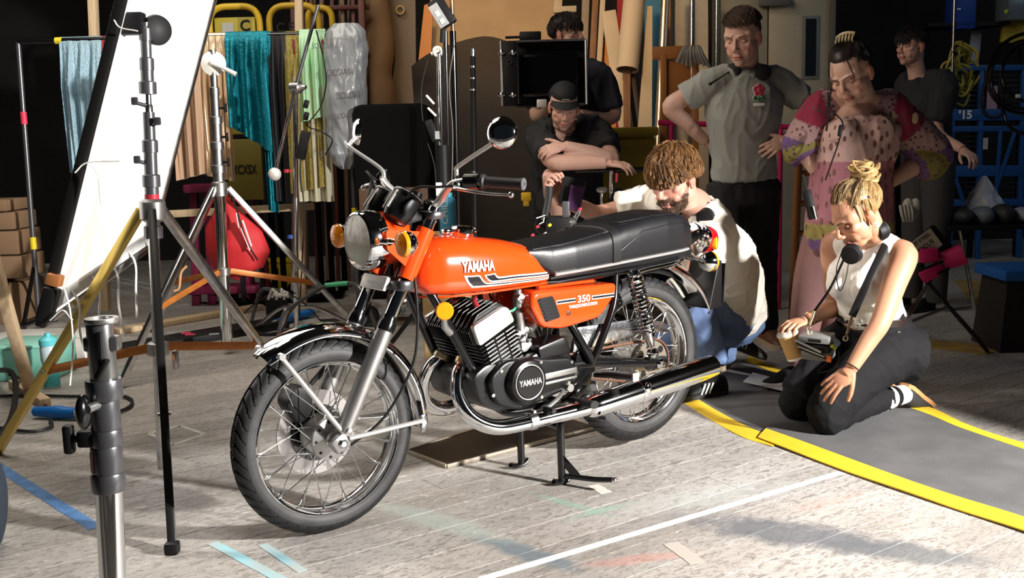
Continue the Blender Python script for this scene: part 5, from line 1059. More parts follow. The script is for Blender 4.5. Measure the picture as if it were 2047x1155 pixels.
# ================= kneeling man in the cream shirt
def kneeler():
    tone = (0.50, 0.27, 0.20)
    rt = thing('person', 'crouching bearded man with light brown hair and cream t-shirt behind the seat', 'person', (0.95, 4.95, 0))
    hc = at(1347, 358, 4.36); F, U = V(-0.66, -0.66, -0.36), V(-0.30, -0.20, 0.93); sc = 1.09; R = frame(F, U)
    shN, shF = at(1425, 462, 4.50), at(1305, 408, 4.80); neckb = at(1392, 408, 4.58)
    elN, wrN = at(1385, 560, 4.36), at(1330, 580, 4.30); elF, wrF = at(1195, 428, 4.80), at(1118, 398, 4.66)
    hip = V(1.06, 5.06, 0.33); kneeN, kneeF = V(0.80, 4.72, 0.46), V(0.74, 5.15, 0.12); ankN, ankF = V(0.92, 4.72, 0.09), V(1.10, 5.2, 0.1)
    sr = (shF - shN).normalized(); hr = V(-0.75, 0.66, 0).normalized()
    ch, cc = head('m', hc, F, U, tone, sc, stubble=0.88, lips=(0.50, 0.17, 0.15)); C = [ch]; K = [cc]
    P = [limb([hc + R @ V(0, -0.02, -0.05), hc + R @ V(0, -0.035, -0.10), neckb, neckb + V(0.02, 0.02, -0.06)], [0.055, 0.056, 0.066, 0.08]),
         limb([shN + V(0.03, 0.05, 0), shN, elN.lerp(shN, 0.5), elN, wrN.lerp(elN, 0.6), wrN], [0.06, 0.062, 0.052, 0.043, 0.040, 0.029]),
         limb([neckb, shF, elF.lerp(shF, 0.5), elF, wrF.lerp(elF, 0.6), wrF], [0.06, 0.060, 0.050, 0.042, 0.038, 0.028]), ball(neckb - V(-0.04, -0.04, 0.10), 0.10, 16, 12)]
    a, b = limbs_chunk(P, tone); C.append(a); K.append(b)
    h = hand(wrF, V(-0.35, -0.18, 0.75), V(-0.3, 0.6, 0.2), 1, curl=[0.75, 0.8, 0.8, 0.8], spread=0.05, thumb=(0.5, 0.3)); C.append(h); K.append(skin_col(len(h[0]), tone))
    h = hand(wrN, V(-0.85, -0.25, -0.25), V(0, -0.3, 0.9), -1, curl=0.5, voxel=0.004); C.append(h); K.append(skin_col(len(h[0]), tone))
    body(rt, C, K, SKIN); face_parts(rt, hc, F, U, sc, tone, brow=(0.10, 0.055, 0.03), gaze=-0.6, open_=0.22)
    SH = mat('cream_jersey', (0.66, 0.615, 0.535), 0.85, bump=0.10, bscale=350, sheen=0.25)
    T = [torso(hip + V(0.0, 0.0, -0.02), at(1440, 520, 4.80), neckb - V(-0.015, -0.01, 0.012), hr, sr, [(0.0, 0.17, 0.14, 0), (0.2, 0.175, 0.15, 0), (0.45, 0.18, 0.15, 0), (0.62, 0.185, 0.14, 0), (0.76, 0.175, 0.12, 0), (0.88, 0.14, 0.095, 0), (1.0, 0.075, 0.075, 0)]),
         limb([hip + V(0.02, -0.03, 0.02), hip + V(0.06, -0.02, -0.07)], [0.14, 0.125]),
         limb([neckb.lerp(shN, 0.3), shN + V(0.01, 0.02, 0.0), elN.lerp(shN, 0.62), elN.lerp(shN, 0.30)], [0.08, 0.092, 0.088, 0.085]), limb([neckb.lerp(shF, 0.3), shF, shF.lerp(elF, 0.45), shF.lerp(elF, 0.62)], [0.08, 0.085, 0.080, 0.082])]
    cloth('t_shirt', T, SH, rt, 0.0085, 4, 0.010, 7, 3.0, stretch=(1, 1, 0.6))
    J = mat('blue_denim', (0.115, 0.175, 0.33), 0.85, bump=0.15, bscale=400, var=0.15, vscale=6)
    hN, hF = hip + V(0.0, -0.09, -0.03), hip + V(-0.06, 0.07, -0.04)
    T = [ball(hip + V(0, 0, -0.03), (0.17, 0.16, 0.14), 20, 14), limb([hN, hN.lerp(kneeN, 0.5), kneeN], [0.12, 0.108, 0.082]), limb([kneeN, kneeN.lerp(ankN, 0.35) + V(0.02, 0, 0), ankN + V(0, 0, 0.06)], [0.084, 0.080, 0.066]), limb([hF, hF.lerp(kneeF, 0.5), kneeF], [0.12, 0.105, 0.08]), limb([kneeF, ankF], [0.075, 0.06])]
    cloth('jeans', T, J, rt, 0.009, 5, 0.009, 8, 7.0, stretch=(1, 1, 0.7))
    for (ak, tt) in ((ankN, V(-0.9, -0.45, 0)), (ankF, V(0.5, 0.3, -0.25))):
        he = V(ak.x, ak.y, 0.005) - tt.normalized() * 0.06 + (V(0, 0, 0) if tt.z == 0 else V(0, 0, 0.12))
        s_ = ob('shoe', xf(shoe(he, he + tt * 0.28, (0, 0, 1), 0.048, 0.085, 0.30), lambda p: p - rt.location), BLKM, rt, 60); ob('shoe_sole', xf(sole(he, he + tt * 0.28, (0, 0, 1), 0.051, 0.305, 0.02), lambda p: p - rt.location), mat('shoe_dark_sole', (0.03, 0.03, 0.03), 0.7), rt)
        for q in range(3): a_ = he + tt.normalized() * (0.10 + 0.022 * q); ob('shoe_stripe', bar(a_ + V(0.0, -0.049, 0.02) - rt.location, a_ + V(0.02, -0.046, 0.07) - rt.location, 0.009, 0.006), WHITE, rt)
    rnd = random.Random(11)
    def hl(ph, p): y = math.sin(ph); return 0.045 if y > 0.55 else (0.0 + 0.045 * smf(y, 0.1, 0.55) if y > 0 else -0.045 * smf(-y, 0, 0.4))
    pc = [hair_cap(hc, R, sc, hl, lambda d: 0.012 + 0.004 * max(0, d.z))]; co = [(0.13, 0.062, 0.022)]; cols = [(0.22, 0.105, 0.035), (0.28, 0.14, 0.05), (0.17, 0.08, 0.028), (0.34, 0.18, 0.07), (0.12, 0.055, 0.02)]
    for k in range(1500):
        a = rnd.uniform(0, 6.283); e = rnd.uniform(-0.1, 1.0); d0 = V(math.cos(a) * math.sqrt(1 - e * e * 0.98), math.sin(a) * math.sqrt(1 - e * e * 0.98), max(e, -0.05)).normalized()
        fl = V(d0.x * 1.1 + 0.15, 0.55 + 0.5 * d0.y, -0.45 - 0.5 * (1 - d0.z)); L_ = rnd.uniform(0.35, 0.7); d1 = (d0 + fl * L_ * 0.5).normalized(); d2 = (d0 + fl * L_).normalized(); lf = rnd.uniform(0.015, 0.026)
        if d2.y > 0.35 and d2.z < 0.60: d2.z = 0.60 + rnd.uniform(0, 0.15); d2.normalize()
        if abs(d2.x) > 0.75 and d2.y > -0.1 and d2.z < 0.02: d2.z = 0.02; d2.normalize()
        pc.append(lock(hc, R, sc, [d0, d1, d2], [0.012, lf, lf * rnd.uniform(0.6, 1.15)], rnd.uniform(0.0018, 0.0036), 0.0004, 0.004, rnd, seg=5, n=3)); co.append(rnd.choice(cols))
    hair_obj('hair', rt, pc, co)
    # beard: short strands over chin and jaw
    pc = []; co = []; hb_co = head_base('m')[0]; m = (hb_co[:, 2] < -0.045) & (hb_co[:, 1] > 0.022) & (hb_co[:, 2] > -0.112) & ~((np.abs(hb_co[:, 0]) < 0.024) & (np.abs(hb_co[:, 2] + 0.068) < 0.010)); m &= ~((np.abs(np.abs(hb_co[:, 0]) - 0.043) < 0.014) & (hb_co[:, 2] > -0.060)); idx = np.nonzero(m)[0]
    for i in rnd.sample(list(idx), min(700, len(idx))):
        p = Vector(hb_co[i]); n = (p - V(0, 0.02, -0.05)).normalized(); q = p + n * 0.005 + V(0, 0.001, -0.007); pc.append([[hc + R @ (p * sc), hc + R @ ((p + n * 0.004 + V(0, 0, -0.002)) * sc), hc + R @ (q * sc)], 0.002]); co.append((0.085, 0.045, 0.022))
    hair_obj('beard', rt, pc, co, per=4, sr=0.0004)
    return dict(hc=hc, R=R, neck=neckb, wrF=wrF, rt=rt)
KN = kneeler()

# ================= standing man in the grey polo
def polo():
    tone = (0.56, 0.34, 0.265)
    rt = thing('person', 'tall standing man in grey polo shirt with hands on his hips', 'person', (1.24, 5.45, 0))
    hc = at(1484, 74, 5.33); F, U = V(-0.50, -0.78, -0.30), V(-0.14, -0.2, 0.97); sc = 1.12; R = frame(F, U)
    shR, shL = at(1425, 163, 5.36), at(1556, 160, 5.42); neckb = at(1490, 136, 5.40)
    elR, wrR = at(1340, 213, 5.40), at(1410, 283, 5.46); elL, wrL = at(1645, 232, 5.46), at(1572, 280, 5.30)
    hip = at(1486, 355, 5.45); sr = (shR - shL).normalized(); hr = V(-0.97, -0.2, 0).normalized()
    ch, cc = head('m', hc, F, U, tone, sc, stubble=0.12); C = [ch]; K = [cc]
    P = [limb([hc + R @ V(0, -0.02, -0.05), hc + R @ V(0, -0.03, -0.10), neckb, neckb - V(0, 0, 0.06)], [0.056, 0.056, 0.060, 0.060]),
         limb([neckb - V(0, 0, 0.06), shR - V(0, 0, 0.01), elR.lerp(shR, 0.5), elR, wrR.lerp(elR, 0.6), wrR], [0.05, 0.052, 0.050, 0.044, 0.042, 0.030]), limb([neckb - V(0, 0, 0.06), shL - V(0, 0, 0.01), elL.lerp(shL, 0.5), elL, wrL.lerp(elL, 0.6), wrL], [0.05, 0.052, 0.050, 0.044, 0.041, 0.030])]
    a, b = limbs_chunk(P, tone); C.append(a); K.append(b)
    h = hand(wrR, V(0.25, 0.3, -0.25), V(-0.6, -0.4, 0.2), 1, curl=0.5, voxel=0.0035); C.append(h); K.append(skin_col(len(h[0]), tone))
    h = hand(wrL, V(-0.75, -0.10, -0.35), V(0.1, -0.9, 0.3), -1, curl=[0.35, 0.4, 0.4, 0.45], spread=0.1, thumb=(0.9, 0.2)); C.append(h); K.append(skin_col(len(h[0]), tone))
    body(rt, C, K, SKIN); face_parts(rt, hc, F, U, sc, tone, gaze=-0.8, open_=0.22)
    PL = mat('grey_pique', (0.30, 0.31, 0.285), 0.85, bump=0.10, bscale=500, sheen=0.2)
    T = [torso(hip - V(0, 0, 0.0), at(1487, 215, 5.40), neckb - V(0, 0, 0.015), hr, sr, [(0.0, 0.170, 0.125, 0), (0.2, 0.163, 0.122, 0), (0.4, 0.175, 0.128, 0), (0.6, 0.195, 0.135, 0.005), (0.75, 0.195, 0.125, 0.005), (0.88, 0.155, 0.100, 0), (1.0, 0.072, 0.072, 0)]),
         limb([neckb.lerp(shR, 0.45) - V(0, 0, 0.02), shR, shR.lerp(elR, 0.40), shR.lerp(elR, 0.66)], [0.066, 0.068, 0.070, 0.072]), limb([neckb.lerp(shL, 0.45) - V(0, 0, 0.02), shL, shL.lerp(elL, 0.3), shL.lerp(elL, 0.52)], [0.062, 0.064, 0.066, 0.070])]
    sh = cloth('polo_shirt', T, PL, rt, 0.0085, 4, 0.009, 7, 9.0, stretch=(1, 1, 0.45))
    for s_ in (1, -1):
        c = [neckb + V(0.058 * s_ * math.cos(t) , -0.05 * math.cos(t * 0.5) - 0.0, 0.012) for t in (0, 0.5)]
        cp = [neckb + V(0.005, 0.055, 0.03), neckb + V(0.062 * s_, 0.02, 0.02), neckb + V(0.068 * s_, -0.035, -0.005), neckb + V(0.012 * s_, -0.088, -0.042)]
        ob('collar', xf(tube(spline(cp, 6), [0.016, 0.02, 0.022, 0.012], 10, flat=0.45), lambda p: p - rt.location), PL, sh)
    TR = mat('black_trousers', (0.012, 0.012, 0.013), 0.85)
    hL, hR_ = hip + V(0.09, 0.01, -0.03), hip + V(-0.09, -0.01, -0.03); T = [torso(hip - V(0, 0, 0.14), hip + V(0, 0, 0.02), hip + V(0, 0, 0.07), hr, hr, [(0, 0.16, 0.115, 0), (0.5, 0.155, 0.112, 0), (1.0, 0.145, 0.105, 0)]), limb([hL, V(1.36, 5.66, 0.50), V(1.45, 5.90, 0.09)], [0.105, 0.080, 0.062]), limb([hR_, V(1.10, 5.38, 0.48), V(1.08, 5.42, 0.09)], [0.105, 0.080, 0.062])]
    cloth('trousers', T, TR, rt, 0.011, 5, 0.006, 7, 2.0)
    for a_, t_ in ((V(1.445, 5.97, 0.0), V(0.15, -0.95, 0)), (V(1.08, 5.48, 0), V(-0.2, -0.95, 0))):
        ob('boot', xf(shoe(a_, a_ + t_ * 0.28, (0, 0, 1), 0.05, 0.10, 0.29), lambda p: p - rt.location), mat('brown_boot', (0.11, 0.045, 0.025), 0.5), rt, 60); ob('boot_sole', xf(sole(a_, a_ + t_ * 0.28, (0, 0, 1), 0.053, 0.30, 0.024), lambda p: p - rt.location), mat('boot_sole', (0.35, 0.26, 0.17), 0.7), rt)
    rnd = random.Random(3)
    def hl(ph, p): y = math.sin(ph); return 0.052 if y > 0.6 else (0.0 + 0.052 * smf(y, 0.15, 0.6) if y > 0 else -0.045 * smf(-y, 0, 0.4))
    pc = [hair_cap(hc, R, sc, hl, lambda d: 0.004 + 0.012 * smf(d.z, 0.2, 0.8))]; co = [(0.045, 0.026, 0.016)]
    for k in range(700):
        a = rnd.uniform(0, 6.283); e = rnd.uniform(0.40, 1.0); d0 = V(math.cos(a) * math.sqrt(1 - e * e), math.sin(a) * math.sqrt(1 - e * e), e).normalized(); fl = V(-0.5, 0.35, 0.0) * rnd.uniform(0.4, 0.8); pc.append(lock(hc, R, sc, [d0, (d0 + fl * 0.5).normalized(), (d0 + fl).normalized()], [0.010, 0.016, 0.014], 0.0028, 0.0005, 0.002, rnd, seg=5, n=3)); co.append(rnd.choice([(0.06, 0.034, 0.02), (0.045, 0.025, 0.015), (0.085, 0.05, 0.03)]))
    hair_obj('hair', rt, pc, co)
    # embroidered rose badge on the chest
    fw = V(0.10, -0.99, 0.05).normalized(); bx, by, bz = axes(fw); cbt = at(1517, 180, 5.262) - rt.location
    rgt, upv = V(0.99, 0.10, 0), V(0.0, 0.05, 1)
    def petal(c, r, m, h=0.004): ob('badge_petal', xf(ball((0, 0, 0), (r, 0.0035, r), 14, 8), lambda p: c + rgt * p.x + upv * p.z + fw * (h - p.y)), m, sh)
    RD, GN, WT = mat('rose_red', (0.42, 0.03, 0.06), 0.8), mat('leaf_green', (0.02, 0.12, 0.05), 0.8), mat('thread_white', (0.62, 0.60, 0.56), 0.8)
    for k in range(5): an = k * 1.2566 + 0.3; c = cbt + rgt * 0.018 * math.cos(an) + upv * 0.018 * math.sin(an); petal(c, 0.0155, WT, 0.001); petal(c, 0.0138, RD, 0.003)
    petal(cbt, 0.011, WT, 0.004); petal(cbt, 0.009, RD, 0.006)
    for k in (-1, 0, 1): c = cbt + rgt * 0.020 * k - upv * (0.044 - 0.006 * abs(k)); petal(c, 0.0125, WT, 0.0); petal(c, 0.0108, GN, 0.002)
    ob('badge_ribbon', box((0, 0, 0), (0.055, 0.004, 0.014), 0.002), WT, sh, loc=cbt - upv * 0.070 + fw * 0.002)
    ob('wristwatch', VF().add(rring(0.033, 0.006, (0, 0, 0), wrL - elL, 24, 8)).add(lathe([(0.018, 0.03), (0.018, 0.042), (0.0, 0.043)], (0, 0, 0), (0.3, -0.85, 0.4), 18)), BLKM, rt, loc=wrL.lerp(elL, 0.08) - rt.location)
    return dict(hc=hc, R=R, neck=neckb, rt=rt)
PO = polo()
# ================= standing woman in the patterned tunic
def tunic_mat(name, motif=(0.14, 0.06, 0.05), sx=26.0, thr=0.22, asp=(1.6, 1.6, 0.8), rnd=0.35):
    m = attr_mat(name, rough=0.85); nt = m.node_tree; b = nt.nodes['Principled BSDF']; src = b.inputs['Base Color'].links[0].from_socket
    tc = nt.nodes.new('ShaderNodeTexCoord'); mp = nt.nodes.new('ShaderNodeMapping'); mp.inputs['Scale'].default_value = asp; mp.inputs['Rotation'].default_value = (0.0, 0.35, 0.2); vo = nt.nodes.new('ShaderNodeTexVoronoi'); vo.inputs['Scale'].default_value = sx; vo.inputs['Randomness'].default_value = rnd
    rp = nt.nodes.new('ShaderNodeMath'); rp.operation = 'LESS_THAN'; rp.inputs[1].default_value = thr; mx = nt.nodes.new('ShaderNodeMix'); mx.data_type = 'RGBA'; mx.inputs[7].default_value = (*motif, 1)
    nt.links.new(tc.outputs['Object'], mp.inputs[0]); nt.links.new(mp.outputs[0], vo.inputs['Vector']); nt.links.new(vo.outputs['Distance'], rp.inputs[0]); nt.links.new(rp.outputs[0], mx.inputs[0]); nt.links.new(src, mx.inputs[6]); nt.links.new(mx.outputs[2], b.inputs['Base Color']); return m
def tunic_woman():
    tone = (0.60, 0.375, 0.29); D = 4.85
    rt = thing('person', 'standing dark haired woman in pink patterned tunic with wide sleeves', 'person', (1.55, 4.9, 0))
    hc = at(1702, 148, D - 0.08); F, U = V(-0.60, -0.64, -0.46), V(-0.42, -0.22, 0.88); sc = 1.08; R = frame(F, U)
    shL, shR = at(1778, 212, D), at(1642, 212, D + 0.02); neckb = at(1722, 200, D + 0.03); elL, wrL = at(1862, 308, D + 0.05), at(1778, 366, D - 0.02); elR, wrR = at(1605, 290, D + 0.05), at(1632, 345, D)
    hip = at(1702, 400, D + 0.05); sr = (shR - shL).normalized(); hr = V(-0.97, -0.15, 0).normalized()
    ch, cc = head('f', hc, F, U, tone, sc, lips=(0.46, 0.15, 0.13), wide=1.06); C = [ch]; K = [cc]
    P = [limb([hc + R @ V(0, -0.02, -0.05), hc + R @ V(0, -0.03, -0.10), neckb, neckb - V(0, 0, 0.06)], [0.052, 0.052, 0.066, 0.10]), ball(neckb + V(-0.03, -0.03, -0.08), (0.13, 0.085, 0.085), 20, 14),
         limb([neckb - V(0, 0, 0.06), shL, elL, wrL.lerp(elL, 0.5), wrL], [0.07, 0.062, 0.045, 0.042, 0.028]), limb([neckb - V(0, 0, 0.06), shR, elR, wrR.lerp(elR, 0.5), wrR], [0.07, 0.06, 0.045, 0.042, 0.028])]
    a, b = limbs_chunk(P, tone); C.append(a); K.append(b)
    for w, d, bk, sd in ((wrL, V(-0.8, -0.1, -0.25), V(0.2, -0.9, 0.3), -1), (wrR, V(0.3, -0.1, -0.7), V(-0.5, -0.8, 0), 1)): h = hand(w, d, bk, sd, curl=0.45, voxel=0.0035, sc=0.95); C.append(h); K.append(skin_col(len(h[0]), tone))
    body(rt, C, K, SKIN); face_parts(rt, hc, F, U, sc, tone, gaze=-0.7, open_=0.25)
    TM = tunic_mat('tunic_print', (0.16, 0.07, 0.06), 20.0, 0.30, (1.7, 1.7, 0.85), 0.25)
    zc = neckb.z
    def tcol(co):
        c = np.tile(np.array((0.50, 0.33, 0.30)), (len(co), 1)); z = co[:, 2]; zb = at(1700, 322, D).z; zh = at(1640, 452, D).z
        c[z < zb] = (0.33, 0.13, 0.16); c[(z < zh + 0.02) & (z >= zh - 0.055)] = (0.30, 0.25, 0.08); c[z < zh - 0.055] = (0.15, 0.08, 0.22); return c
    chest = at(1718, 262, D)
    T = [torso(at(1690, 500, D + 0.03), at(1705, 330, D), chest, hr, hr, [(0.0, 0.185, 0.15, 0), (0.25, 0.19, 0.155, 0), (0.5, 0.178, 0.145, 0), (0.75, 0.170, 0.13, 0), (1.0, 0.175, 0.13, 0)]), torso(at(1703, 340, D), chest, neckb - V(0.02, 0.02, 0.085), hr, sr, [(0.0, 0.165, 0.125, 0), (0.4, 0.180, 0.140, 0.012), (0.7, 0.178, 0.125, 0.006), (1.0, 0.135, 0.09, 0)])]
    for s_ in (1, -1): T.append(ball(chest + V(0.075 * s_ - 0.02, -0.085, -0.01), (0.075, 0.07, 0.07), 16, 12))
    tu = cloth('tunic', T, TM, rt, 0.0085, 4, 0.012, 8, 12.0, tcol, stretch=(1, 1, 0.3))
    SM_ = tunic_mat('sleeve_print', (0.10, 0.05, 0.06), 40, 0.30, (1, 1, 1), 0.5)
    for sh_, el_, wr_ in ((shL, elL, wrL), (shR, elR, wrR)):
        path = [neckb.lerp(sh_, 0.55) - V(0, 0, 0.035), sh_ + V(0, 0, -0.005), sh_.lerp(el_, 0.5), el_, el_.lerp(wr_, 0.30), el_.lerp(wr_, 0.42)]
        S = spline(path, 8); A = np.array([tuple(p) for p in S])
        def scol(co):
            d = ((co[:, None, :] - A[None, :, :]) ** 2).sum(2).argmin(1) / (len(A) - 1); c = np.tile(np.array((0.34, 0.19, 0.22)), (len(co), 1))
            for lo, hi, cl in ((0.0, 0.18, (0.36, 0.22, 0.24)), (0.18, 0.40, (0.24, 0.015, 0.045)), (0.40, 0.56, (0.36, 0.22, 0.22)), (0.56, 0.63, (0.13, 0.07, 0.22)), (0.63, 0.92, (0.22, 0.19, 0.05)), (0.92, 1.1, (0.17, 0.09, 0.22))): c[(d >= lo) & (d < hi)] = cl
            return c
        cloth('sleeve', [tube(S, [0.062, 0.072, 0.082, 0.098, 0.088, 0.056], 20)], SM_, rt, 0.008, 4, 0.010, 9, 14.0, scol)
    for k in range(3):
        pp = shL.lerp(elL, 0.22 + 0.0 * k) + V(-0.045 + 0.045 * k, -0.078, 0.015 - 0.012 * k) - rt.location
        ob('sleeve_motif', ball(pp, (0.016, 0.005, 0.026), 14, 8), mat('motif_sand', (0.42, 0.33, 0.20), 0.9), rt)
    ob('leggings', merge([xf(limb([hip + V(0.07 * s_, 0, -0.05), at(1625 + 60 * (s_ > 0), 560, D + 0.02), V(1.37 + 0.15 * (s_ > 0), 4.92 + 0.1 * (s_ > 0), 0.09)], [0.12, 0.090, 0.055]), lambda p: p - rt.location) for s_ in (1, -1)]), mat('dusty_pink_cotton', (0.24, 0.125, 0.12), 0.9, bump=0.2, bscale=30), rt, 60)
    for x in (1.37, 1.52):
        a_ = V(x, 4.97 + (0.1 if x > 1.5 else 0), 0); ob('shoe', xf(shoe(a_, a_ + V(-0.8, -0.6, 0), (0, 0, 1), 0.042, 0.07, 0.25), lambda p: p - rt.location), BLKM, rt, 60); ob('shoe_sole', xf(sole(a_, a_ + V(-0.8, -0.6, 0), (0, 0, 1), 0.045, 0.26, 0.022), lambda p: p - rt.location), mat('white_sole', (0.6, 0.55, 0.45), 0.7), rt)
    rnd = random.Random(21)
    def hl(ph, p): y = math.sin(ph); return 0.050 if y > 0.6 else (0.005 + 0.045 * smf(y, 0.1, 0.6) if y > 0 else -0.06 * smf(-y, 0, 0.3))
    clip = V(0.0, -0.55, 0.83).normalized(); pc = [hair_cap(hc, R, sc, hl, 0.012)]; co = [(0.018, 0.012, 0.010)]
    for k in range(300):
        ph = rnd.uniform(0, 6.283); y = math.sin(ph); z0 = (0.55 if y > 0.55 else 0.15 if y > 0 else -0.5) + rnd.uniform(0, 0.3); q = math.sqrt(max(0.05, 1 - z0 * z0)); d0 = V(math.cos(ph) * q, y * q, z0).normalized(); lf = rnd.uniform(0.009, 0.015)
        pc.append(lock(hc, R, sc, [d0, d0.slerp(clip, 0.4), d0.slerp(clip, 0.75), clip], [-0.006, lf, lf, 0.012], rnd.uniform(0.004, 0.007), 0.001, 0.003, rnd)); co.append(rnd.choice([(0.022, 0.014, 0.011), (0.035, 0.022, 0.016), (0.015, 0.010, 0.009)]))
    bc = hc + R @ (scalp(clip, 0.016) * sc)
    for k in range(30):
        x, y, z = axes(R @ V(rnd.gauss(0, .4), -0.5 + rnd.gauss(0, .3), 0.8)); rr_ = rnd.uniform(0.02, 0.04); a0 = rnd.uniform(0, 6.28); S = [bc + (x * math.cos(a0 + 3 * t) + y * math.sin(a0 + 3 * t)) * rr_ for t in np.linspace(0, 1, 8)]; pc.append(ring_lock(S, 0.005)); co.append((0.03, 0.018, 0.013))
    for s_ in (-1, 1): pc.append(lock(hc, R, sc, [V(0.45 * s_, 0.7, 0.55), V(0.6 * s_, 0.85, 0.15), V(0.62 * s_, 0.85, -0.25)], [0.012, 0.012, 0.012], 0.003, 0.0006, 0.0, rnd)); co.append((0.03, 0.018, 0.013))
    hair_obj('hair', rt, pc, co)
    CL = mat('horn_clip', (0.45, 0.36, 0.20), 0.3)
    cl = ob('claw_clip', xf(tube([bc + R @ (V(x, 0.012, 0.045 - 6 * x * x)) for x in np.linspace(-0.045, 0.045, 9)], 0.007, 8), lambda p: p - rt.location), CL, rt)
    for k in range(6):
        x = -0.04 + 0.016 * k; ob('clip_tooth', xf(tube(spline([bc + R @ V(x, 0.012, 0.042 - 6 * x * x), bc + R @ V(x, 0.040, 0.022), bc + R @ V(x * 0.9, 0.042, -0.006)], 4), [0.005, 0.005, 0.003], 8), lambda p: p - rt.location), CL, cl)
    return dict(hc=hc, R=R, neck=neckb, rt=rt, chest=chest)
TU = tunic_woman()

# ================= man in the black cap, arms folded on the rail
def cap_man():
    tone = (0.60, 0.36, 0.28); D = 6.05
    rt = thing('person', 'man in black cap and black t-shirt leaning on folded arms behind the motorcycle', 'person', (0.35, 6.2, 0))
    hc = at(1127, 212, D - 0.05); F, U = V(0.02, -0.90, -0.42), V(0.05, -0.4, 0.9); sc = 1.04; R = frame(F, U)
    shR, shL = at(1078, 272, D + 0.1), at(1192, 262, D + 0.1); neckb = at(1132, 250, D + 0.08)
    elL, wrL = at(1222, 318, D - 0.12), at(1128, 292, D - 0.24); elR, wrR = at(1105, 322, D - 0.22), at(1212, 326, D - 0.24)
    hip = at(1120, 420, D + 0.35); sr = (shR - shL).normalized()
    ch, cc = head('m', hc, F, U, tone, sc, stubble=0.3); C = [ch]; K = [cc]
    P = [limb([hc + R @ V(0, -0.02, -0.05), hc + R @ V(0, -0.03, -0.10), neckb, neckb - V(0, 0, 0.08)], [0.056, 0.056, 0.062, 0.06]), limb([neckb - V(0, 0, 0.07), shL, shL.lerp(elL, 0.55), elL, wrL.lerp(elL, 0.55), wrL], [0.05, 0.055, 0.055, 0.046, 0.046, 0.031]), limb([neckb - V(0, 0, 0.07), shR, shR.lerp(elR, 0.5), elR, wrR.lerp(elR, 0.55), wrR], [0.07, 0.062, 0.055, 0.046, 0.046, 0.031]),
         limb([at(1105, 352, D - 0.2), at(1112, 385, D - 0.22), at(1122, 440, D - 0.15), at(1122, 500, D - 0.15)], [0.060, 0.062, 0.055, 0.05]), limb([at(1105, 352, D - 0.2), hip - V(0, 0, 0.05), neckb - V(0, 0, 0.1)], [0.06, 0.09, 0.08])]
    a, b = limbs_chunk(P, tone); C.append(a); K.append(b)
    h = hand(wrL, V(-0.85, -0.08, -0.18), V(0.0, -0.75, 0.65), -1, curl=[(0.5, 0.6, 0.4)] * 4, spread=0.05, thumb=(1.0, 0.1), sc=1.05); C.append(h); K.append(skin_col(len(h[0]), tone))
    h = hand(wrR, V(0.9, -0.1, -0.12), V(0.1, -0.35, 0.9), 1, curl=[0.3, 0.3, 0.35, 0.4], spread=0.1, thumb=(0.5, 0.1), sc=1.05); C.append(h); K.append(skin_col(len(h[0]), tone))
    body(rt, C, K, SKIN); face_parts(rt, hc, F, U, sc, tone, gaze=-0.5, open_=0.3)
    SH = mat('black_jersey', (0.016, 0.016, 0.018), 0.85)
    T = [torso(hip + V(0, -0.05, -0.05), at(1130, 310, D + 0.16), neckb - V(0, 0, 0.02), V(-1, 0, 0), sr, [(0, 0.18, 0.14, 0), (0.35, 0.185, 0.14, 0), (0.62, 0.20, 0.14, 0), (0.8, 0.19, 0.12, 0), (0.92, 0.13, 0.09, 0), (1.0, 0.075, 0.07, 0)]), limb([neckb.lerp(shL, 0.4), shL, shL.lerp(elL, 0.5), shL.lerp(elL, 0.72)], [0.07, 0.082, 0.080, 0.078]), limb([neckb.lerp(shR, 0.4), shR, shR.lerp(elR, 0.55), shR.lerp(elR, 0.75)], [0.07, 0.082, 0.078, 0.075])]
    cloth('t_shirt', T, SH, rt, 0.010, 4, 0.014, 8, 5.0)
    ob('shorts', xf((lambda q: (q.v, q.f))(merge([limb([hip, at(1100, 400, D - 0.02)], [0.15, 0.085]), limb([hip, V(0.50, 6.3, 0.45), V(0.52, 6.35, 0.02)], [0.13, 0.10, 0.07])])), lambda p: p - rt.location), mat('black_shorts', (0.014, 0.014, 0.015), 0.85), rt, 60)
    CAPM = mat('black_cap', (0.012, 0.012, 0.013), 0.8)
    def hl(ph, p): return 0.030 if math.sin(ph) > 0 else 0.0
    cp = ob('cap', xf(hair_cap(hc, R, sc, hl, 0.015), lambda p: p - rt.location), CAPM, rt, 180)
    def brim(u, v): an = math.radians(-62 + 124 * u); r = 0.088 + 0.060 * v * math.cos(an * 0.8); return hc + R @ (V(math.sin(an) * (0.080 + 0.012 * v), math.cos(an) * r - 0.012 + 0.012, 0.062 - 0.020 * v - 0.012 * (abs(u - 0.5) * 2) ** 2) * sc) - rt.location
    ob('cap_brim', thick(grid(brim, 16, 6), 0.004), CAPM, cp, 60)
    ob('cap_embroidery', xf(box((0, 0, 0), (0.040, 0.002, 0.005), 0.0008), lambda p: hc + R @ ((V(p.x, 0.0972 + p.y, 0.078 + p.z)) * sc) - rt.location), mat('thread_grey', (0.4, 0.4, 0.4), 0.8), cp)
    ob('ring', rring(0.0095, 0.0016, wrR + V(0.12, -0.02, -0.018) - rt.location, (1, 0, 0), 14, 6), CHROME, rt)
    ob('necklace', xf(tube(spline([neckb + V(-0.055, -0.03, 0.02), neckb + V(-0.02, -0.085, -0.05), neckb + V(0.0, -0.09, -0.06), neckb + V(0.025, -0.085, -0.045), neckb + V(0.055, -0.03, 0.02)], 6), 0.0016, 6), lambda p: p - rt.location), CHROME2, rt)
    return dict(neck=neckb, wrR=wrR, rt=rt)
CM = cap_man()

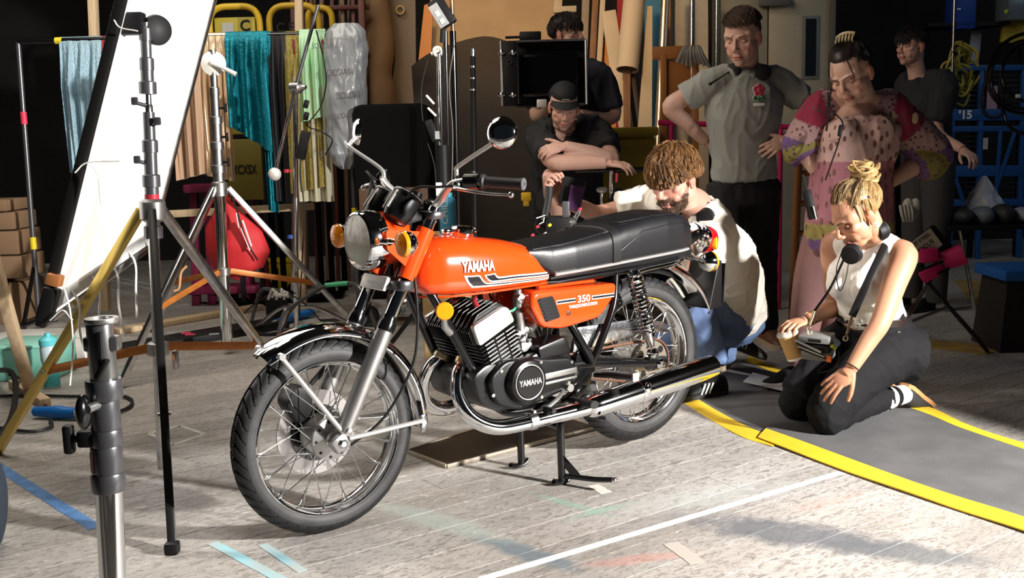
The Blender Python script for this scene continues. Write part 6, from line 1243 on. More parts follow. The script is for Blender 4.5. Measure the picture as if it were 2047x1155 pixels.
# ================= the two men further back
def back_man(name, label, hc, F, shs, neckb, hip, tone, haircol, shirt, seed, hairf, legs, sc=1.03, sleeves=True, arm=None):
    rt = thing('person', label, 'person', (hip.x, hip.y, 0)); U = V(0, 0, 1); R = frame(F, U)
    ch, cc = head('m', hc, F, U, tone, sc, stubble=0.15); C = [ch]; K = [cc]; shL, shR = shs
    P = [limb([hc + R @ V(0, -0.02, -0.05), hc + R @ V(0, -0.03, -0.10), neckb, neckb - V(0, 0, 0.08)], [0.056, 0.054, 0.056, 0.055])]
    arms = arm or [(shL + V(0.06, -0.03, -0.28), shL + V(-0.02, -0.25, -0.40)), (shR + V(-0.06, -0.03, -0.28), shR + V(0.02, -0.25, -0.40))]
    for sh_, (el, wr) in zip((shL, shR), arms): P.append(limb([neckb - V(0, 0, 0.06), sh_, el, wr], [0.05, 0.05, 0.044, 0.03]))
    a, b = limbs_chunk(P, tone, 0.008); C.append(a); K.append(b)
    for sh_, (el, wr), sd in zip((shL, shR), arms, (1, -1)): h = hand(wr, wr - el, V(0, -0.3, 0.9), sd, curl=0.5, voxel=0.004); C.append(h); K.append(skin_col(len(h[0]), tone))
    body(rt, C, K, SKIN); face_parts(rt, hc, F, U, sc, tone, gaze=-0.1, open_=0.5)
    sr = (shR - shL).normalized()
    T = [torso(hip, hip.lerp(neckb, 0.65), neckb - V(0, 0, 0.02), sr, sr, [(0, 0.18, 0.13, 0), (0.4, 0.185, 0.135, 0), (0.65, 0.20, 0.14, 0), (0.8, 0.18, 0.12, 0), (0.92, 0.13, 0.09, 0), (1.0, 0.075, 0.07, 0)])]
    for sh_, (el, wr) in zip((shL, shR), arms): T.append(limb([neckb.lerp(sh_, 0.4), sh_, sh_.lerp(el, 0.8)], [0.07, 0.08, 0.07]))
    cloth('t_shirt', T, shirt, rt, 0.012, 4, 0.012, 8, seed)
    for s_ in (1, -1): ob('trouser_leg', xf(limb([hip + sr * 0.09 * s_ + V(0, 0, 0.02), V(hip.x, hip.y, 0.5) + sr * 0.11 * s_, V(hip.x, hip.y, 0.06) + sr * 0.12 * s_], [0.115, 0.085, 0.065]), lambda p: p - rt.location), legs, rt, 60); f_ = V(hip.x, hip.y + 0.06, 0) + sr * 0.12 * s_; ob('shoe', xf(shoe(f_, f_ + V(F.x, F.y, 0).normalized(), (0, 0, 1), 0.046, 0.08, 0.28), lambda p: p - rt.location), BLKM, rt, 60)
    rnd = random.Random(seed); pc = [hair_cap(hc, R, sc, hairf, 0.016)]; co = [haircol]
    for k in range(500):
        a = rnd.uniform(0, 6.283); e = rnd.uniform(-0.1, 1.0); q = math.sqrt(max(0.02, 1 - e * e)); d0 = V(math.cos(a) * q, math.sin(a) * q, e).normalized(); fl = V(d0.x * 0.8, 0.35 + 0.3 * d0.y, -0.5); L_ = rnd.uniform(0.3, 0.6); d2 = (d0 + fl * L_).normalized()
        if d2.y > 0.5 and d2.z < 0.45: d2.z = 0.45; d2.normalize()
        if abs(d2.x) > 0.6 and d2.y > -0.1 and d2.z < 0.15: d2.z = 0.15; d2.normalize()
        pc.append(lock(hc, R, sc, [d0, (d0 + fl * L_ * 0.5).normalized(), d2], [0.012, 0.0175, 0.016], rnd.uniform(0.0022, 0.004), 0.0006, 0.003, rnd, seg=5, n=3)); co.append(tuple(c * rnd.uniform(0.7, 1.5) for c in haircol))
    hair_obj('hair', rt, pc, co); return rt
def hl2(ph, p): y = math.sin(ph); return 0.045 if y > 0.55 else (-0.01 + 0.055 * smf(y, 0.1, 0.55) if y > 0 else -0.055 * smf(-y, 0, 0.4))
h_ = at(1133, 68, 6.75)
back_man('person', 'dark haired man in profile standing behind the open monitor case', h_, V(0.80, -0.55, 0.02), (h_ + V(0.20, -0.06, -0.27), h_ + V(-0.14, 0.16, -0.27)), h_ + V(-0.01, 0.03, -0.19), V(h_.x + 0.03, h_.y + 0.05, 0.98), (0.50, 0.29, 0.21), (0.018, 0.012, 0.010), mat('navy_jersey', (0.035, 0.035, 0.05), 0.85), 31, hl2, mat('dark_trousers', (0.03, 0.028, 0.03), 0.85), arm=[(h_ + V(0.28, -0.10, -0.52), h_ + V(0.05, -0.30, -0.50)), (h_ + V(-0.20, 0.05, -0.50), h_ + V(-0.08, -0.22, -0.44))])
h_ = at(1822, 92, 6.9)
back_man('person', 'man in black standing in the shadow beside the coiled yellow cable', h_, V(-0.86, -0.50, -0.05), (h_ + V(0.05, 0.18, -0.26), h_ + V(0.16, -0.16, -0.26)), h_ + V(0.05, 0.02, -0.19), V(h_.x + 0.13, h_.y, 0.96), (0.56, 0.33, 0.26), (0.012, 0.010, 0.009), mat('black_jersey'), 37, hl2, mat('grey_trousers', (0.045, 0.042, 0.042), 0.85))
# ------------------------------------------------------------------ gear around the motorcycle
def pt(root, name, vf, m, parent=None, smooth=35, label=None):
    if isinstance(vf, VF): vf = (vf.v, vf.f)
    o = ob(name, xf(vf, lambda p: p - root.location), m, parent or root, smooth)
    if label: o['label'] = label
    return o
def single(name, label, cat, vf, m, loc, group=None, smooth=35):
    if isinstance(vf, VF): vf = (vf.v, vf.f)
    o = ob(name, xf(vf, lambda p: p - Vector(loc)), m, None, smooth, loc=loc); return tag(o, label, cat, group)
GREYT = mat('grey_tube', (0.16, 0.16, 0.17), 0.3, 0.7); ORB = mat('orange_brace', (0.52, 0.17, 0.03), 0.45, 0.2, var=0.1); BLKL = mat('black_leg', (0.012, 0.012, 0.012), 0.35, 0.2); GOLD = mat('gold_leg', (0.62, 0.45, 0.12), 0.3, 0.8)
WHF = mat('white_cast', (0.75, 0.73, 0.68), 0.45, 0.3)

# ---- diffusion frame
fr = thing('diffusion_frame', 'large tilted white diffusion frame tied with laces at the left edge', 'light diffuser', (-1.5, 3.9, 0))
BLc, TLc, BRc, TRc = at(85, 640, 3.62), at(245, -10, 3.62), at(297, 492, 4.45), at(428, -10, 4.45)
TLx, TRx = TLc + (TLc - BLc) * 0.30, TRc + (TRc - BRc) * 0.30
pt(fr, 'frame_tube', bar(BLc + (BLc - TLc) * 0.02, TLx, 0.034, 0.034, 0.005), BLKL); pt(fr, 'frame_tube', bar(BRc, TRx, 0.028, 0.028, 0.003), CHROME2)
pt(fr, 'frame_tube', bar(BLc.lerp(BRc, 0.06) - V(0, 0, 0.01), BRc, 0.030, 0.030, 0.003), CHROME2); pt(fr, 'frame_tube', bar(TLx, TRx, 0.03, 0.03, 0.003), CHROME2)
def fabric(u, v):
    b = BLc.lerp(BRc, 0.02 + 0.97 * u) + (TLc - BLc).normalized() * 0.05; t = TLx.lerp(TRx, 0.02 + 0.97 * u); return b.lerp(t, v) + V(0.010 * math.sin(u * 7 + v * 3) * v * (1 - v), 0, 0)
DIFF = mat('diffusion_cloth', (0.90, 0.89, 0.87), 0.9); nt = DIFF.node_tree; tl_ = nt.nodes.new('ShaderNodeBsdfTranslucent'); tl_.inputs[0].default_value = (0.9, 0.89, 0.87, 1); ms = nt.nodes.new('ShaderNodeMixShader'); ms.inputs[0].default_value = 0.5; nt.links.new(nt.nodes['Principled BSDF'].outputs[0], ms.inputs[1]); nt.links.new(tl_.outputs[0], ms.inputs[2]); nt.links.new(ms.outputs[0], nt.nodes['Material Output'].inputs[0])
pt(fr, 'diffusion_cloth', grid(fabric, 16, 24), DIFF, smooth=60)
pt(fr, 'cloth_hem', bar(fabric(0, 0), fabric(1, 0), 0.004, 0.055, 0.0), mat('hem_grey', (0.62, 0.63, 0.63), 0.8))
LACE = mat('white_lace', (0.70, 0.69, 0.65), 0.8)
for k in range(5):
    a = BLc.lerp(BRc, 0.22 + 0.18 * k) + V(0.012, -0.01, -0.01); L_ = (0.20, 0.16, 0.24, 0.22, 0.12)[k]; pt(fr, 'lace', tube(spline([a + V(0, 0, 0.06), a + V(0.03, -0.01, 0.0), a + V(0.02, 0, -L_ * 0.5), a + V(0.035 - 0.02 * (k % 2), 0, -L_)], 6), 0.0055, 8, flat=0.6), LACE)
for (u0, v0, pts) in [(185, 325, [(150, 345), (175, 325), (240, 322)]), (185, 325, [(182, 327), (196, 350), (200, 385), (203, 410)]), (232, 45, [(228, 40), (240, 55), (275, 62)]), (130, 590, [(128, 575), (140, 620), (146, 690), (140, 770)]), (120, 620, [(100, 640), (125, 620), (145, 640)])]:
    pt(fr, 'lace', tube(spline([at(a, b, 3.56) for a, b in pts], 6), 0.005, 8, flat=0.5), LACE)
pt(fr, 'corner_block', bar(at(106, 575, 3.60), at(88, 640, 3.60), 0.055, 0.05, 0.008), BLKM); pt(fr, 'corner_tape', bar(at(112, 548, 3.60), at(107, 570, 3.60), 0.046, 0.046, 0.003), mat('brown_tape', (0.35, 0.13, 0.04), 0.5))

# ---- tall combination stands with orange braces
def leg_stand(name, label, base, top, feet, cols, collar_z, brace_z, sections, grip):
    t = thing(name, label, 'light stand', (base.x, base.y, 0)); ax = (top - base)
    P = lambda z: base + ax * ((z - base.z) / ax.z)
    for (z0, z1, r, m, nm) in sections: pt(t, nm, rod(P(z0), P(z1), r, seg=20), m)
    for (z0, z1, r, m, nm) in sections[1:]: pt(t, 'riser_collar', lathe([(r * 1.0, -0.02), (r * 1.35, -0.018), (r * 1.35, 0.022), (r * 1.1, 0.026)], P(z0), ax, 20), m)
    cp = P(collar_z); pt(t, 'leg_collar', lathe([(0.03, -0.04), (0.044, -0.03), (0.044, 0.03), (0.03, 0.04)], cp, ax, 20), ALU); pt(t, 'brace_collar', lathe([(0.028, -0.025), (0.038, -0.02), (0.038, 0.02), (0.028, 0.025)], P(brace_z), ax, 20), ALU)
    for f, m in zip(feet, cols):
        d = (V(f.x, f.y, 0) - V(cp.x, cp.y, 0)).normalized(); a = cp + d * 0.05
        lg = pt(t, 'leg', bar(a, f, 0.026, 0.034, 0.003, (0, 0, 1)), m); pt(t, 'leg_tip', box(f + V(0, 0, 0.018), (0.04, 0.04, 0.036), 0.006), BLKM, lg)
        q = a.lerp(f, 0.63); b0 = P(brace_z) + d * 0.04; pt(t, 'brace', bar(b0, q, 0.010, 0.032, 0.002, (0, 0, 1)), ORB); pt(t, 'brace_rivet', rod(q - d.cross(V(0, 0, 1)) * 0.02, q + d.cross(V(0, 0, 1)) * 0.02, 0.008, seg=8), ALU)
    return t, P
b1 = V(-1.29, 3.70, 0.03); t1 = at(290, 45, 3.70); t1.y = 3.70
st1, P1 = leg_stand('light_stand', 'grey riser stand with black front leg and orange braces holding the diffusion frame', b1, t1, [gnd(345, 1106), gnd(-8, 908), gnd(612, 815)], [BLKL, GOLD, CHROME2], 0.98, 0.485,
    [(0.04, 0.98, 0.019, CHROME2, 'mast_tube'), (0.90, 1.10, 0.024, GREYT, 'riser'), (1.08, 1.22, 0.0225, GREYT, 'riser'), (1.20, 1.32, 0.020, GREYT, 'riser'), (1.32, 1.42, 0.011, CHROME2, 'riser'), (1.40, 1.50, 0.022, GREYT, 'riser'), (1.48, 1.60, 0.018, GREYT, 'riser'), (1.58, t1.z, 0.016, GREYT, 'riser')], True)
for z, s_ in ((1.14, 1), (1.27, -1), (1.34, 1)): p = P1(z); pt(st1, 'riser_knob', VF().add(rod(p, p + V(-0.034 * s_, -0.02, 0.012), 0.007)).add(box(p + V(-0.038 * s_, -0.024, 0.018), (0.024, 0.012, 0.028), 0.005)), GUN)
pt(st1, 'label_band', lathe([(0.0247, -0.016), (0.0247, 0.016)], P1(1.02), (0, 0, 1), 20, cap=False), mat('red_label', (0.5, 0.02, 0.04), 0.5))
gh = P1(1.60); pt(st1, 'grip_head', VF().add(lathe([(0.02, -0.03), (0.050, -0.02), (0.053, 0.0), (0.048, 0.015), (0.02, 0.025)], gh + V(0.03, 0.03, 0), (0.7, -0.7, 0), 28)).add(box(gh + V(-0.055, 0.0, 0.02), (0.11, 0.05, 0.075), 0.008)), BLKM)
pt(st1, 'brace_lever', box(P1(0.485) + V(0.08, -0.06, -0.03), (0.02, 0.03, 0.07), 0.008), ALU)
b2 = V(-1.655, 5.97, 0.05); t2 = at(425, 100, 5.97)
st2, P2 = leg_stand('light_stand', 'chrome riser stand with white grip head and orange braces beside the red bag', b2, t2, [gnd(236, 778), gnd(728, 668), V(-2.35, 6.75, 0)], [CHROME2, CHROME2, CHROME2], 0.955, 0.48,
    [(0.05, 0.96, 0.032, CHROME, 'mast_tube'), (0.93, 1.07, 0.033, STEEL, 'riser'), (1.06, 1.20, 0.030, STEEL, 'riser'), (1.19, 1.34, 0.028, STEEL, 'riser'), (1.33, 1.50, 0.025, STEEL, 'riser'), (1.49, t2.z, 0.020, STEEL, 'riser')], True)
for z in (1.10, 1.24, 1.40): p = P2(z); pt(st2, 'riser_knob', VF().add(rod(p, p + V(0.06, -0.02, 0.0), 0.007)).add(box(p + V(0.062, -0.02, 0.0), (0.012, 0.03, 0.05), 0.005)), BLKM)
g2 = P2(1.645); pt(st2, 'grip_head', lathe([(0.03, -0.02), (0.066, -0.016), (0.068, 0.012), (0.05, 0.018), (0.018, 0.03)], g2, (0.35, -0.93, 0), 32), WHF); pt(st2, 'grip_lever', tube(spline([g2 + V(0.0, -0.04, 0.0), g2 + V(0.07, -0.05, -0.03), g2 + V(0.135, -0.05, -0.065)], 5), [0.013, 0.011, 0.014], 10), WHF)
# ---- foreground stand column
fg_ = thing('light_stand', 'dark grey and chrome stand column in the left foreground with socket top', 'light stand', (-0.80, 2.0, 0))
ft = at(203, 640, 2.0); fb = V(ft.x - 0.034, 2.0, 0.0); zz = ft.z
F_ = lambda z: V(fb.x + (ft.x - fb.x) * z / zz, 2.0, z)
pt(fg_, 'chrome_tube', tube([F_(0.02), F_(0.545)], 0.0262, 28), CHROME)
def seg(z0, z1, r, m=GUN, nm='riser'): return pt(fg_, nm, lathe([(r * 0.96, 0), (r, 0.004), (r, (z1 - z0) - 0.004), (r * 0.96, z1 - z0)], F_(z0), (0, 0, 1), 32), m)
GUN2 = mat('stand_grey', (0.13, 0.13, 0.14), 0.30, 0.75)
seg(0.535, 0.572, 0.0325, GUN2); seg(0.572, 0.628, 0.0300, GUN2); seg(0.628, 0.660, 0.0310, GUN2, 'lock_ring'); seg(0.660, 0.725, 0.0285, GUN2); seg(0.720, 0.760, 0.0345, GUN2, 'lock_ring'); seg(0.755, zz, 0.0255, mat('socket_grey', (0.25, 0.25, 0.25), 0.25, 0.85), 'socket')
pt(fg_, 'socket_rim', lathe([(0.021, -0.004), (0.0315, -0.004), (0.0325, 0.0), (0.0315, 0.005), (0.0215, 0.005)], F_(zz), (0, 0, 1), 32, True), ALU); pt(fg_, 'socket_lug', box(F_(zz - 0.045), (0.068, 0.03, 0.030), 0.006), mat('socket_grey')); pt(fg_, 'socket_slot', bar(F_(zz - 0.09) + V(0.006, -0.024, 0), F_(zz - 0.018) + V(0.006, -0.024, 0), 0.018, 0.006), BLKM)
pt(fg_, 'latch_pin', bar(F_(zz - 0.10) + V(-0.002, -0.033, -0.008), F_(zz - 0.085) + V(0.022, -0.036, 0.016), 0.014, 0.012, 0.004), BLKM)
kb = pt(fg_, 'knob_stem', rod(F_(0.645), F_(0.645) + V(-0.06, -0.012, 0), 0.008), BLKM); pt(fg_, 'knob', box(F_(0.645) + V(-0.068, -0.014, 0.0), (0.020, 0.022, 0.058), 0.006), BLKM, kb); pt(fg_, 'knob_block', box(F_(0.646) + V(-0.03, -0.012, 0), (0.04, 0.03, 0.034), 0.006), BLKM, kb)
kb = pt(fg_, 'knob_stem', rod(F_(0.715), F_(0.715) + V(-0.012, -0.06, 0), 0.009), ALU); pt(fg_, 'knob', xf(ball((0, 0, 0), (0.014, 0.024, 0.034), 18, 12), lambda p: p + F_(0.708) + V(-0.022, -0.05, 0)), BLK, kb)
pt(fg_, 'maker_plate', box(F_(0.598) + V(-0.022, -0.022, 0), (0.012, 0.002, 0.040), 0.0, (0, 0, -0.75)), mat('plate_red', (0.22, 0.05, 0.04), 0.4))
for k in range(3): a_ = 2.0944 * k + 0.5; pt(fg_, 'leg', bar(F_(0.30) + V(0.03 * math.cos(a_), 0.03 * math.sin(a_), 0), V(fb.x + 0.32 * math.cos(a_), 2.0 + 0.32 * math.sin(a_) * 0.9, 0.012), 0.02, 0.03, 0.003), BLKL)
# ---- red bag
rb = thing('drawstring_bag', 'red fabric bag hanging from the chrome stand with white tags', 'bag', (-1.62, 6.12, 0.5)); c_ = at(462, 475, 6.12)
def bagf(u, v):
    a = 2 * math.pi * u; t = v; w = np.interp(t, [0, 0.08, 0.3, 0.6, 0.8, 1.0], [0.02, 0.13, 0.185, 0.16, 0.09, 0.03]); d = np.interp(t, [0, 0.1, 0.4, 0.8, 1.0], [0.02, 0.09, 0.11, 0.06, 0.025]); wr = 1 + 0.05 * math.sin(5 * a + 3 * t)
    return c_ + V(w * math.cos(a) * wr + 0.05 * (0.5 - t) + 0.02, d * math.sin(a) * wr, -0.235 + 0.47 * t + 0.05 * math.cos(a) * (0.4 - t))
pt(rb, 'bag_body', grid(bagf, 40, 24, True), mat('red_nylon', (0.50, 0.02, 0.025), 0.6, bump=0.25, bscale=10), smooth=80)
for (a, b) in (((473, 425), (478, 455)), ((485, 440), (503, 492)), ((482, 455), (500, 500))): pt(rb, 'tag', bar(at(*a, 5.98), at(*b, 5.98), 0.028, 0.003, 0.001), WHITE if a[0] < 485 or a[1] < 450 else BLKM)
pt(rb, 'cord', tube(spline([at(455, 372, 6.05), at(470, 410, 5.99), at(492, 480, 5.98), at(515, 520, 6.02)], 6), 0.005, 8), BLKM)
# ---- clothes rail with fabrics
RY = 7.0; rl = thing('clothes_rail', 'black pipe clothes rail hung with shiny fabrics', 'clothes rail', (-2.1, RY, 0))
ra, rb_ = at(35, 72, RY), at(693, 78, RY); rb_.z = ra.z = (ra.z + rb_.z) / 2; RZ = ra.z
pt(rl, 'top_bar', rod(ra, rb_, 0.019, seg=16), BLK); pt(rl, 'upright', rod(ra, V(ra.x - 0.03, RY, 0.03), 0.017, seg=16), GREYT); pt(rl, 'upright', rod(rb_, V(rb_.x, RY, 0.03), 0.017, seg=16), GREYT)
for x in (ra.x - 0.03, rb_.x): pt(rl, 'foot_bar', rod(V(x, RY - 0.26, 0.06), V(x, RY + 0.26, 0.06), 0.017, seg=14), BLK); [pt(rl, 'castor', lathe([(0.03, -0.012), (0.034, 0), (0.03, 0.012)], V(x, RY + q, 0.035), (1, 0, 0), 16), BLKM) for q in (-0.24, 0.24)]
for k in (-1, 1): pt(rl, 'upright_brace', rod(V(ra.x - 0.03, RY, 0.42), V(ra.x - 0.03, RY + 0.22 * k, 0.07), 0.014, seg=10), BLK)
for (u, v, m) in ((46, 236, mat('pink_tape', (0.8, 0.05, 0.12), 0.5)), (64, 486, mat('yellow_tape', (0.85, 0.66, 0.02), 0.5))): p = at(u, v, RY); pt(rl, 'tape_band', rod(V(np.interp(p.z, [0.03, RZ], [ra.x - 0.03, ra.x]), RY, p.z - 0.04), V(np.interp(p.z, [0.03, RZ], [ra.x - 0.03, ra.x]), RY, p.z + 0.04), 0.0205, seg=14), m)
pt(rl, 'tape_band', rod(V(at(110, 72, RY).x, RY, RZ), V(at(124, 72, RY).x, RY, RZ), 0.022, seg=14), mat('yellow_tape')); pz = at(693, 426, RY).z; pt(rl, 'tape_band', rod(V(rb_.x, RY, pz - 0.035), V(rb_.x, RY, pz + 0.035), 0.021, seg=14), mat('yellow_tape'))
def drape(name, label, u0, u1, vb0, vb1, m, folds=3.0, amp=0.03, off=0.0, ph=0.0, wt=1.0, skew=0.0, steps=36, group='fabrics on the rail'):
    x0, x1 = at(u0, 80, RY).x, at(u1, 80, RY).x; zb0, zb1 = at(u0, vb0, RY).z, at(u1, vb1, RY).z
    def fn(u, v):
        # v 0..0.12 goes over the bar from behind, then down the front
        x = x0 + (x1 - x0) * u; zb = zb0 + (zb1 - zb0) * u
        if v < 0.2: a = math.pi * (v / 0.2); return V(x, RY + 0.026 * math.cos(a) + 0.012 - off * math.sin(a) * 0.5, RZ + 0.022 * math.sin(a) + (0.0 if a > 1.5 else -0.25 * (1 - a / 1.5) ** 2) + off * 0.3)
        t = (v - 0.2) / 0.8; z = RZ + (zb - RZ) * t; k = amp * min(1, t * 3) * math.sin(2 * math.pi * folds * u + ph + 0.8 * t) + amp * 0.5 * min(1, t * 3) * math.sin(2 * math.pi * folds * 2.3 * u + ph * 2 - 1.5 * t)
        xx = x + (x - (x0 + x1) / 2) * (wt - 1) * t + skew * t
        return V(xx, RY - 0.016 - off - abs(amp) * 1.5 * min(1, t * 3) + k, z)
    loc = V((x0 + x1) / 2, RY, (zb0 + zb1) / 2); return single(name, label, 'fabric', thick(grid(fn, 48, steps), 0.003), m, loc, group, 70)
drape('draped_cloth', 'pale blue metallic cloth draped over the left end of the rail', 120, 205, 345, 392, mat('pale_blue_lame', (0.36, 0.53, 0.62), 0.34, 0.5, bump=0.8, bscale=60, stretch=(3, 3, 1)), 3.2, 0.03, wt=0.9)
drape('draped_cloth', 'dark red cloth peeking out beside the pale blue one', 205, 228, 250, 200, mat('dark_red_cloth', (0.30, 0.02, 0.03), 0.7), 1.2, 0.02)
drape('draped_cloth', 'tan cloth hanging between the frame and the chrome stand', 336, 405, 362, 345, mat('tan_cloth', (0.48, 0.32, 0.21), 0.8), 3.0, 0.035, ph=1.0)
drape('draped_cloth', 'beige and gold satin hanging behind the chrome stand head', 398, 456, 350, 362, mat('gold_satin', (0.66, 0.50, 0.33), 0.28, 0.55), 4.0, 0.025, off=0.01)
drape('draped_cloth', 'teal metallic cloth with a diagonal lower edge', 452, 536, 250, 305, mat('teal_lame', (0.0, 0.19, 0.25), 0.35, 0.45, bump=0.7, bscale=50, stretch=(1, 4, 1)), 2.6, 0.03, off=0.015, ph=2)
drape('draped_cloth', 'narrow teal tail hanging below the diagonal cloth', 520, 542, 420, 425, mat('teal_lame'), 1.4, 0.02, off=0.005)
drape('draped_cloth', 'black cloth hanging right of the teal cloth', 530, 572, 400, 405, mat('black_cloth', (0.010, 0.010, 0.012), 0.6), 2.0, 0.025, off=0.0)
drape('draped_cloth', 'gold sequined cloth hanging behind the jointed arm', 562, 640, 388, 372, mat('gold_sequins', (0.45, 0.36, 0.10), 0.32, 0.6, bump=1.0, bscale=220, var=0.4, vscale=120), 4.0, 0.03)
drape('draped_cloth', 'pale cream hem cloth below the gold sequins', 575, 655, 402, 402, mat('cream_hem', (0.55, 0.52, 0.38), 0.8), 3.0, 0.03, off=-0.01)
drape('draped_cloth', 'mint green cloth bunched beside the grey garment bag', 600, 652, 245, 232, mat('mint_cloth', (0.46, 0.72, 0.46), 0.75), 2.4, 0.035, off=0.025, ph=0.5)
drape('draped_cloth', 'maroon cloth over the bar behind the garment bag', 586, 668, 110, 120, mat('maroon_cloth', (0.20, 0.01, 0.03), 0.75), 1.0, 0.02, off=-0.015)
gb = thing('garment_bag', 'grey plastic garment bag with printed lettering at the right end of the rail', 'garment bag', (at(685, 200, RY).x, RY, 1.0)); g0, g1 = at(642, 60, RY - 0.12), at(728, 60, RY - 0.12); gbz = at(690, 338, RY - 0.12).z
def bagq(u, v):
    a = 2 * math.pi * u; x = math.cos(a); y = math.sin(a); z = gbz + (RZ + 0.05 - gbz) * v; w = (g1.x - g0.x) / 2 * np.interp(v, [0, 0.04, 0.2, 0.8, 0.95, 1.0], [0.25, 0.6, 0.9, 1.0, 0.92, 0.55]); d = 0.10 * np.interp(v, [0, 0.1, 0.9, 1.0], [0.3, 1.0, 0.9, 0.25]); cr = 0.014 * mnoise.noise(V(x * 1.6, y * 1.6, v * 5)) + 0.012 * abs(mnoise.noise(V(x * 3 + 5, y * 3, v * 9 + x * 2)))
    return V((g0.x + g1.x) / 2 - 0.03 * (0.5 - v) + (w + cr) * x, RY - 0.12 + (d + cr * 2) * y, z)
pt(gb, 'bag_shell', grid(bagq, 72, 70, True), mat('grey_plastic', (0.28, 0.295, 0.31), 0.32, 0.0, coat=0.4, bump=0.25, bscale=18), smooth=70)
for (u, v, sz, rz_) in ((648, 92, 0.05, 0), (676, 145, 0.06, 0.05), (704, 190, 0.06, 0.05), (684, 232, 0.05, 0.1), (652, 262, 0.045, 0.4), (655, 300, 0.045, 0.6)):
    p = at(u, v, RY - 0.245); t = text_vf('SOLIDAN', sz, 0.0, 0.0, 0.75); pt(gb, 'printed_lettering', xf(t, lambda q: p + V(q.x * math.cos(rz_) - q.y * math.sin(rz_), 0, q.x * math.sin(rz_) + q.y * math.cos(rz_))), mat('print_grey', (0.10, 0.10, 0.11), 0.5), smooth=None)
pt(gb, 'hanger_hook', tube(spline([V((g0.x + g1.x) / 2, RY - 0.05, RZ + 0.04), V((g0.x + g1.x) / 2, RY - 0.01, RZ + 0.07), V((g0.x + g1.x) / 2, RY + 0.03, RZ + 0.03)], 5), 0.004, 8), CHROME2)
# ---- stand with jointed arm
cs = thing('grip_stand', 'chrome century stand with a long tilted arm and hanging controller', 'light stand', (at(590, 640, 6.4).x, 6.4, 0)); cb, ct = at(592, 655, 6.4), at(590, 178, 6.4)
pt(cs, 'mast_tube', rod(V(cb.x, 6.4, 0.05), ct, 0.016, seg=16), CHROME); pt(cs, 'mast_sleeve', rod(V(cb.x, 6.4, 0.30), at(591, 395, 6.4), 0.020, seg=16), CHROME2)
pt(cs, 'arm', rod(at(549, 350, 6.34), at(590, 178, 6.34), 0.011, seg=12), CHROME); pt(cs, 'arm', rod(at(590, 178, 6.34), at(636, 10, 6.34), 0.011, seg=12), GREYT); pt(cs, 'arm_ball', ball(at(549, 348, 6.34), (0.040, 0.035, 0.040), 18, 12), WHF)
pt(cs, 'grip_head', lathe([(0.02, -0.035), (0.036, -0.03), (0.036, 0.03), (0.02, 0.045), (0.012, 0.07)], at(592, 175, 6.36), (0.9, -0.4, 0), 20), STEEL)
for v in (208, 232): pt(cs, 'knob', box(at(612, v, 6.36), (0.03, 0.02, 0.05), 0.006, (0, 0.3, 0)), BLKM)
pt(cs, 'controller', bar(at(612, 262, 6.30), at(600, 318, 6.30), 0.055, 0.03, 0.006, (0, 1, 0)), BLKM); pt(cs, 'cable', tube(spline([at(632, 60, 6.3), at(645, 110, 6.3), at(652, 165, 6.3), at(640, 215, 6.3), at(615, 250, 6.3), at(640, 262, 6.3), at(664, 280, 6.3), at(650, 310, 6.3)], 6), 0.004, 6), BLKM); pt(cs, 'cable', tube(spline([at(602, 318, 6.3), at(600, 350, 6.3), at(608, 420, 6.32), at(604, 520, 6.33), at(598, 630, 6.35)], 6), 0.004, 6), BLKM)
for k in range(3): a_ = 2.1 * k + 0.4; pt(cs, 'leg', tube(spline([V(cb.x, 6.4, 0.20), V(cb.x + 0.15 * math.cos(a_), 6.4 + 0.15 * math.sin(a_), 0.17), V(cb.x + 0.42 * math.cos(a_), 6.4 + 0.42 * math.sin(a_), 0.012)], 5), 0.012, 10), CHROME2)
for z, m in ((1.02, mat('red_label')), (0.62, mat('blue_band', (0.05, 0.15, 0.5), 0.5))): pt(cs, 'tape_band', rod(V(cb.x, 6.4, z), V(cb.x, 6.4, z + 0.02), 0.0215, seg=14), m)

# ---- mats with yellow borders
def mat_strip(label, near, far, z0, wav, seed):
    t = thing('floor_mat', label, 'mat', (near[0].x, near[0].y, 0)); N = 60
    def line(pts): return spline([V(p.x, p.y, 0) for p in pts], max(2, N // (len(pts) - 1)))
    A, B = line(near), line(far); n = min(len(A), len(B)); A, B = A[:n], B[:n]
    def fn(u, v): i = u * (n - 1); k = min(n - 2, int(i)); f = i - k; a = A[k].lerp(A[k + 1], f); b = B[k].lerp(B[k + 1], f); p = a.lerp(b, v); e = min(1, v / 0.12) if v < 0.12 else min(1, (1 - v) / 0.12); return V(p.x, p.y, z0 + 0.004 + wav * (0.5 + 0.5 * math.sin(u * 9 + seed + v * 2)) * e * 0.6 + wav * 0.25 * (0.5 + 0.5 * math.sin(u * 17 + seed * 2)) * (1 - e))
    W = (A[0] - B[0]).length; bw = 0.115 / W
    GM = mat('grey_rubber_mat', (0.115, 0.115, 0.117), 0.7, var=0.12, vscale=6, bump=0.1, bscale=150); YM = mat('yellow_border', (0.86, 0.56, 0.035), 0.5, var=0.06, vscale=8)
    pt(t, 'mat_sheet', thick(grid(lambda u, v: fn(u, bw + (1 - 2 * bw) * v), 90, 24, True), 0.004) if False else thick(grid(lambda u, v: fn(u, bw + (1 - 2 * bw) * v), 90, 24), 0.004), GM, smooth=70)
    for s_ in (0, 1): pt(t, 'mat_border', thick(grid(lambda u, v: fn(u, (v if s_ == 0 else 1 - bw + (v - bw) if False else (1 - bw) + v) if s_ else v) if False else fn(u, (v * bw) if s_ == 0 else 1 - bw + v * bw) + V(0, 0, 0.0008 - 0.0035 * ((1 - v) if s_ == 0 else v) ** 3), 90, 4), 0.005), YM, smooth=70)
    return t
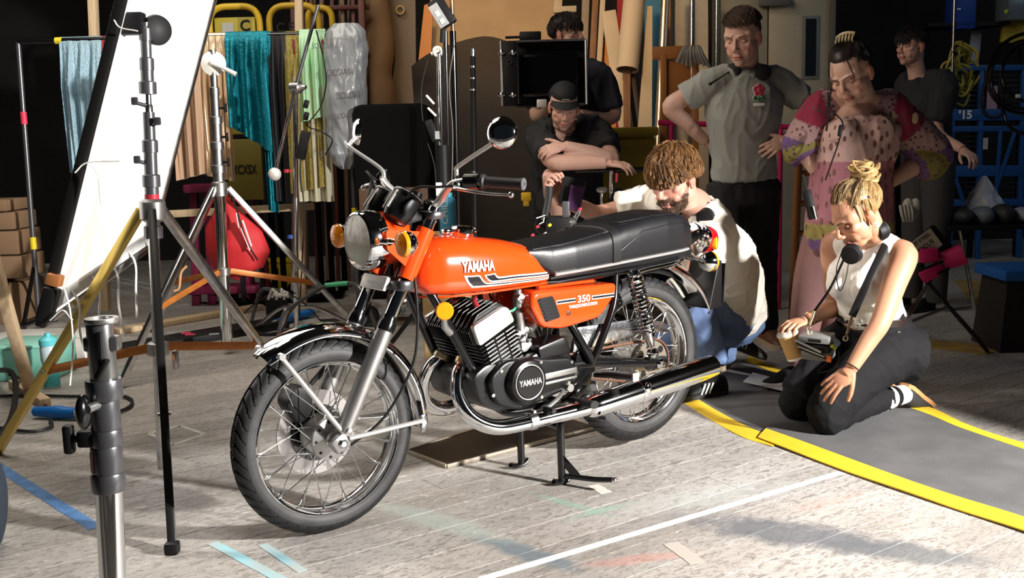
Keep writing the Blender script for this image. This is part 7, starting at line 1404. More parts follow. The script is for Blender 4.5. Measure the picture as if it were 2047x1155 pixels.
G2 = [gnd(1515, 878), gnd(1700, 948), gnd(1880, 1010), gnd(2060, 1070), gnd(2300, 1160)]
F2 = [gnd(1640, 760), gnd(1832, 808), gnd(1930, 850), gnd(2060, 894), gnd(2300, 965)]
mat_strip('grey rubber floor mat with bright yellow borders running off to the right', G2, F2, 0.006, 0.010, 0.6)
G1 = [gnd(1362, 802), gnd(1420, 838), gnd(1480, 872), gnd(1545, 893)]
F1 = [gnd(1500, 712), gnd(1560, 738), gnd(1610, 757), gnd(1668, 778)]
mat_strip('darker grey mat section under the crouching man with a dull yellow border', G1, F1, 0.0, 0.006, 2.0)
single('paper_sheet', 'pale sheet of paper lying on the mat beside the dark sneaker', 'paper', thick(grid(lambda u, v: gnd(1505 + 95 * u - 20 * v, 745 + 22 * u + 18 * v, 0.022 + 0.003 * math.sin(5 * u)), 10, 6), 0.0008), mat('paper', (0.60, 0.60, 0.60), 0.8), gnd(1540, 765, 0.02))
# ---- perforated plate below the bike
pl = thing('metal_plate', 'dark perforated metal plate lying under the motorcycle', 'metal plate', (-0.1, 4.1, 0)); q = [gnd(812, 905), gnd(893, 936), gnd(1196, 858), gnd(1085, 822)]; PLM = mat('dark_grating', (0.05, 0.038, 0.03), 0.42, 0.5)
n_ = 62
for k in range(n_):
    a, b = q[0].lerp(q[3], (k + 0.5) / n_), q[1].lerp(q[2], (k + 0.5) / n_); pt(pl, 'grate_slat', bar(a + V(0, 0, 0.009), b + V(0, 0, 0.009), 0.0105, 0.006, 0.0, (0, 0, 1)), PLM, smooth=None)
pt(pl, 'plate_base', loft([[p + V(0, 0, 0.0015) for p in q], [p + V(0, 0, 0.005) for p in q]]), mat('grate_dark', (0.03, 0.022, 0.016), 0.6))
for i in range(4): pt(pl, 'plate_edge', bar(q[i] + V(0, 0, 0.008), q[(i + 1) % 4] + V(0, 0, 0.008), 0.012, 0.014, 0.001, (0, 0, 1)), mat('edge_worn', (0.42, 0.36, 0.28), 0.4, 0.6))

# ---- left floor clutter
def crate(name, label, cat, u0, v0, u1, v1, depth, m, lid=None, h=None):
    a, b = gnd(u0, v1), gnd(u1, v1); b = V(b.x, a.y, 0); zt = at(u0, v0, a.y).z; w = b.x - a.x; t = thing(name, label, cat, ((a.x + b.x) / 2, a.y + depth / 2, 0)); c = t.location
    pt(t, 'box_body', box(c + V(0, 0, zt * 0.47), (w, depth, zt * 0.94), 0.012), m)
    if lid: pt(t, 'box_lid', box(c + V(0, 0, zt * 0.955), (w * 1.03, depth * 1.03, zt * 0.09), 0.006), lid)
    return t
crate('storage_box', 'translucent teal plastic storage box on the floor at the left edge', 'box', -30, 693, 104, 764, 0.30, mat('teal_plastic', (0.22, 0.55, 0.45), 0.35), mat('teal_lid', (0.30, 0.66, 0.55), 0.35))
crate('carton', 'low white carton behind the teal storage box', 'box', -20, 676, 158, 722, 0.28, mat('white_card', (0.62, 0.60, 0.56), 0.8), mat('white_card'))
wb = thing('water_bottle', 'clear sports bottle with aqua cap standing by the teal box', 'bottle', gnd(104, 774)); w0 = wb.location.copy(); hb_ = at(104, 665, w0.y).z; r_ = 0.042
pt(wb, 'bottle_body', lathe([(r_ * 0.9, 0.0), (r_, 0.01), (r_, hb_ * 0.30), (r_ * 0.82, hb_ * 0.42), (r_ * 0.98, hb_ * 0.52), (r_, hb_ * 0.74), (r_ * 0.8, hb_ * 0.80)], w0, (0, 0, 1), 28), mat('bottle_clear', (0.50, 0.62, 0.66), 0.25)); pt(wb, 'bottle_drink', lathe([(r_ * 0.92, 0.002), (r_ * 1.012, 0.012), (r_ * 1.012, hb_ * 0.30), (r_ * 0.84, hb_ * 0.42)], w0, (0, 0, 1), 28), mat('aqua_drink', (0.08, 0.52, 0.54), 0.3)); pt(wb, 'bottle_cap', lathe([(r_ * 1.02, hb_ * 0.78), (r_ * 1.04, hb_ * 0.88), (r_ * 0.6, hb_ * 0.93), (r_ * 0.36, hb_ * 0.94), (r_ * 0.32, hb_ * 1.0), (0.0, hb_)], w0, (0, 0, 1), 28), mat('aqua_cap', (0.12, 0.55, 0.60), 0.35))
single('pine_batten', 'pine batten leaning at the left edge beside the teal box', 'timber', bar(gnd(62, 792) + V(0, 0, 0.03), at(-38, 430, 4.4), 0.045, 0.07, 0.003), WOOD, gnd(62, 792))
single('pine_batten', 'short pine offcut lying under the blue plug at the left', 'timber', bar(gnd(28, 775) + V(0, 0, 0.022), gnd(92, 815) + V(0, 0, 0.022), 0.05, 0.044, 0.003), WOOD, gnd(60, 795))
single('pine_batten', 'long pine batten lying flat across the floor behind the chrome stand', 'timber', bar(gnd(232, 668) + V(0, 0, 0.02), gnd(520, 618) + V(0, 0, 0.02), 0.10, 0.035, 0.003, (0, 0, 1)), WOOD, gnd(380, 642))
# black board with tapes
bd = thing('black_board', 'long black board with pink tape lying on the floor behind the front wheel', 'board', gnd(330, 700)); pt(bd, 'board', bar(gnd(215, 712) + V(0, 0, 0.025), gnd(560, 652) + V(0, 0, 0.025), 0.22, 0.045, 0.004, (0, 0, 1)), mat('black_board', (0.012, 0.012, 0.012), 0.45))
for (u, v, m) in ((380, 668, mat('pink_tape')), (428, 667, mat('grey_tape', (0.4, 0.4, 0.4), 0.6)), (372, 665, mat('pink_tape'))): p = gnd(u, v, 0.049); pt(bd, 'tape_patch', box(p, (0.06, 0.028, 0.002), 0, (0, 0, 0.3)), m)
# cables and blue plugs
def cable(label, pts, r=0.008, m=None, cat='cable', nm='power_cable', grp='cables'):
    P = spline([p for p in pts], 8); return single(nm, label, cat, tube(P, r, 8), m or RUB, P[0], grp)
z_ = 0.012
cable('black power cable looping past the foreground stand from the left blue plug', [gnd(168, 826, z_), gnd(200, 832, z_), gnd(255, 815, z_), gnd(262, 798, z_), gnd(230, 790, z_), gnd(150, 792, z_), gnd(60, 790, z_), gnd(-20, 792, z_)])
cable('black cable curving below the left blue plug', [gnd(100, 838, z_), gnd(102, 852, z_), gnd(70, 862, z_), gnd(20, 858, z_), gnd(-30, 850, z_)])
cable('thick black cable arching at the left edge', [gnd(-20, 742, 0.02), at(20, 742, 4.9), at(32, 780, 4.75), at(20, 840, 4.5), gnd(-10, 880, 0.02)], 0.013)
cable('thin black cable crossing behind the left plug', [at(20, 748, 4.9), gnd(50, 762, 0.03), gnd(90, 800, z_), gnd(80, 826, z_)], 0.009)
def plug(label, a, b, grp='blue plugs'):
    a, b = Vector(a), Vector(b); d = b - a; t = thing('power_plug', label, 'plug', (a.x, a.y, 0), group=grp); L_ = d.length
    pt(t, 'plug_body', lathe([(0.012, 0.0), (0.022, 0.01), (0.026, L_ * 0.35), (0.030, L_ * 0.4), (0.030, L_ * 0.55), (0.026, L_ * 0.6), (0.024, L_ * 0.82)], a, d, 20), mat('blue_plug', (0.01, 0.16, 0.55), 0.4)); pt(t, 'plug_tail', lathe([(0.022, L_ * 0.8), (0.020, L_ * 0.92), (0.011, L_)], a, d, 18), mat('grey_gland', (0.5, 0.5, 0.46), 0.5)); return t
plug('blue industrial plug on the cable at the lower left', gnd(66, 822, 0.032), gnd(172, 826, 0.032)); plug('blue plug with white gland under the tube frame', gnd(600, 628, 0.03), gnd(540, 650, 0.03)); plug('second blue plug further right under the tube frame', gnd(588, 632, 0.035), gnd(634, 622, 0.035))
crate('cardboard_carton', 'stack base of brown cardboard at the far left', 'box', -60, 560, 46, 650, 0.35, mat('brown_card', (0.24, 0.145, 0.08), 0.85))
for k, (v0, v1, w) in enumerate(((512, 560, 44), (462, 512, 36), (425, 462, 26), (400, 425, 10))):
    a = at(-60, v1, 7.05); b = at(w, v1, 7.05); zt = at(w, v0, 7.05).z; single('cardboard_slab', ['cardboard slab of the stack, directly on its base', 'cardboard slab of the stack, second above the base', 'cardboard slab of the stack, third above the base', 'topmost small cardboard slab of the stack'][k], 'box', box(((a.x + b.x) / 2, 7.25, (a.z + zt) / 2), (b.x - a.x, 0.36, zt - a.z), 0.012), mat('brown_card'), ((a.x + b.x) / 2, 7.25, a.z), 'cardboard stack')
sb = single('sandbag', 'dark blue sandbag cut off by the left edge of the picture', 'sandbag', xf(ball((0, 0, 0), (0.075, 0.10, 0.19), 24, 16), lambda p: V(p.x * (1 + 0.1 * math.sin(9 * p.z)), p.y, max(-0.15, p.z)) + V(-1.63, 3.06, 0.15)), mat('navy_canvas', (0.016, 0.024, 0.036), 0.8, bump=0.3, bscale=30), (-1.63, 3.02, 0))
# low tubular frame with cables
tf = thing('tube_frame', 'low grey tubular steel frame with cables beside the front wheel', 'steel frame', gnd(600, 640)); A_, B_, C_, D_ = at(520, 583, 6.6), at(722, 566, 6.2), gnd(500, 640), gnd(748, 690)
pt(tf, 'bent_tube', tube(spline([gnd(502, 645, 0.01), at(520, 585, 6.75), at(540, 578, 6.7), at(580, 590, 6.6), gnd(596, 625, 0.01)], 6), 0.013, 10), GREYT); pt(tf, 'bent_tube', tube(spline([gnd(552, 690, 0.01), at(566, 630, 5.95), at(585, 612, 6.0), at(650, 572, 6.3), at(700, 566, 6.3), at(725, 585, 6.2), gnd(752, 655, 0.01)], 6), 0.012, 10), GREYT); pt(tf, 'green_sleeve', rod(at(650, 570, 6.3), at(695, 566, 6.3), 0.014), mat('green_tape', (0.05, 0.42, 0.20), 0.5))
cable('black cable bundle lying under the tube frame', [gnd(480, 660, z_), gnd(540, 668, z_), gnd(600, 655, z_), gnd(680, 648, z_), gnd(760, 650, z_)], 0.012); cable('thin cable looping over the tube frame', [gnd(470, 640, z_), at(520, 600, 6.5), at(560, 585, 6.5), at(600, 600, 6.3), gnd(640, 640, z_)], 0.005); cable('coiled cable end beside the front fork', [gnd(610, 660, z_), gnd(650, 670, z_), gnd(700, 662, z_), gnd(690, 640, z_), gnd(640, 640, z_)], 0.009)
single('rag', 'crumpled white rag with strings on a dark box beside the blue plugs', 'rag', merge([tube(spline([at(536 + 8 * k, 598 - 4 * (k % 2), 6.3), at(545 + 6 * k, 578 + 5 * (k % 3), 6.27), at(552 + 4 * k, 592, 6.25)], 4), 0.008, 6) for k in range(6)]), LACE, at(550, 590, 6.3)); single('small_box', 'small dark box under the white rag', 'box', box(gnd(552, 640) + V(0, 0.05, 0.085), (0.13, 0.12, 0.17), 0.008), BLKM, gnd(552, 640))
yc = crate('tool_case', 'yellow hard tool case on the floor behind the chrome stand leg', 'case', 520, 522, 592, 585, 0.25, YEL, YEL); pt(yc, 'case_latch', box(yc.location + V(-0.02, -0.13, 0.16), (0.05, 0.02, 0.08), 0.005), BLKM)
mc_ = thing('plastic_trestle', 'maroon plastic step stool behind the red bag', 'stool', gnd(455, 612)); c_ = mc_.location.copy(); MAR = mat('maroon_plastic', (0.16, 0.012, 0.045), 0.45)
for x in (-0.26, -0.14, 0.16, 0.28): pt(mc_, 'stool_leg', bar(c_ + V(x, 0.1, 0), c_ + V(x * 0.85, 0.1, 0.86), 0.06, 0.06, 0.008), MAR)
pt(mc_, 'stool_shelf', box(c_ + V(0, 0.1, 0.12), (0.6, 0.2, 0.06), 0.01), MAR); pt(mc_, 'stool_shelf', box(c_ + V(0, 0.1, 0.88), (0.54, 0.22, 0.06), 0.01), MAR)
# pine uprights and rail of the scenery frame
pf = thing('pine_scaffold', 'upright pine scenery frame standing behind the fabrics', 'timber frame', (at(600, 500, 7.3).x, 7.3, 0))
pt(pf, 'upright_batten', bar(V(at(604, 600, 7.3).x, 7.3, 0.0), at(597, -40, 7.3), 0.055, 0.05, 0.002), WOOD); pt(pf, 'cross_batten', bar(at(330, 428, 7.3), at(628, 412, 7.3), 0.045, 0.05, 0.002), WOOD); pt(pf, 'upright_batten', bar(at(212, 620, 7.3), at(184, -40, 7.3), 0.07, 0.05, 0.002), WOOD)
single('rope_end', 'short pale orange rope hanging by the rear orange brace', 'cord', tube(spline([at(373, 532, 5.2), at(362, 545, 5.2), at(358, 575, 5.2), at(348, 582, 5.2)], 6), 0.006, 8), mat('orange_rope', (0.62, 0.32, 0.16), 0.7), at(360, 560, 5.2))
# ------------------------------------------------------------------ back of the room
def panel(name, label, cat, quad, d, m, th=0.03, group=None, base=None):
    """flat board seen at pixel corners (tl, tr, br, bl) with their own depths"""
    P = [at(u, v, y) for (u, v, y) in quad]; n = (P[1] - P[0]).cross(P[3] - P[0]).normalized(); n = n if n.y > 0 else -n
    loc = V((P[2].x + P[3].x) / 2, (P[2].y + P[3].y) / 2, min(P[2].z, P[3].z)); return single(name, label, cat, loft([P, [p + n * th for p in P]]), m, loc, group)
def down(u, v, y): # continue a board edge to the floor
    return (u, v, y)
def floor_v(u, y):  # image row where depth y meets the floor
    lo, hi = 300.0, 1100.0
    for _ in range(40):
        m_ = (lo + hi) / 2
        if at(u, m_, y).z > 0: lo = m_
        else: hi = m_
    return (lo + hi) / 2
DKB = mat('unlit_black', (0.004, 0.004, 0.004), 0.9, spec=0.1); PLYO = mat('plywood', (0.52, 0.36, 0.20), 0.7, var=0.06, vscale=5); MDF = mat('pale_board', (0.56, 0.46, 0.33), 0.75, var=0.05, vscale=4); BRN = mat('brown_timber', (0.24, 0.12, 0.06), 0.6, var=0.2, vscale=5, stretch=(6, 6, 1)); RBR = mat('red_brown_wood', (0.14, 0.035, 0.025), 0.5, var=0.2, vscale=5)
panel('plywood_sheet', 'large warm lit plywood sheet leaning behind the camera stands', 'board', [(862, -30, 9.3), (1108, -30, 9.3), (1085, floor_v(1085, 8.9), 8.9), (820, floor_v(820, 8.9), 8.9)], 0, PLYO)
panel('orange_board', 'narrow orange painted board leaning left of the plywood sheet', 'board', [(848, 10, 8.75), (866, 5, 8.75), (842, floor_v(842, 8.6), 8.6), (790, floor_v(790, 8.6), 8.6)], 0, mat('orange_board', (0.62, 0.24, 0.06), 0.6))
panel('grey_door', 'grey brown flat door with a hand hole leaning beside the paper roll', 'door panel', [(755, -40, 9.0), (830, -40, 9.0), (835, floor_v(835, 8.8), 8.8), (772, floor_v(772, 8.8), 8.8)], 0, mat('grey_brown_board', (0.20, 0.16, 0.12), 0.7))
single('hand_hole', 'small oval handle cut into the grey brown door', 'handle', rring(0.032, 0.009, at(800, 20, 8.93), (0, 1, 0), 24, 8), mat('handle_gold', (0.5, 0.35, 0.15), 0.5), at(800, 20, 8.93))
panel('dark_board', 'dark timber edge between the paper roll and the grey door', 'board', [(760, -40, 8.92), (771, -40, 8.92), (790, floor_v(790, 8.75), 8.75), (776, floor_v(776, 8.75), 8.75)], 0, mat('dark_timber', (0.03, 0.015, 0.01), 0.6))
single('paper_roll', 'tall crumpled brown paper roll standing against the boards', 'paper roll', tube(spline([at(752, floor_v(752, 8.7), 8.7) + V(0, 0, 0.02), at(756, 230, 8.7), at(750, 150, 8.72), at(760, 80, 8.76), at(748, -30, 8.85)], 6), [0.12, 0.15, 0.135, 0.12, 0.10], 18), mat('kraft_paper', (0.24, 0.14, 0.065), 0.7, bump=0.9, bscale=9), at(752, floor_v(752, 8.7), 8.7))
# red brown stacked chairs behind the rail
sc_ = thing('chair_stack', 'red brown wooden chair frames stacked behind the clothes rail', 'chair stack', (at(660, 300, 8.6).x, 8.6, 0))
for u in range(600, 726, 21): pt(sc_, 'chair_spindle', bar(V(at(u, 300, 8.6).x, 8.6, 0.0), at(u, -30, 8.6), 0.025, 0.03, 0.003), RBR if u % 2 else mat('dull_spindle', (0.22, 0.12, 0.07), 0.5))
for u in range(610, 700, 17): pt(sc_, 'chair_spindle', bar(at(u, 90, 8.7), at(u + 3, -30, 8.7), 0.02, 0.02, 0.003), mat('pale_spindle', (0.34, 0.20, 0.12), 0.5))
for v in (18, 110, 190, 262): pt(sc_, 'chair_rail', bar(at(590, v, 8.58), at(738, v - 4, 8.58), 0.06, 0.035, 0.004), RBR)
pt(sc_, 'chair_post', bar(V(at(728, 300, 8.5).x, 8.5, 0), at(722, -30, 8.5), 0.09, 0.05, 0.006), RBR); pt(sc_, 'chair_post', bar(V(at(588, 300, 8.5).x, 8.5, 0), at(586, -30, 8.5), 0.05, 0.05, 0.006), RBR)
# yellow stage trolleys behind the rail
def trolley(label, u0, u1, vt, depth, plate):
    x0, x1 = at(u0, 80, depth).x, at(u1, 80, depth).x; zt = at(u0, vt, depth).z; t = thing('yellow_trolley', label, 'trolley', ((x0 + x1) / 2, depth, 0), group='yellow trolleys'); r = 0.03
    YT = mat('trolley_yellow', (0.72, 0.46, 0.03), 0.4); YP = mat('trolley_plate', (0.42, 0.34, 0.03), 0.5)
    hp = [V(q.x, depth, q.y) for q in rpoly([(x0, 0.05), (x0, zt), (x1, zt), (x1, 0.05)], 0.13, 8)][9:27]; pt(t, 'hoop', tube([V(x0, depth, 1.25)] + hp + [V(x1, depth, 1.25)], r * 0.8, 12), YT); [pt(t, 'lower_post', rod(V(x, depth, 0.04), V(x, depth, 1.26), r * 0.75), DKB) for x in (x0, x1)]  # lower posts black: the shade below the rail is put into their colour
    if plate:
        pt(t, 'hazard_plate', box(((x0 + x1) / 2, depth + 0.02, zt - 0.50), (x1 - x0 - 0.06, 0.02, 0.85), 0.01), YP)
        pt(t, 'plate_sticker', box((x0 + 0.13, depth + 0.006, zt - 0.18), (0.085, 0.004, 0.13), 0.0), mat('sticker_grey', (0.45, 0.45, 0.42), 0.6))
        for s_, dx, dz, sz in (('C E', 0.30, -0.14, 0.11), ('C E X', 0.55, -0.16, 0.09)): tx_ = text_vf(s_[:3], sz, 0, 0.002); pt(t, 'plate_lettering', xf(tx_, lambda p: V(x0 + dx + p.x, depth + 0.006, zt + dz + p.y)), BLKM, smooth=None)
    for x in (x0 + 0.04, x1 - 0.04): pt(t, 'wheel', lathe([(0.05, -0.02), (0.06, 0), (0.05, 0.02)], V(x, depth + 0.06, 0.06), (1, 0, 0), 20), BLKM)
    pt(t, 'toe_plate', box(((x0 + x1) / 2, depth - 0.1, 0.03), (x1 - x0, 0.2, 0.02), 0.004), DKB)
    return t
trolley('yellow trolley with hazard plate behind the teal cloth', 421, 521, 14, 7.9, True); trolley('yellow tube trolley with open hoop left of the garment bag', 540, 640, 12, 8.0, False); trolley('yellow hoop trolley partly behind the garment bag', 618, 666, 16, 8.15, False)
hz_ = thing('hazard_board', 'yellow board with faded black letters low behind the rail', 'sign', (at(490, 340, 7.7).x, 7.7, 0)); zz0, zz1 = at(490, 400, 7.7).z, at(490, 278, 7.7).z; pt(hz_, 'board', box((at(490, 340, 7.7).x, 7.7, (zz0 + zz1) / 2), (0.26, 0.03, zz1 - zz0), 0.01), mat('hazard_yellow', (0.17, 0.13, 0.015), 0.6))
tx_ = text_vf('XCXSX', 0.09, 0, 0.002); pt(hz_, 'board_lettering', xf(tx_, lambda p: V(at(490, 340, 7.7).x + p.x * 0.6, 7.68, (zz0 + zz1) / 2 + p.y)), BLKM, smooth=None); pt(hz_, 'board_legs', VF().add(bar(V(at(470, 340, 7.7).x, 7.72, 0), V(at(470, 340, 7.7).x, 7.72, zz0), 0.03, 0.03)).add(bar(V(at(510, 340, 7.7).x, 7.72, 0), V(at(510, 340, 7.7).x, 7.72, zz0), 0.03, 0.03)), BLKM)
# grey draped mound
def mound(u, v):
    px = 828 + (1150 - 828) * u; top = np.interp(px, [828, 845, 860, 880, 900, 920, 940, 960, 975, 990, 1010, 1035, 1060, 1150], [132, 118, 108, 98, 90, 83, 77, 73, 72, 74, 80, 93, 110, 160]); zt = at(px, top, 7.5).z; z = 0.02 + (zt - 0.02) * v; p = at(px, 300, 7.5); bulge = 0.16 * math.sin(math.pi * min(1, v * 1.15)) + 0.05 * math.sin(6 * v + 3 * u) + 0.03 * math.sin(14 * v + 9 * u); return V(p.x, 7.55 - bulge, z)
single('packing_blanket', 'brown grey packing blanket draped over stacked gear behind the monitor case', 'blanket', thick(grid(mound, 40, 40), 0.02), mat('taupe_blanket', (0.045, 0.035, 0.027), 0.9, bump=0.4, bscale=14), at(960, 300, 7.5), smooth=70)
# leaning timbers right of the plywood
def plank(label, a, b, w, h, m, ya, yb): 
    A_, B_ = at(a[0], a[1], ya), at(b[0], b[1], yb); return single('leaning_plank', label, 'timber', bar(A_, B_, w, h, 0.003, (0, 1, 0)), m, B_ if B_.z < A_.z else A_, 'leaning timbers')
def fpt(u, y): return (u, floor_v(u, y))
plank('broad pale board leaning right of the monitor case', (1216, 22), fpt(1300, 8.2), 0.115, 0.03, MDF, 8.5, 8.2)
plank('narrow pale batten forming a steep inverted V with the broad board', (1206, -20), fpt(1172, 8.3), 0.04, 0.04, MDF, 8.6, 8.3)
plank('brown batten between the monitor case and the pale boards', (1192, -30), fpt(1160, 8.5), 0.05, 0.04, BRN, 8.8, 8.5)
plank('orange lit batten behind the broad pale board', (1210, 80), fpt(1250, 8.45), 0.06, 0.03, mat('orange_board'), 8.6, 8.45)
plank('dark brown batten leaning against the pale wide panel', (1263, 135), fpt(1325, 8.0), 0.035, 0.03, mat('dark_timber'), 8.35, 8.0)
plank('plank frame upright beside the plywood sheet', (1118, -30), fpt(1075, 8.7), 0.07, 0.05, MDF, 9.0, 8.7); plank('plank frame upright right of the first, joined by a crossbar', (1172, -30), fpt(1150, 8.7), 0.06, 0.05, mat('grey_plank', (0.34, 0.27, 0.20), 0.7), 9.0, 8.7); plank('short crossbar between the two frame uprights', (1106, 20), (1152, 18), 0.05, 0.05, MDF, 8.9, 8.9)
panel('tapering_panel', 'tall pale tapering panel leaning beside the cardboard tube', 'board', [(1294, 12, 8.4), (1304, 12, 8.4), (1302, floor_v(1302, 8.0), 8.0), (1250, floor_v(1250, 8.0), 8.0)], 0, MDF, 0.025)
ctb = thing('cardboard_tube', 'thick beige cardboard tube leaning among the boards', 'tube', at(1253, floor_v(1253, 8.1), 8.1)); ct0, ct1 = at(1254, 140, 8.25), at(1272, -40, 8.45); pt(ctb, 'tube_shell', lathe([(0.086, 0.0), (0.086, (ct1 - ct0).length), (0.078, (ct1 - ct0).length), (0.078, 0.0)], ct0, ct1 - ct0, 36, True), mat('beige_card', (0.58, 0.47, 0.34), 0.75)); pt(ctb, 'tube_prop', bar(at(1256, floor_v(1256, 8.3), 8.3), ct0 + V(0, 0.05, 0), 0.05, 0.05), BRN)
panel('blue_hardboard', 'strip of bright blue panel behind the spiral duct', 'board', [(1288, -40, 9.2), (1332, -40, 9.2), (1330, floor_v(1330, 9.0), 9.0), (1290, floor_v(1290, 9.0), 9.0)], 0, mat('blue_board', (0.06, 0.24, 0.40), 0.6)); panel('red_panel', 'small red panel top between the timbers', 'board', [(1234, -40, 9.3), (1258, -40, 9.3), (1256, floor_v(1256, 9.1), 9.1), (1230, floor_v(1230, 9.1), 9.1)], 0, mat('red_board', (0.45, 0.02, 0.03), 0.6))
panel('white_flat', 'wide off white scenery flat behind the metal poles', 'board', [(1340, -40, 8.9), (1415, -40, 8.9), (1418, floor_v(1418, 8.8), 8.8), (1338, floor_v(1338, 8.8), 8.8)], 0, mat('cream_flat', (0.50, 0.45, 0.37), 0.7, var=0.05)); panel('brown_flat', 'brown timber edge left of the off white flat', 'board', [(1322, -40, 8.8), (1341, -40, 8.8), (1339, floor_v(1339, 8.7), 8.7), (1318, floor_v(1318, 8.7), 8.7)], 0, BRN)
dk = thing('spiral_duct', 'dented metal spiral duct leaning in front of the off white flat', 'duct', at(1300, floor_v(1300, 7.9), 7.9)); d0, d1 = at(1300, floor_v(1300, 7.9), 7.9), at(1332, -40, 8.4); pt(dk, 'duct_tube', tube([d0.lerp(d1, t) for t in np.linspace(0, 1, 60)], [0.030 + 0.002 * (k % 2) for k in range(60)], 16), mat('duct_metal', (0.60, 0.50, 0.36), 0.3, 0.9))
single('metal_pole', 'upright shiny metal pole in front of the off white flat', 'pole', rod(V(at(1380, 300, 8.3).x, 8.3, 0.0), at(1384, -40, 8.3), 0.022, seg=14), CHROME2, V(at(1380, 300, 8.3).x, 8.3, 0))
# orange wooden easel / chair back with cloths and magenta bar
es = thing('wooden_chair', 'orange brown wooden chair back with grey rags behind the polo man', 'chair', (at(1360, 300, 7.2).x, 7.2, 0)); OW = mat('orange_wood', (0.36, 0.13, 0.03), 0.5)
pt(es, 'top_rail', bar(at(1304, 107, 7.2), at(1398, 103, 7.2), 0.035, 0.085, 0.005, (0, 0, 1)), OW); pt(es, 'chair_back', box((at(1352, 170, 7.2).x, 7.22, at(1352, 175, 7.2).z), (0.2, 0.03, 0.36), 0.01), OW)
for u in (1326, 1390): pt(es, 'chair_leg', bar(V(at(u, 300, 7.2).x, 7.2, 0), at(u, 108, 7.2), 0.04, 0.04, 0.004), OW)
pt(es, 'chair_seat', box((at(1358, 300, 7.1).x, 7.0, 0.46), (0.42, 0.40, 0.035), 0.01), OW)
for u in (1330, 1386): pt(es, 'chair_leg', bar(V(at(u, 300, 7.2).x, 6.84, 0), V(at(u, 300, 7.2).x, 6.84, 0.45), 0.04, 0.04, 0.004), OW)
single('grey_rags', 'bunch of grey strings and rags hanging on the chair back', 'rag', merge([tube(spline([at(1370 + 4 * k, 92 + 2 * (k % 3), 7.12), at(1362 + 6 * k, 108, 7.10), at(1355 + 9 * k, 125 + 3 * (k % 4), 7.12)], 4), 0.013, 6) for k in range(8)]), mat('grey_rag', (0.24, 0.22, 0.19), 0.9), at(1380, 110, 7.12))
mg = thing('magenta_rail', 'magenta tubular rail crossing behind the polo man', 'rail', (at(1450, 300, 7.0).x, 7.0, 0)); MG = mat('magenta_paint', (0.42, 0.01, 0.09), 0.45); pt(mg, 'rail_bar', rod(at(1316, 245, 7.0), at(1600, 255, 7.0), 0.018), MG)
for u in (1342, 1560): pt(mg, 'rail_post', rod(V(at(u, 300, 7.0).x, 7.0, 0.0), V(at(u, 300, 7.0).x, 7.0, at(u, 248, 7.0).z), 0.016), MG)
# yellow bin
yb = thing('wheelie_bin', 'dull yellow wheelie bin behind the man in the cap', 'bin', (at(1240, 400, 7.3).x, 7.3, 0)); yx = yb.location.x; zt = at(1240, 258, 7.3).z; YB = mat('bin_yellow', (0.36, 0.26, 0.02), 0.5)
pt(yb, 'bin_body', loft([[V(yx + sx * w, 7.3 + sy * w, z) for sx, sy in ((-1, -1), (1, -1), (1, 1), (-1, 1))] for z, w in ((0.06, 0.17), (zt - 0.05, 0.205))]), YB); pt(yb, 'bin_lid', box((yx, 7.3, zt - 0.02), (0.47, 0.47, 0.06), 0.012), YB); pt(yb, 'bin_rim', box((yx, 7.3, zt - 0.09), (0.44, 0.44, 0.05), 0.008), YB)
# door and wall section
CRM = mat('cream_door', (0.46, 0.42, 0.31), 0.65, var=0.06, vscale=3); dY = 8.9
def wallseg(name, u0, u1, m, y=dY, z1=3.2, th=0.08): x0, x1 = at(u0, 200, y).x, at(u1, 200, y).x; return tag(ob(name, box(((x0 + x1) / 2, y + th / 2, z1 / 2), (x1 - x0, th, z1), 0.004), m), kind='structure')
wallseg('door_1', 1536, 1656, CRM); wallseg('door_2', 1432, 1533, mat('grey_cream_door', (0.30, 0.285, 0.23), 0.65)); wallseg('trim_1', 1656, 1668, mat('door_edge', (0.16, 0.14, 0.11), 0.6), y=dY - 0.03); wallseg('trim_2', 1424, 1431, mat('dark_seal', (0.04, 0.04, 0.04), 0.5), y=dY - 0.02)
o = bpy.data.objects['door_1']; wx0, wx1 = at(1609, 95, dY).x, at(1630, 95, dY).x; wz0, wz1 = at(1615, 152, dY).z, at(1615, 38, dY).z
ob('window_frame', box(((wx0 + wx1) / 2, dY - 0.006, (wz0 + wz1) / 2), (wx1 - wx0 + 0.05, 0.02, wz1 - wz0 + 0.05), 0.004), mat('pane_frame', (0.20, 0.22, 0.22), 0.5), o); ob('window_pane', box(((wx0 + wx1) / 2, dY - 0.014, (wz0 + wz1) / 2), (wx1 - wx0, 0.012, wz1 - wz0), 0.0), mat('dark_glass', (0.015, 0.02, 0.024), 0.08), o)
ob('door_closer', box((at(1545, 8, dY).x, dY - 0.05, at(1545, 5, dY).z), (0.24, 0.08, 0.07), 0.008), mat('closer_grey', (0.12, 0.12, 0.12), 0.5), o); ob('door_edge_strip', rod(V(at(1428, 300, dY).x, dY - 0.05, 0.0), V(at(1431, 0, dY).x, dY - 0.05, 3.1), 0.012), CHROME2, bpy.data.objects['trim_2'])
# ladder beside the woman
ld = thing('wooden_ladder', 'brown wooden step ladder standing behind the tunic woman', 'ladder', (at(1592, 600, 5.9).x, 5.9, 0)); lm_ = mat('ladder_wood', (0.33, 0.13, 0.04), 0.5); yl = 5.75
lA, lB, rA, rB = V(at(1583, 600, yl).x, yl, 0.0), at(1600, 225, yl), V(at(1790, 600, yl).x, yl, 0.0), at(1778, 290, yl)
pt(ld, 'ladder_rail', rod(lA, lB, 0.022), lm_); pt(ld, 'ladder_rail', rod(rA, rB, 0.022), lm_)
for v in (345, 405, 465, 572): pt(ld, 'ladder_rung', rod(at(1590, v + 2, yl), at(1786, v - 4, yl), 0.017), lm_)
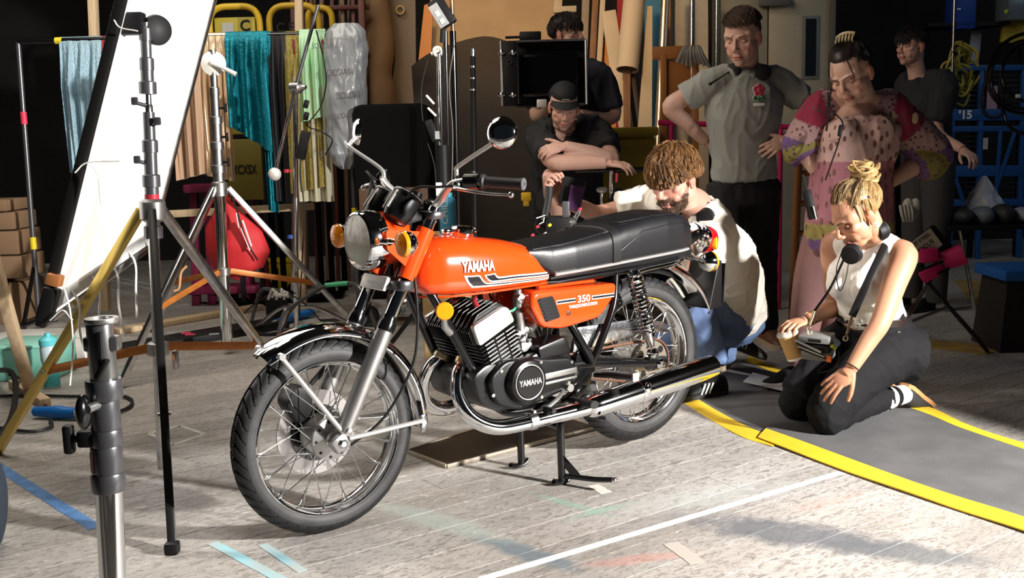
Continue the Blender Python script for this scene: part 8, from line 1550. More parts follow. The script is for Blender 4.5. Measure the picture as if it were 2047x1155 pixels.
# ---- camera stands in the centre
DS = 5.55
cst = thing('monitor_stand', 'black and chrome stand with a tilted grey box on top behind the handlebar', 'light stand', (at(885, 420, DS).x, DS, 0)); xm = at(884, 300, DS).x
pt(cst, 'mast_tube', rod(V(at(880, 400, DS).x, DS, 0.05), at(877, 108, DS), 0.014), CHROME); pt(cst, 'mast_tube', rod(V(at(893, 400, DS).x, DS + 0.02, 0.05), at(890, 62, DS), 0.012), BLK); pt(cst, 'mast_sleeve', rod(V(at(886, 400, DS).x, DS, 0.05), at(884, 290, DS), 0.034), BLKM)
pt(cst, 'copper_pole', rod(V(at(912, 400, DS + .1).x, DS + 0.1, 0.03), at(905, 62, DS + 0.1), 0.017), BLK); pt(cst, 'copper_pole', rod(at(905, 66, DS + 0.1), at(902, -30, DS + 0.1), 0.011), mat('copper', (0.62, 0.33, 0.17), 0.3, 0.9)); pt(cst, 'pole_clip', rod(at(905, 64, DS + 0.1), at(905, 75, DS + 0.1), 0.016), WHITE)
pt(cst, 'lamp_head', bar(at(868, 0, DS), at(900, 50, DS), 0.085, 0.07, 0.008, (0, 1, 0)), BLKM); pt(cst, 'head_plate', bar(at(864, 10, DS - 0.05), at(890, 52, DS - 0.05), 0.052, 0.006, 0.002, (0, 1, 0)), mat('plate_grey', (0.36, 0.37, 0.37), 0.4))
for (a, b) in (((872, 22), (878, 32)), ((882, 38), (887, 46))): pt(cst, 'plate_label', bar(at(*a, DS - 0.056), at(*b, DS - 0.056), 0.022, 0.003, 0, (0, 1, 0)), WHITE)
pt(cst, 'head_mount', rod(at(886, 56, DS), at(884, 85, DS), 0.014), BLKM); pt(cst, 'grip_clamp', VF().add(rring(0.022, 0.008, at(875, 103, DS), (0.4, -0.9, 0), 20, 8)).add(rod(at(862, 108, DS), at(878, 100, DS), 0.009)), WHF)
for (a, b) in (((852, 190), (868, 208)), ((855, 215), (872, 232))): pt(cst, 'clip', bar(at(*a, DS - 0.04), at(*b, DS - 0.04), 0.018, 0.012, 0.004), mat('clip_white', (0.75, 0.73, 0.70), 0.4))
pt(cst, 'battery', bar(at(856, 240, DS - 0.03), at(872, 282, DS - 0.03), 0.06, 0.04, 0.006), BLKM); pt(cst, 'battery_label', box(at(874, 270, DS - 0.06), (0.022, 0.004, 0.04)), mat('plate_grey')); pt(cst, 'mast_label', box(at(878, 378, DS - 0.03), (0.035, 0.006, 0.07), 0.003), WHITE)
pt(cst, 'cable', tube(spline([at(855, 120, DS - 0.02), at(842, 180, DS - 0.02), at(848, 260, DS - 0.02), at(868, 330, DS - 0.02), at(872, 400, DS - 0.02)], 6), 0.003, 6), BLKM); pt(cst, 'cable', tube(spline([at(908, 90, DS + 0.06), at(898, 170, DS + 0.06), at(905, 260, DS + 0.06), at(903, 380, DS + 0.06)], 6), 0.003, 6), mat('grey_rag'))
for k in range(3): a_ = 2.1 * k + 0.9; pt(cst, 'leg', bar(V(xm, DS, 0.5), V(xm + 0.4 * math.cos(a_), DS + 0.4 * math.sin(a_), 0.01), 0.02, 0.025, 0.002), BLKL)
bp_ = thing('stand_pole', 'short black pole with silver tip standing left of the monitor case', 'light stand', (at(944, 400, 6.2).x, 6.2, 0)); pt(bp_, 'pole', rod(V(at(943, 400, 6.2).x, 6.2, 0.0), at(945, 112, 6.2), 0.016), BLKM); pt(bp_, 'pole_tip', rod(at(945, 114, 6.2), at(945, 97, 6.2), 0.014), CHROME); [pt(bp_, 'pole_ring', rod(at(945, v, 6.2), at(945, v + 3, 6.2), 0.019), CHROME2) for v in (132, 155, 178)]
for k in range(3): a_ = 2.1 * k + 0.2; pt(bp_, 'leg', bar(V(bp_.location.x, 6.2, 0.4), V(bp_.location.x + 0.3 * math.cos(a_), 6.2 + 0.3 * math.sin(a_), 0.01), 0.02, 0.02, 0.002), BLKL)
# open monitor case
MY = 6.42; mk = thing('monitor_case', 'open black flight case with aluminium edges and a dark monitor inside', 'monitor', (at(1090, 300, MY).x, MY, 0)); ac = mat('case_alu', (0.50, 0.50, 0.50), 0.35, 0.8); x0, x1 = at(1034, 150, MY).x, at(1172, 150, MY).x; z0, z1 = at(1100, 210, MY).z, at(1100, 81, MY).z
pt(mk, 'case_shell', VF().add(box(((x0 + x1) / 2, MY + 0.14, (z0 + z1) / 2), (x1 - x0, 0.01, z1 - z0))).add(box(((x0 + x1) / 2, MY + 0.07, z1), (x1 - x0, 0.14, 0.012))).add(box(((x0 + x1) / 2, MY + 0.07, z0), (x1 - x0, 0.14, 0.012))).add(box((x1, MY + 0.07, (z0 + z1) / 2), (0.012, 0.14, z1 - z0))), BLKM)
pt(mk, 'case_edge', rod(V(x0, MY, z0), V(x0, MY, z1), 0.008, seg=8), ac); pt(mk, 'case_edge', rod(V(x1, MY, z0), V(x1, MY, z1), 0.008, seg=8), ac); pt(mk, 'case_edge', rod(V(x0, MY, z1), V(x1, MY, z1), 0.007, seg=8), GREYT); pt(mk, 'case_edge', rod(V(x0, MY, z0), V(x1, MY, z0), 0.007, seg=8), GREYT)
pt(mk, 'monitor', box(((x0 + x1) / 2 - 0.02, MY + 0.07, (z0 + z1) / 2 - 0.01), (0.36, 0.05, 0.26), 0.008), BLK); pt(mk, 'screen', box(((x0 + x1) / 2 - 0.02, MY + 0.043, (z0 + z1) / 2 - 0.01), (0.33, 0.004, 0.22)), mat('dark_screen', (0.004, 0.004, 0.005), 0.12))
lx = at(1003, 150, MY).x; pt(mk, 'case_side', box(((lx + x0) / 2, MY - 0.03, (z0 + z1) / 2), (x0 - lx, 0.06, z1 - z0), 0.006), BLKM); pt(mk, 'case_edge', rod(V(lx, MY - 0.06, z0), V(lx, MY - 0.06, z1), 0.008, seg=8), ac)
for v in (105, 190):
    for u in (1003, 1026): pt(mk, 'corner_latch', VF().add(ball(at(u, v, MY - 0.07), (0.016, 0.014, 0.018), 10, 8)).add(rod(at(u - 8, v, MY - 0.07), at(u + 6, v, MY - 0.07), 0.007)), CHROME)
pt(mk, 'handle', rring(0.013, 0.004, at(1018, 124, MY - 0.07), (0, 1, 0), 16, 6), CHROME2); pt(mk, 'cross_bar', rod(at(1030, 211, MY - 0.02), at(1110, 211, MY - 0.02), 0.008), BLK); pt(mk, 'cable_plug', box(at(1083, 207, MY - 0.04), (0.06, 0.03, 0.05), 0.006), WHF)
pt(mk, 'stand_post', rod(V((x0 + x1) / 2, MY + 0.1, 0.0), V((x0 + x1) / 2, MY + 0.1, z0), 0.022), BLK)
for k in range(3): a_ = 2.1 * k + 0.5; pt(mk, 'leg', bar(V((x0 + x1) / 2, MY + 0.1, 0.55), V((x0 + x1) / 2 + 0.4 * math.cos(a_), MY + 0.1 + 0.35 * math.sin(a_), 0.01), 0.02, 0.025), BLKL)
single('small_camera', 'small dark camera body lying on top of the monitor case', 'camera', VF().add(box(at(1060, 72, MY + 0.07), (0.13, 0.06, 0.05), 0.008)).add(rod(at(1010, 75, MY + 0.07), at(1045, 74, MY + 0.07), 0.008)), BLKM, at(1060, 78, MY + 0.07))
# rail that the capped man leans on
gr_ = thing('camera_dolly_rail', 'dark rail and knobs under the folded arms of the man in the cap', 'rail', (at(1200, 420, 5.85).x, 5.85, 0)); pt(gr_, 'rail_bar', rod(at(1150, 342, 5.85), at(1300, 338, 5.85), 0.014), BLK); pt(gr_, 'post', rod(V(at(1220, 420, 5.85).x, 5.85, 0), at(1222, 340, 5.85), 0.014), CHROME2); pt(gr_, 'knob', lathe([(0.02, 0), (0.03, 0.008), (0.03, 0.02), (0.01, 0.026)], at(1203, 384, 5.8), (0, -0.3, 1), 18), ALU); pt(gr_, 'knob_stem', rod(V(at(1203, 400, 5.8).x, 5.8, 0.3), at(1203, 386, 5.8), 0.01), ALU); pt(gr_, 'red_marker', bar(at(1233, 346, 5.8), at(1232, 364, 5.8), 0.012, 0.012), mat('rose_red')); pt(gr_, 'lens_barrel', lathe([(0.03, 0), (0.05, 0.01), (0.05, 0.06), (0.03, 0.07)], at(1234, 395, 5.8), (0, -1, 0.1), 24), BLK); pt(gr_, 'post', rod(V(at(1290, 420, 5.85).x, 5.85, 0), at(1292, 340, 5.85), 0.014), BLK)
# handheld camera rig beyond the bike
rg_ = thing('camera_rig', 'small camera rig with monitor plate and red cable tips beyond the tank', 'camera', (at(1120, 480, 4.62).x, 4.62, 0)); RY2 = 4.6
pt(rg_, 'handle', tube(spline([at(1098, 372, RY2), at(1096, 400, RY2), at(1088, 440, RY2)], 5), [0.018, 0.016, 0.015], 14), RUB); pt(rg_, 'monitor', bar(at(1150, 356, RY2), at(1138, 410, RY2), 0.012, 0.10, 0.004), BLKM); pt(rg_, 'monitor_back', bar(at(1131, 402, RY2 - 0.04), at(1131, 446, RY2 - 0.04), 0.022, 0.03, 0.003), mat('plate_dark', (0.06, 0.06, 0.06), 0.4)); pt(rg_, 'screen', bar(at(1155, 372, RY2 - 0.03), at(1146, 420, RY2 - 0.03), 0.004, 0.06, 0.0), mat('purple_screen', (0.05, 0.02, 0.06), 0.2)); pt(rg_, 'camera_body', box(at(1122, 455, RY2), (0.13, 0.12, 0.10), 0.008), BLKM)
pt(rg_, 'focus_ring', rring(0.038, 0.004, at(1086, 450, RY2 - 0.06), (0.2, -0.95, 0.1), 28, 8), BLK); [pt(rg_, 'ring_mark', bar(at(a, b, RY2 - 0.065), at(c, d_, RY2 - 0.065), 0.004, 0.004), LACE) for a, b, c, d_ in ((1072, 436, 1090, 430), (1078, 448, 1085, 444), (1086, 445, 1088, 434))]
for (u, v, m) in ((1072, 455, 'rose_red'), (1096, 452, 'yellow_tape'), (1109, 466, 'rose_red'), (1062, 472, 'rose_red'), (1157, 420, 'rose_red'), (1087, 469, 'sticker_grey')): pt(rg_, 'cable_tip', bar(at(u, v, RY2 - 0.07), at(u + 6, v - 4, RY2 - 0.07), 0.012, 0.012, 0.003), mat(m))
pt(rg_, 'rig_cable', tube(spline([at(1140, 446, RY2 - 0.06), at(1152, 430, RY2 - 0.05), at(1160, 418, RY2 - 0.05), at(1150, 440, RY2 - 0.06), at(1128, 462, RY2 - 0.06)], 6), 0.005, 8), CHROME2)
for k in range(3): a_ = 2.1 * k; pt(rg_, 'leg', bar(V(rg_.location.x, 4.62, 0.62), V(rg_.location.x + 0.3 * math.cos(a_), 4.62 + 0.28 * math.sin(a_), 0.01), 0.02, 0.02), BLKL)
pt(rg_, 'post', rod(V(rg_.location.x, 4.62, 0.5), at(1122, 462, RY2), 0.02), BLKL)
bf = thing('drink_can', 'blue flask standing on a crate behind the tank cap', 'flask', at(897, 470, 5.3)); q0 = bf.location.copy(); zh = at(897, 385, 5.3).z - q0.z; pt(bf, 'flask_body', lathe([(0.04, 0), (0.042, 0.01), (0.042, zh * 0.82), (0.03, zh * 0.9)], q0, (0, 0, 1), 24), mat('blue_flask', (0.03, 0.18, 0.28), 0.4)); pt(bf, 'flask_cap', lathe([(0.025, zh * 0.88), (0.025, zh)], q0, (0, 0, 1), 18), mat('blue_flask2', (0.06, 0.30, 0.42), 0.4)); tx_ = text_vf('CHILLY', 0.05); pt(bf, 'flask_lettering', xf(tx_, lambda p: q0 + V(-0.012 - p.y * 0.9, -0.0425, 0.14 + p.x)), mat('sticker_grey'), smooth=None)
cr_ = single('side_crate', 'low wooden crate under the blue flask', 'crate', box((q0.x - 0.02, 5.4, q0.z / 2), (0.24, 0.32, q0.z), 0.008), mat('crate_wood', (0.36, 0.24, 0.10), 0.7), (q0.x, 5.4, 0))
pt(CM['rt'], 'belt_pouch', VF().add(box(at(1052, 393, 6.15), (0.06, 0.035, 0.05), 0.008)).add(box(at(1052, 406, 6.15), (0.035, 0.03, 0.035), 0.006)), YEL)
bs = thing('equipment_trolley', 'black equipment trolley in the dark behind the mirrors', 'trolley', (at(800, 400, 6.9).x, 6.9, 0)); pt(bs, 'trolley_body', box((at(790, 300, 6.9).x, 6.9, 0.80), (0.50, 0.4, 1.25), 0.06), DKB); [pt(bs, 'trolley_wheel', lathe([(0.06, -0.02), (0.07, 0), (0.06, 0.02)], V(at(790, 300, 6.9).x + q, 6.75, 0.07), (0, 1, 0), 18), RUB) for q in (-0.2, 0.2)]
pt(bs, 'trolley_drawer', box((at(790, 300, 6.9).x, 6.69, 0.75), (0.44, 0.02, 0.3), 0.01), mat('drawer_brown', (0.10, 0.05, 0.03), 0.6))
# ---- right side: blue racks, cables, bags
def rack():
    Y = 9.4; t = thing('blue_rack', 'blue steel roll cage rack with louvred panels at the right', 'rack', (at(1975, 400, Y).x, Y, 0)); BL_ = mat('blue_steel', (0.012, 0.075, 0.26), 0.45)
    for u in (1905, 1962, 2046): pt(t, 'rack_post', bar(V(at(u, 300, Y).x, Y, 0), at(u, 130, Y), 0.05, 0.04, 0.004), BL_)
    for v, h in ((136, 0.05), (230, 0.10), (258, 0.05), (342, 0.10), (405, 0.06), (430, 0.05)): pt(t, 'rack_beam', bar(at(1898, v, Y - 0.01), at(2060, v - 1, Y - 0.01), h, 0.04, 0.004, (0, 1, 0)), BL_)
    for k in range(26): v = 150 + 10.2 * k; pt(t, 'louvre', bar(at(1900, v, Y + 0.03), at(2060, v, Y + 0.03), 0.018, 0.012, 0, (0, 1, 0)), mat('dark_louvre', (0.012, 0.014, 0.02), 0.5), smooth=None)
    for a, b in (((2000, 260), (1990, 400)), ((2030, 260), (1990, 380)), ((1908, 350), (1925, 400))): pt(t, 'rack_brace', bar(at(*a, Y - 0.03), at(*b, Y - 0.03), 0.03, 0.02, 0.002, (0, 1, 0)), BL_)
    tx_ = text_vf("'15", 0.10, 0, 0.004); pt(t, 'stencil_number', xf(tx_, lambda p: at(1930, 230, Y - 0.035) + V(p.x, 0, p.y)), WHITE, smooth=None)
    pt(t, 'rack_label', box(at(1983, 195, Y - 0.03), (0.09, 0.01, 0.20)), mat('pink_label', (0.35, 0.25, 0.33), 0.7)); pt(t, 'rack_tag', box(at(1970, 287, Y - 0.04), (0.04, 0.01, 0.10)), mat('sticker_grey'))
    pt(t, 'white_panel', bar(at(1952, 62, Y), at(1945, 128, Y), 0.09, 0.02, 0.002, (0, 1, 0)), mat('pale_panel', (0.30, 0.32, 0.36), 0.6)); pt(t, 'rack_shelf', bar(at(2005, 43, Y - 0.1), at(2070, 47, Y - 0.1), 0.05, 0.35, 0.004, (0, 0, 1)), mat('shelf_yellow', (0.42, 0.33, 0.03), 0.5)); pt(t, 'shelf_post', bar(V(at(2050, 300, Y).x, Y + 0.1, 0), at(2046, 30, Y + 0.1), 0.05, 0.04), BLKM)
    return t
rack()
crt = thing('storage_crate', 'dark blue plastic crate high up on the right in shadow', 'crate', at(1920, 48, 9.3)); pt(crt, 'crate_body', box(at(1920, 15, 9.3), (0.17, 0.25, 0.38), 0.01), mat('crate_blue', (0.01, 0.05, 0.28), 0.5)); pt(crt, 'crate_label', box(at(1917, 18, 9.16), (0.03, 0.004, 0.012)), WHITE); pt(crt, 'crate_shelf', box(at(1920, 52, 9.35), (0.7, 0.35, 0.03)), BLKM); pt(crt, 'shelf_post', bar(V(at(1950, 200, 9.5).x, 9.5, 0), at(1950, 50, 9.5), 0.04, 0.04), BLKM)
cr2 = thing('storage_crate', 'clear plastic crate with a yellow dot on the shelf at the top right', 'crate', at(2030, 40, 9.2)); pt(cr2, 'crate_body', box(at(2032, 18, 9.2), (0.26, 0.25, 0.20), 0.01), mat('clear_crate', (0.12, 0.15, 0.17), 0.3)); pt(cr2, 'crate_dot', ball(at(2012, 23, 9.06), (0.02, 0.006, 0.02), 12, 8), mat('lime_dot', (0.4, 0.5, 0.02), 0.5))
rr2 = random.Random(9); coil = thing('cable_coil', 'tangled yellow cable coil hanging beside the chrome pole', 'cable', at(1925, 150, 7.42)); 
for k in range(9):
    c = at(1925 + rr2.uniform(-14, 14), 130 + rr2.uniform(-8, 45), 7.44); w, h = rr2.uniform(0.05, 0.12), rr2.uniform(0.08, 0.16); pt(coil, 'cable_loop', tube(spline([c + V(w * math.cos(a) + rr2.uniform(-0.02, 0.02), 0.03 * math.sin(a * 2 + k), h * math.sin(a) + 0.02 * math.cos(3 * a)) for a in np.linspace(0, 5.8, 11)], 5), 0.0085, 8), mat('yellow_cable', (0.36, 0.30, 0.04), 0.5))
pt(coil, 'hang_hook', tube([at(1922, 128, 7.44), at(1915, 110, 7.42), at(1906, 104, 7.4), at(1904, 106, 7.4)], 0.012, 8), BLKM)
single('chrome_pole', 'thin upright chrome pole in front of the blue rack', 'pole', merge([rod(V(at(1901, 300, 7.4).x, 7.4, 0), at(1909, -20, 7.4), 0.009), rod(at(1904, 180, 7.4), at(1903, 212, 7.4), 0.016)]), CHROME2, V(at(1901, 300, 7.4).x, 7.4, 0))
hr_ = thing('hose_reel', 'black hose loops hanging at the right edge', 'hose', at(2045, 300, 7.0)); [pt(hr_, 'hose_loop', rring(r, 0.012, at(2050, 150, 7.0) + V(0.03 * k, 0.02 * k, 0.01 * k), (0.1, 1, 0.05), 48, 8), BLK) for k, r in enumerate((0.22, 0.26, 0.19))]; pt(hr_, 'hose_tail', tube(spline([at(2008, 180, 7.0), at(2006, 225, 7.0), at(2020, 255, 7.0), at(2052, 270, 7.0)], 6), 0.012, 8), BLK); pt(hr_, 'hose_clip', box(at(2035, 192, 6.97), (0.03, 0.02, 0.025), 0.004), WHF)
cable('thin black cable looping down the front of the blue rack', [at(1970, 165, 9.36), at(1962, 200, 9.36), at(1970, 228, 9.36), at(1990, 234, 9.36), at(2005, 220, 9.36), at(1998, 160, 9.36)], 0.012)
def crumple(u, v): 
    a = 2 * math.pi * u; w = np.interp(v, [0, 0.15, 0.5, 0.85, 1.0], [0.20, 0.24, 0.16, 0.07, 0.02]); n = 1 + 0.28 * mnoise.noise(V(3 * math.cos(a), 3 * math.sin(a), 4 * v)); c = at(1965, 440, 6.9); return V(c.x + w * 0.62 * math.cos(a) * n, c.y + w * 0.5 * math.sin(a) * n, c.z + 0.29 * v)
single('plastic_bag', 'crumpled white plastic bag standing before the blue rack', 'bag', grid(crumple, 40, 26, True), mat('white_plastic', (0.52, 0.56, 0.64), 0.4, bump=0.8, bscale=25), at(1965, 440, 6.9), smooth=50)
tbl = thing('folding_table', 'low folding table heaped with dark gear at the right', 'table', (at(1970, 500, 6.9).x, 6.9, 0)); tz = at(1965, 442, 6.9).z
pt(tbl, 'table_top', box((at(1965, 450, 6.9).x + 0.1, 6.9, tz - 0.02), (0.85, 0.5, 0.03), 0.006), BLKM)
for x in (-0.25, 0.42): pt(tbl, 'table_leg', tube(spline([V(at(1965, 450, 6.9).x + x, 6.68, tz - 0.02), V(at(1965, 450, 6.9).x + x + 0.06, 6.68, tz * 0.5), V(at(1965, 450, 6.9).x + x + 0.12, 6.68, 0.01)], 4), 0.012, 8), CHROME2); pt(tbl, 'table_leg', rod(V(at(1965, 450, 6.9).x + x, 7.1, tz - 0.02), V(at(1965, 450, 6.9).x + x + 0.1, 7.1, 0.01), 0.012), BLK)
for k in range(6): p = V(at(1965, 450, 6.9).x - 0.2 + 0.13 * k, 6.8, tz); single('gear_bag', ['dark bag at the left end of the folding table', 'grey blue bag second from the left on the folding table', 'black pouch in the middle of the folding table', 'pale crumpled wrapper right of the middle on the folding table', 'black bag second from the right on the folding table', 'dark bundle at the right end of the folding table'][k], 'bag', xf(ball((0, 0, 0), (0.075, 0.10, 0.05 + 0.012 * (k % 3)), 16, 10), lambda q: p + V(q.x * (1 + 0.2 * math.sin(30 * q.y)), q.y - 0.05, q.z + 0.05)), mat('gear_%d' % k, [(0.02, 0.02, 0.022), (0.10, 0.12, 0.15), (0.015, 0.015, 0.015), (0.28, 0.32, 0.38), (0.02, 0.02, 0.02), (0.03, 0.03, 0.035)][k], 0.6, bump=0.4, bscale=20), p, 'gear on the folding table')
# tripod wrapped in pink tape
tp_ = thing('tripod', 'black tripod with pink taped bracket and focus sign behind the kneeling woman', 'tripod', gnd(1972, 700)); TY = 5.2; PK = mat('pink_gaffer', (0.62, 0.01, 0.14), 0.55)
pt(tp_, 'leg', rod(at(1855, 565, TY), gnd(1974, 702, 0.01), 0.011), BLK); pt(tp_, 'leg_band', rod(at(1912, 630, 5.42), at(1958, 682, 5.55), 0.012), mat('dark_red_band', (0.18, 0.01, 0.03), 0.5)); pt(tp_, 'leg', rod(at(1898, 612, 5.36), gnd(1790, 655, 0.01), 0.009), BLK); pt(tp_, 'leg_joint', ball(at(1898, 614, 5.36), 0.014, 10, 8), CHROME2); pt(tp_, 'leg', rod(at(1860, 560, TY + 0.05), V(at(1850, 600, 5.6).x, 6.0, 0.01), 0.011), BLK)
pt(tp_, 'pink_wrap', bar(at(1838, 512, TY - 0.02), at(1872, 508, TY - 0.02), 0.075, 0.07, 0.012, (0.5, 0, 0.8)), PK); pt(tp_, 'pink_wrap', bar(at(1842, 556, TY - 0.02), at(1882, 532, TY - 0.02), 0.05, 0.06, 0.01, (0.5, 0, 0.8)), PK)
pt(tp_, 'pink_cup', lathe([(0.045, -0.05), (0.05, 0.0), (0.052, 0.055), (0.047, 0.055), (0.043, 0.0)], at(1905, 515, TY), (0.75, -0.3, 0.35), 24), PK)
for (a, b) in (((1836, 542), (1885, 522)), ((1875, 548), (1898, 536))): pt(tp_, 'black_strap', bar(at(*a, TY - 0.065), at(*b, TY - 0.065), 0.014, 0.012, 0.003), BLKM)
pt(tp_, 'matte_box', bar(at(1850, 462, TY + 0.05), at(1888, 505, TY + 0.05), 0.10, 0.03, 0.004, (0, 1, 0)), BLKM)
c_ = at(1848, 492, TY - 0.02); sgx, sgz = V(0.80, 0, 0.52), V(-0.42, -0.05, 0.66).normalized(); sgx = V(0.74, 0.0, 0.56).normalized(); sgz = V(-0.56, 0, 0.74).normalized()
sg = pt(tp_, 'paper_sign', loft([[c_ + sgx * a + sgz * b + V(0, y, 0) for a, b in ((-0.075, -0.05), (0.075, -0.05), (0.075, 0.055), (-0.075, 0.055))] for y in (0.0, 0.003)]), mat('sign_paper', (0.50, 0.46, 0.38), 0.8), smooth=None)
for s_, h, z_2 in (('INT STEEL', 0.026, 0.035), ('FOCUS', 0.032, -0.004)): tx_ = text_vf(s_, h, 0, 0.0006); pt(tp_, 'sign_lettering', xf(tx_, lambda p: c_ + sgx * p.x + sgz * (p.y + z_2) + V(0, -0.0015, 0)), BLKM, smooth=None)
sp_ = thing('loudspeaker_case', 'tall black case with a blue taped top at the right edge', 'case', gnd(2025, 705)); s0 = sp_.location.copy(); zt = at(2020, 560, s0.y).z; pt(sp_, 'case_body', loft([[s0 + V(x, y, 0) for x, y in ((-0.07, 0), (0.3, 0), (0.3, 0.35), (-0.07, 0.35))], [s0 + V(x, y, zt) for x, y in ((-0.03, 0.03), (0.3, 0.03), (0.3, 0.33), (-0.03, 0.33))]]), mat('case_black', (0.012, 0.011, 0.010), 0.7, bump=0.2, bscale=60)); pt(sp_, 'blue_top', box(s0 + V(0.10, 0.16, zt + 0.025), (0.34, 0.38, 0.055), 0.006), mat('blue_tape_top', (0.01, 0.10, 0.36), 0.5))
for i, (a, b, lb) in enumerate((((1940, 560), (2010, 640), 'dull yellow floor stripe slanting behind the pink tripod'), ((1800, 680), (1990, 702), 'broad worn yellow floor band beneath the tripod leg'))):
    A_, B_ = gnd(*a), gnd(*b); d_ = (B_ - A_).normalized(); n_2 = V(-d_.y, d_.x, 0) * 0.12; single('floor_stripe', lb, 'floor marking', loft([[A_ - n_2 + V(0, 0, 0.0008), B_ - n_2 + V(0, 0, 0.0008), B_ + n_2 + V(0, 0, 0.0008), A_ + n_2 + V(0, 0, 0.0008)], [A_ - n_2 + V(0, 0, 0.0018), B_ - n_2 + V(0, 0, 0.0018), B_ + n_2 + V(0, 0, 0.0018), A_ + n_2 + V(0, 0, 0.0018)]]), mat('worn_yellow', (0.42, 0.28, 0.06), 0.7, col2=(0.25, 0.18, 0.08), vscale=10), A_, smooth=None)
single('cloth_gloves', 'pale work gloves hanging at the belt of the man in shadow', 'gloves', merge([ball(at(1815 + 5 * k, 412 + 6 * (k % 3), 6.5), (0.035, 0.03, 0.05), 12, 8) for k in range(4)] + [tube(spline([at(1800 + 7 * k, 410, 6.46), at(1803 + 7 * k, 428, 6.45), at(1808 + 5 * k, 442, 6.46)], 4), 0.011, 8) for k in range(4)]), mat('glove_cloth', (0.46, 0.43, 0.36), 0.9), at(1815, 420, 6.5))

# ------------------------------------------------------------------ small things on the people
def headphones(label, neck, R, tilt=0.0, r=0.085, boom=None, cups=None):
    t = thing('headphones', label, 'headphones', neck, group='headphones'); N = R
    pts = [N @ V(r * math.sin(a), r * 0.95 * -math.cos(a) + 0.01, 0.0) for a in np.linspace(-2.0, 2.0, 15)]
    ob('headband', tube(pts, 0.009, 10, flat=1.6), BLKM, t)
    for s_ in (0, -1):
        p = pts[s_] + N @ V(0, 0.015, -0.01) if not cups else cups[s_] - neck; o = ob('ear_cup', lathe([(0.012, -0.022), (0.036, -0.02), (0.040, 0.0), (0.036, 0.016), (0.02, 0.02)], p, N @ V(0.25 * (1 if s_ else -1), 0.9, 0.1), 24), BLKM, t); ob('ear_pad', rring(0.030, 0.010, p - (N @ V(0, 0.9, 0.1)) * 0.016, N @ V(0, 0.9, 0.1), 24, 8), RUB, t)
    if boom: ob('microphone_boom', tube(spline([pts[-1], pts[-1] + boom * 0.5 + V(0, -0.03, 0), pts[-1] + boom], 5), [0.004, 0.003, 0.006], 8), BLKM, t); ob('microphone', ball(pts[-1] + boom, (0.010, 0.009, 0.008), 10, 8), BLKM, t)
    return t
headphones('black headset with boom microphone round the neck of the polo man', PO['neck'] + V(0.01, -0.03, 0.0), frame(V(-0.25, -0.93, -0.25), V(0, -0.3, 0.95)), boom=V(-0.13, -0.085, -0.075), r=0.082)
headphones('black headphones round the neck of the kneeling woman', BL['neck'] + V(-0.01, -0.015, 0.015), frame(V(-0.75, -0.52, -0.40), V(-0.3, -0.3, 0.9)), r=0.080, cups={0: at(1702, 508, 4.02), -1: at(1757, 462, 4.06)})
headphones('black headphones round the neck of the crouching bearded man', KN['neck'] + V(-0.01, -0.02, -0.01), frame(V(-0.6, -0.72, -0.35), V(-0.1, -0.3, 0.9)), r=0.088)
# control box on straps in front of the kneeling woman
mx = thing('transmitter_box', 'grey wireless control box hanging on black straps before the kneeling woman', 'control box', V(1.27, 4.12, 0.30)); mp_ = at(1635, 685, 4.08); MR = frame(V(-0.55, -0.80, -0.15), V(-0.1, -0.15, 0.98)); GB = mat('box_grey', (0.14, 0.14, 0.14), 0.4)
def mb(name, c, s, m, bev=0.004, par=None): return pt(mx, name, xf(box(c, s, bev), lambda p: mp_ + MR @ p), m, par)
b0 = mb('box_base', (0, 0, -0.045), (0.115, 0.075, 0.034), GB); mb('box_middle', (0.0, 0, -0.012), (0.105, 0.07, 0.03), BLKM); mb('box_lid', (0.005, -0.002, 0.022), (0.125, 0.08, 0.026), mat('box_light', (0.20, 0.20, 0.195), 0.35)); mb('lid_window', (0.0, 0.0385, 0.022), (0.05, 0.004, 0.012), BLKM, 0); mb('record_light', (-0.055, 0.040, -0.048), (0.018, 0.006, 0.026), mat('orange_tape', (0.95, 0.16, 0.02), 0.4), 0.001)
for k in range(4): pt(mx, 'pen', xf(rod((0.075 - 0.006 * k, 0.05, 0.022 - 0.012 * k), (-0.03 - 0.006 * k, 0.054, -0.018 - 0.008 * k), 0.0045), lambda p: mp_ + MR @ p), BLKM if k % 2 else STEEL)
for c in ((-0.062, 0.02, 0.0), (-0.066, 0.0, -0.015)): pt(mx, 'lime_cap', xf(ball(c, 0.008, 10, 8), lambda p: mp_ + MR @ p), mat('lime', (0.55, 0.62, 0.03), 0.4))
for (a, b, c2, w) in ((at(1776, 476, 4.11), at(1738, 556, 4.015), at(1703, 632, 4.02), 0.030), (at(1686, 520, 4.10), at(1660, 575, 4.14), at(1628, 622, 4.16), 0.010)):
    st_ = pt(mx, 'strap', tube(spline([a, b, c2], 8), w / 2, 10, flat=0.18, upv=V(-0.5, -0.85, 0)), BLKM); e = c2 + V(-0.03, -0.01, -0.10) if w > 0.02 else c2 + V(-0.03, -0.02, -0.075)
    pt(mx, 'strap_hook', VF().add(rod(c2, c2.lerp(e, 0.35), 0.007)).add(rod(c2.lerp(e, 0.35), c2.lerp(e, 0.7), 0.0045)).add(rring(0.010, 0.003, c2.lerp(e, 0.85), (0.3, -0.9, 0), 16, 6)), mat('brass_hook', (0.72, 0.62, 0.42), 0.25, 1.0), st_)
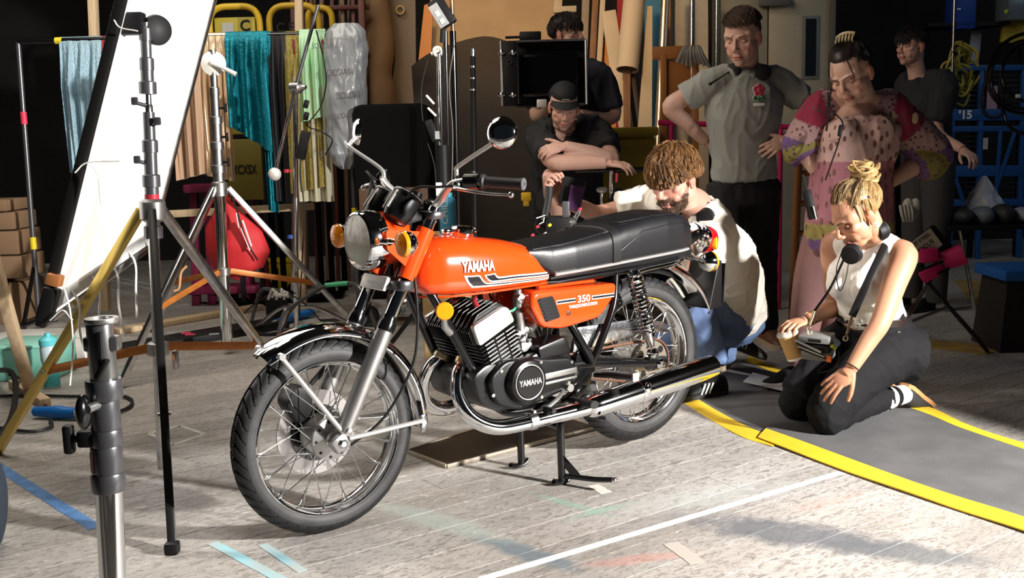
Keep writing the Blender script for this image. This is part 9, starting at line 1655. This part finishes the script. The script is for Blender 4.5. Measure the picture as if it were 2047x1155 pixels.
pt(mx, 'thin_cable', tube(spline([at(1700, 500, 4.04), at(1690, 560, 4.0), at(1678, 580, 4.0), at(1672, 540, 4.02), at(1682, 505, 4.05)], 8), 0.002, 6), BLKM); pt(mx, 'box_cable', tube(spline([mp_ + MR @ V(-0.05, 0.03, -0.06), mp_ + MR @ V(-0.02, 0.06, -0.10), mp_ + MR @ V(-0.085, 0.05, -0.075), mp_ + MR @ V(-0.09, 0.02, -0.02)], 6), 0.0035, 8), BLKM)
cu = thing('coffee_cup', 'brown paper coffee cup with white lid held by the kneeling woman', 'cup', at(1587, 718, 4.16)); c0, c1 = at(1589, 716, 4.16), at(1573, 664, 4.16); cd = (c1 - c0); cl_ = cd.length
pt(cu, 'cup_body', lathe([(0.030, 0.0), (0.031, 0.003), (0.041, cl_ * 0.93)], c0, cd, 28), mat('kraft_cup', (0.50, 0.30, 0.12), 0.8)); pt(cu, 'cup_base', lathe([(0.0295, -0.004), (0.031, -0.002), (0.0315, 0.006)], c0, cd, 28), WHITE); pt(cu, 'cup_lid', lathe([(0.0425, cl_ * 0.90), (0.0440, cl_ * 0.95), (0.0425, cl_ * 1.0), (0.038, cl_ * 1.02), (0.036, cl_ * 1.08), (0.0, cl_ * 1.08)], c0, cd, 28), mat('lid_white', (0.70, 0.66, 0.58), 0.5))
ra_ = thing('walkie_talkie', 'black two way radio hanging at the hip of the tunic woman', 'radio', at(1620, 420, 4.66)); a_, b_ = at(1612, 380, 4.68), at(1626, 438, 4.66); pt(ra_, 'radio_body', bar(a_, b_, 0.055, 0.03, 0.006), BLKM); pt(ra_, 'antenna', rod(a_, a_ + (a_ - b_).normalized() * 0.07, 0.006), BLKM); pt(ra_, 'radio_tag', bar(at(1626, 412, 4.63), at(1632, 438, 4.63), 0.012, 0.003), LACE)
ec = thing('earpiece_cable', 'black earpiece lead hanging down the front of the tunic', 'cable', TU['neck']); pt(ec, 'lead', tube(spline([at(1662, 175, 4.70), at(1660, 215, 4.66), at(1684, 245, 4.64), at(1676, 285, 4.63), at(1664, 320, 4.64), at(1650, 360, 4.66)], 8), 0.0032, 6), BLKM); pt(ec, 'lead', tube(spline([at(1656, 185, 4.69), at(1655, 225, 4.66), at(1652, 262, 4.66)], 6), 0.005, 6), BLKM); pt(ec, 'push_switch', bar(at(1681, 250, 4.63), at(1678, 272, 4.62), 0.022, 0.015, 0.004), BLKM)

# ------------------------------------------------------------------ flag beside the key lamp (keeps its light off the people at the back)
KL = V(3.9, 1.15, 2.05)
fl = thing('lighting_flag', 'black lighting flag on a stand beside the key lamp outside the picture', 'lighting flag', (3.36, 1.99, 0))
def fp(az, el, r=1.0): a = math.radians(az); return KL + V(math.cos(a), math.sin(a), math.tan(math.radians(el))) * r
for (a0, a1, e0, r) in ((112, 126.5, -21.5, 1.0), (126, 131.5, -10.3, 1.02)): pt(fl, 'flag_cloth', loft([[fp(a0, e0, q), fp(a1, e0, q), fp(a1, 14, q), fp(a0, 14, q)] for q in (r, r + 0.006)]), BLKM, smooth=None)
f0 = fp(112, 14); pt(fl, 'flag_post', rod(V(f0.x, f0.y, 0), f0, 0.012), CHROME2)
for k in range(3): a_ = 2.1 * k; pt(fl, 'leg', rod(V(f0.x, f0.y, 0.25), V(f0.x + 0.35 * math.cos(a_), f0.y + 0.35 * math.sin(a_), 0.012), 0.012), CHROME2)
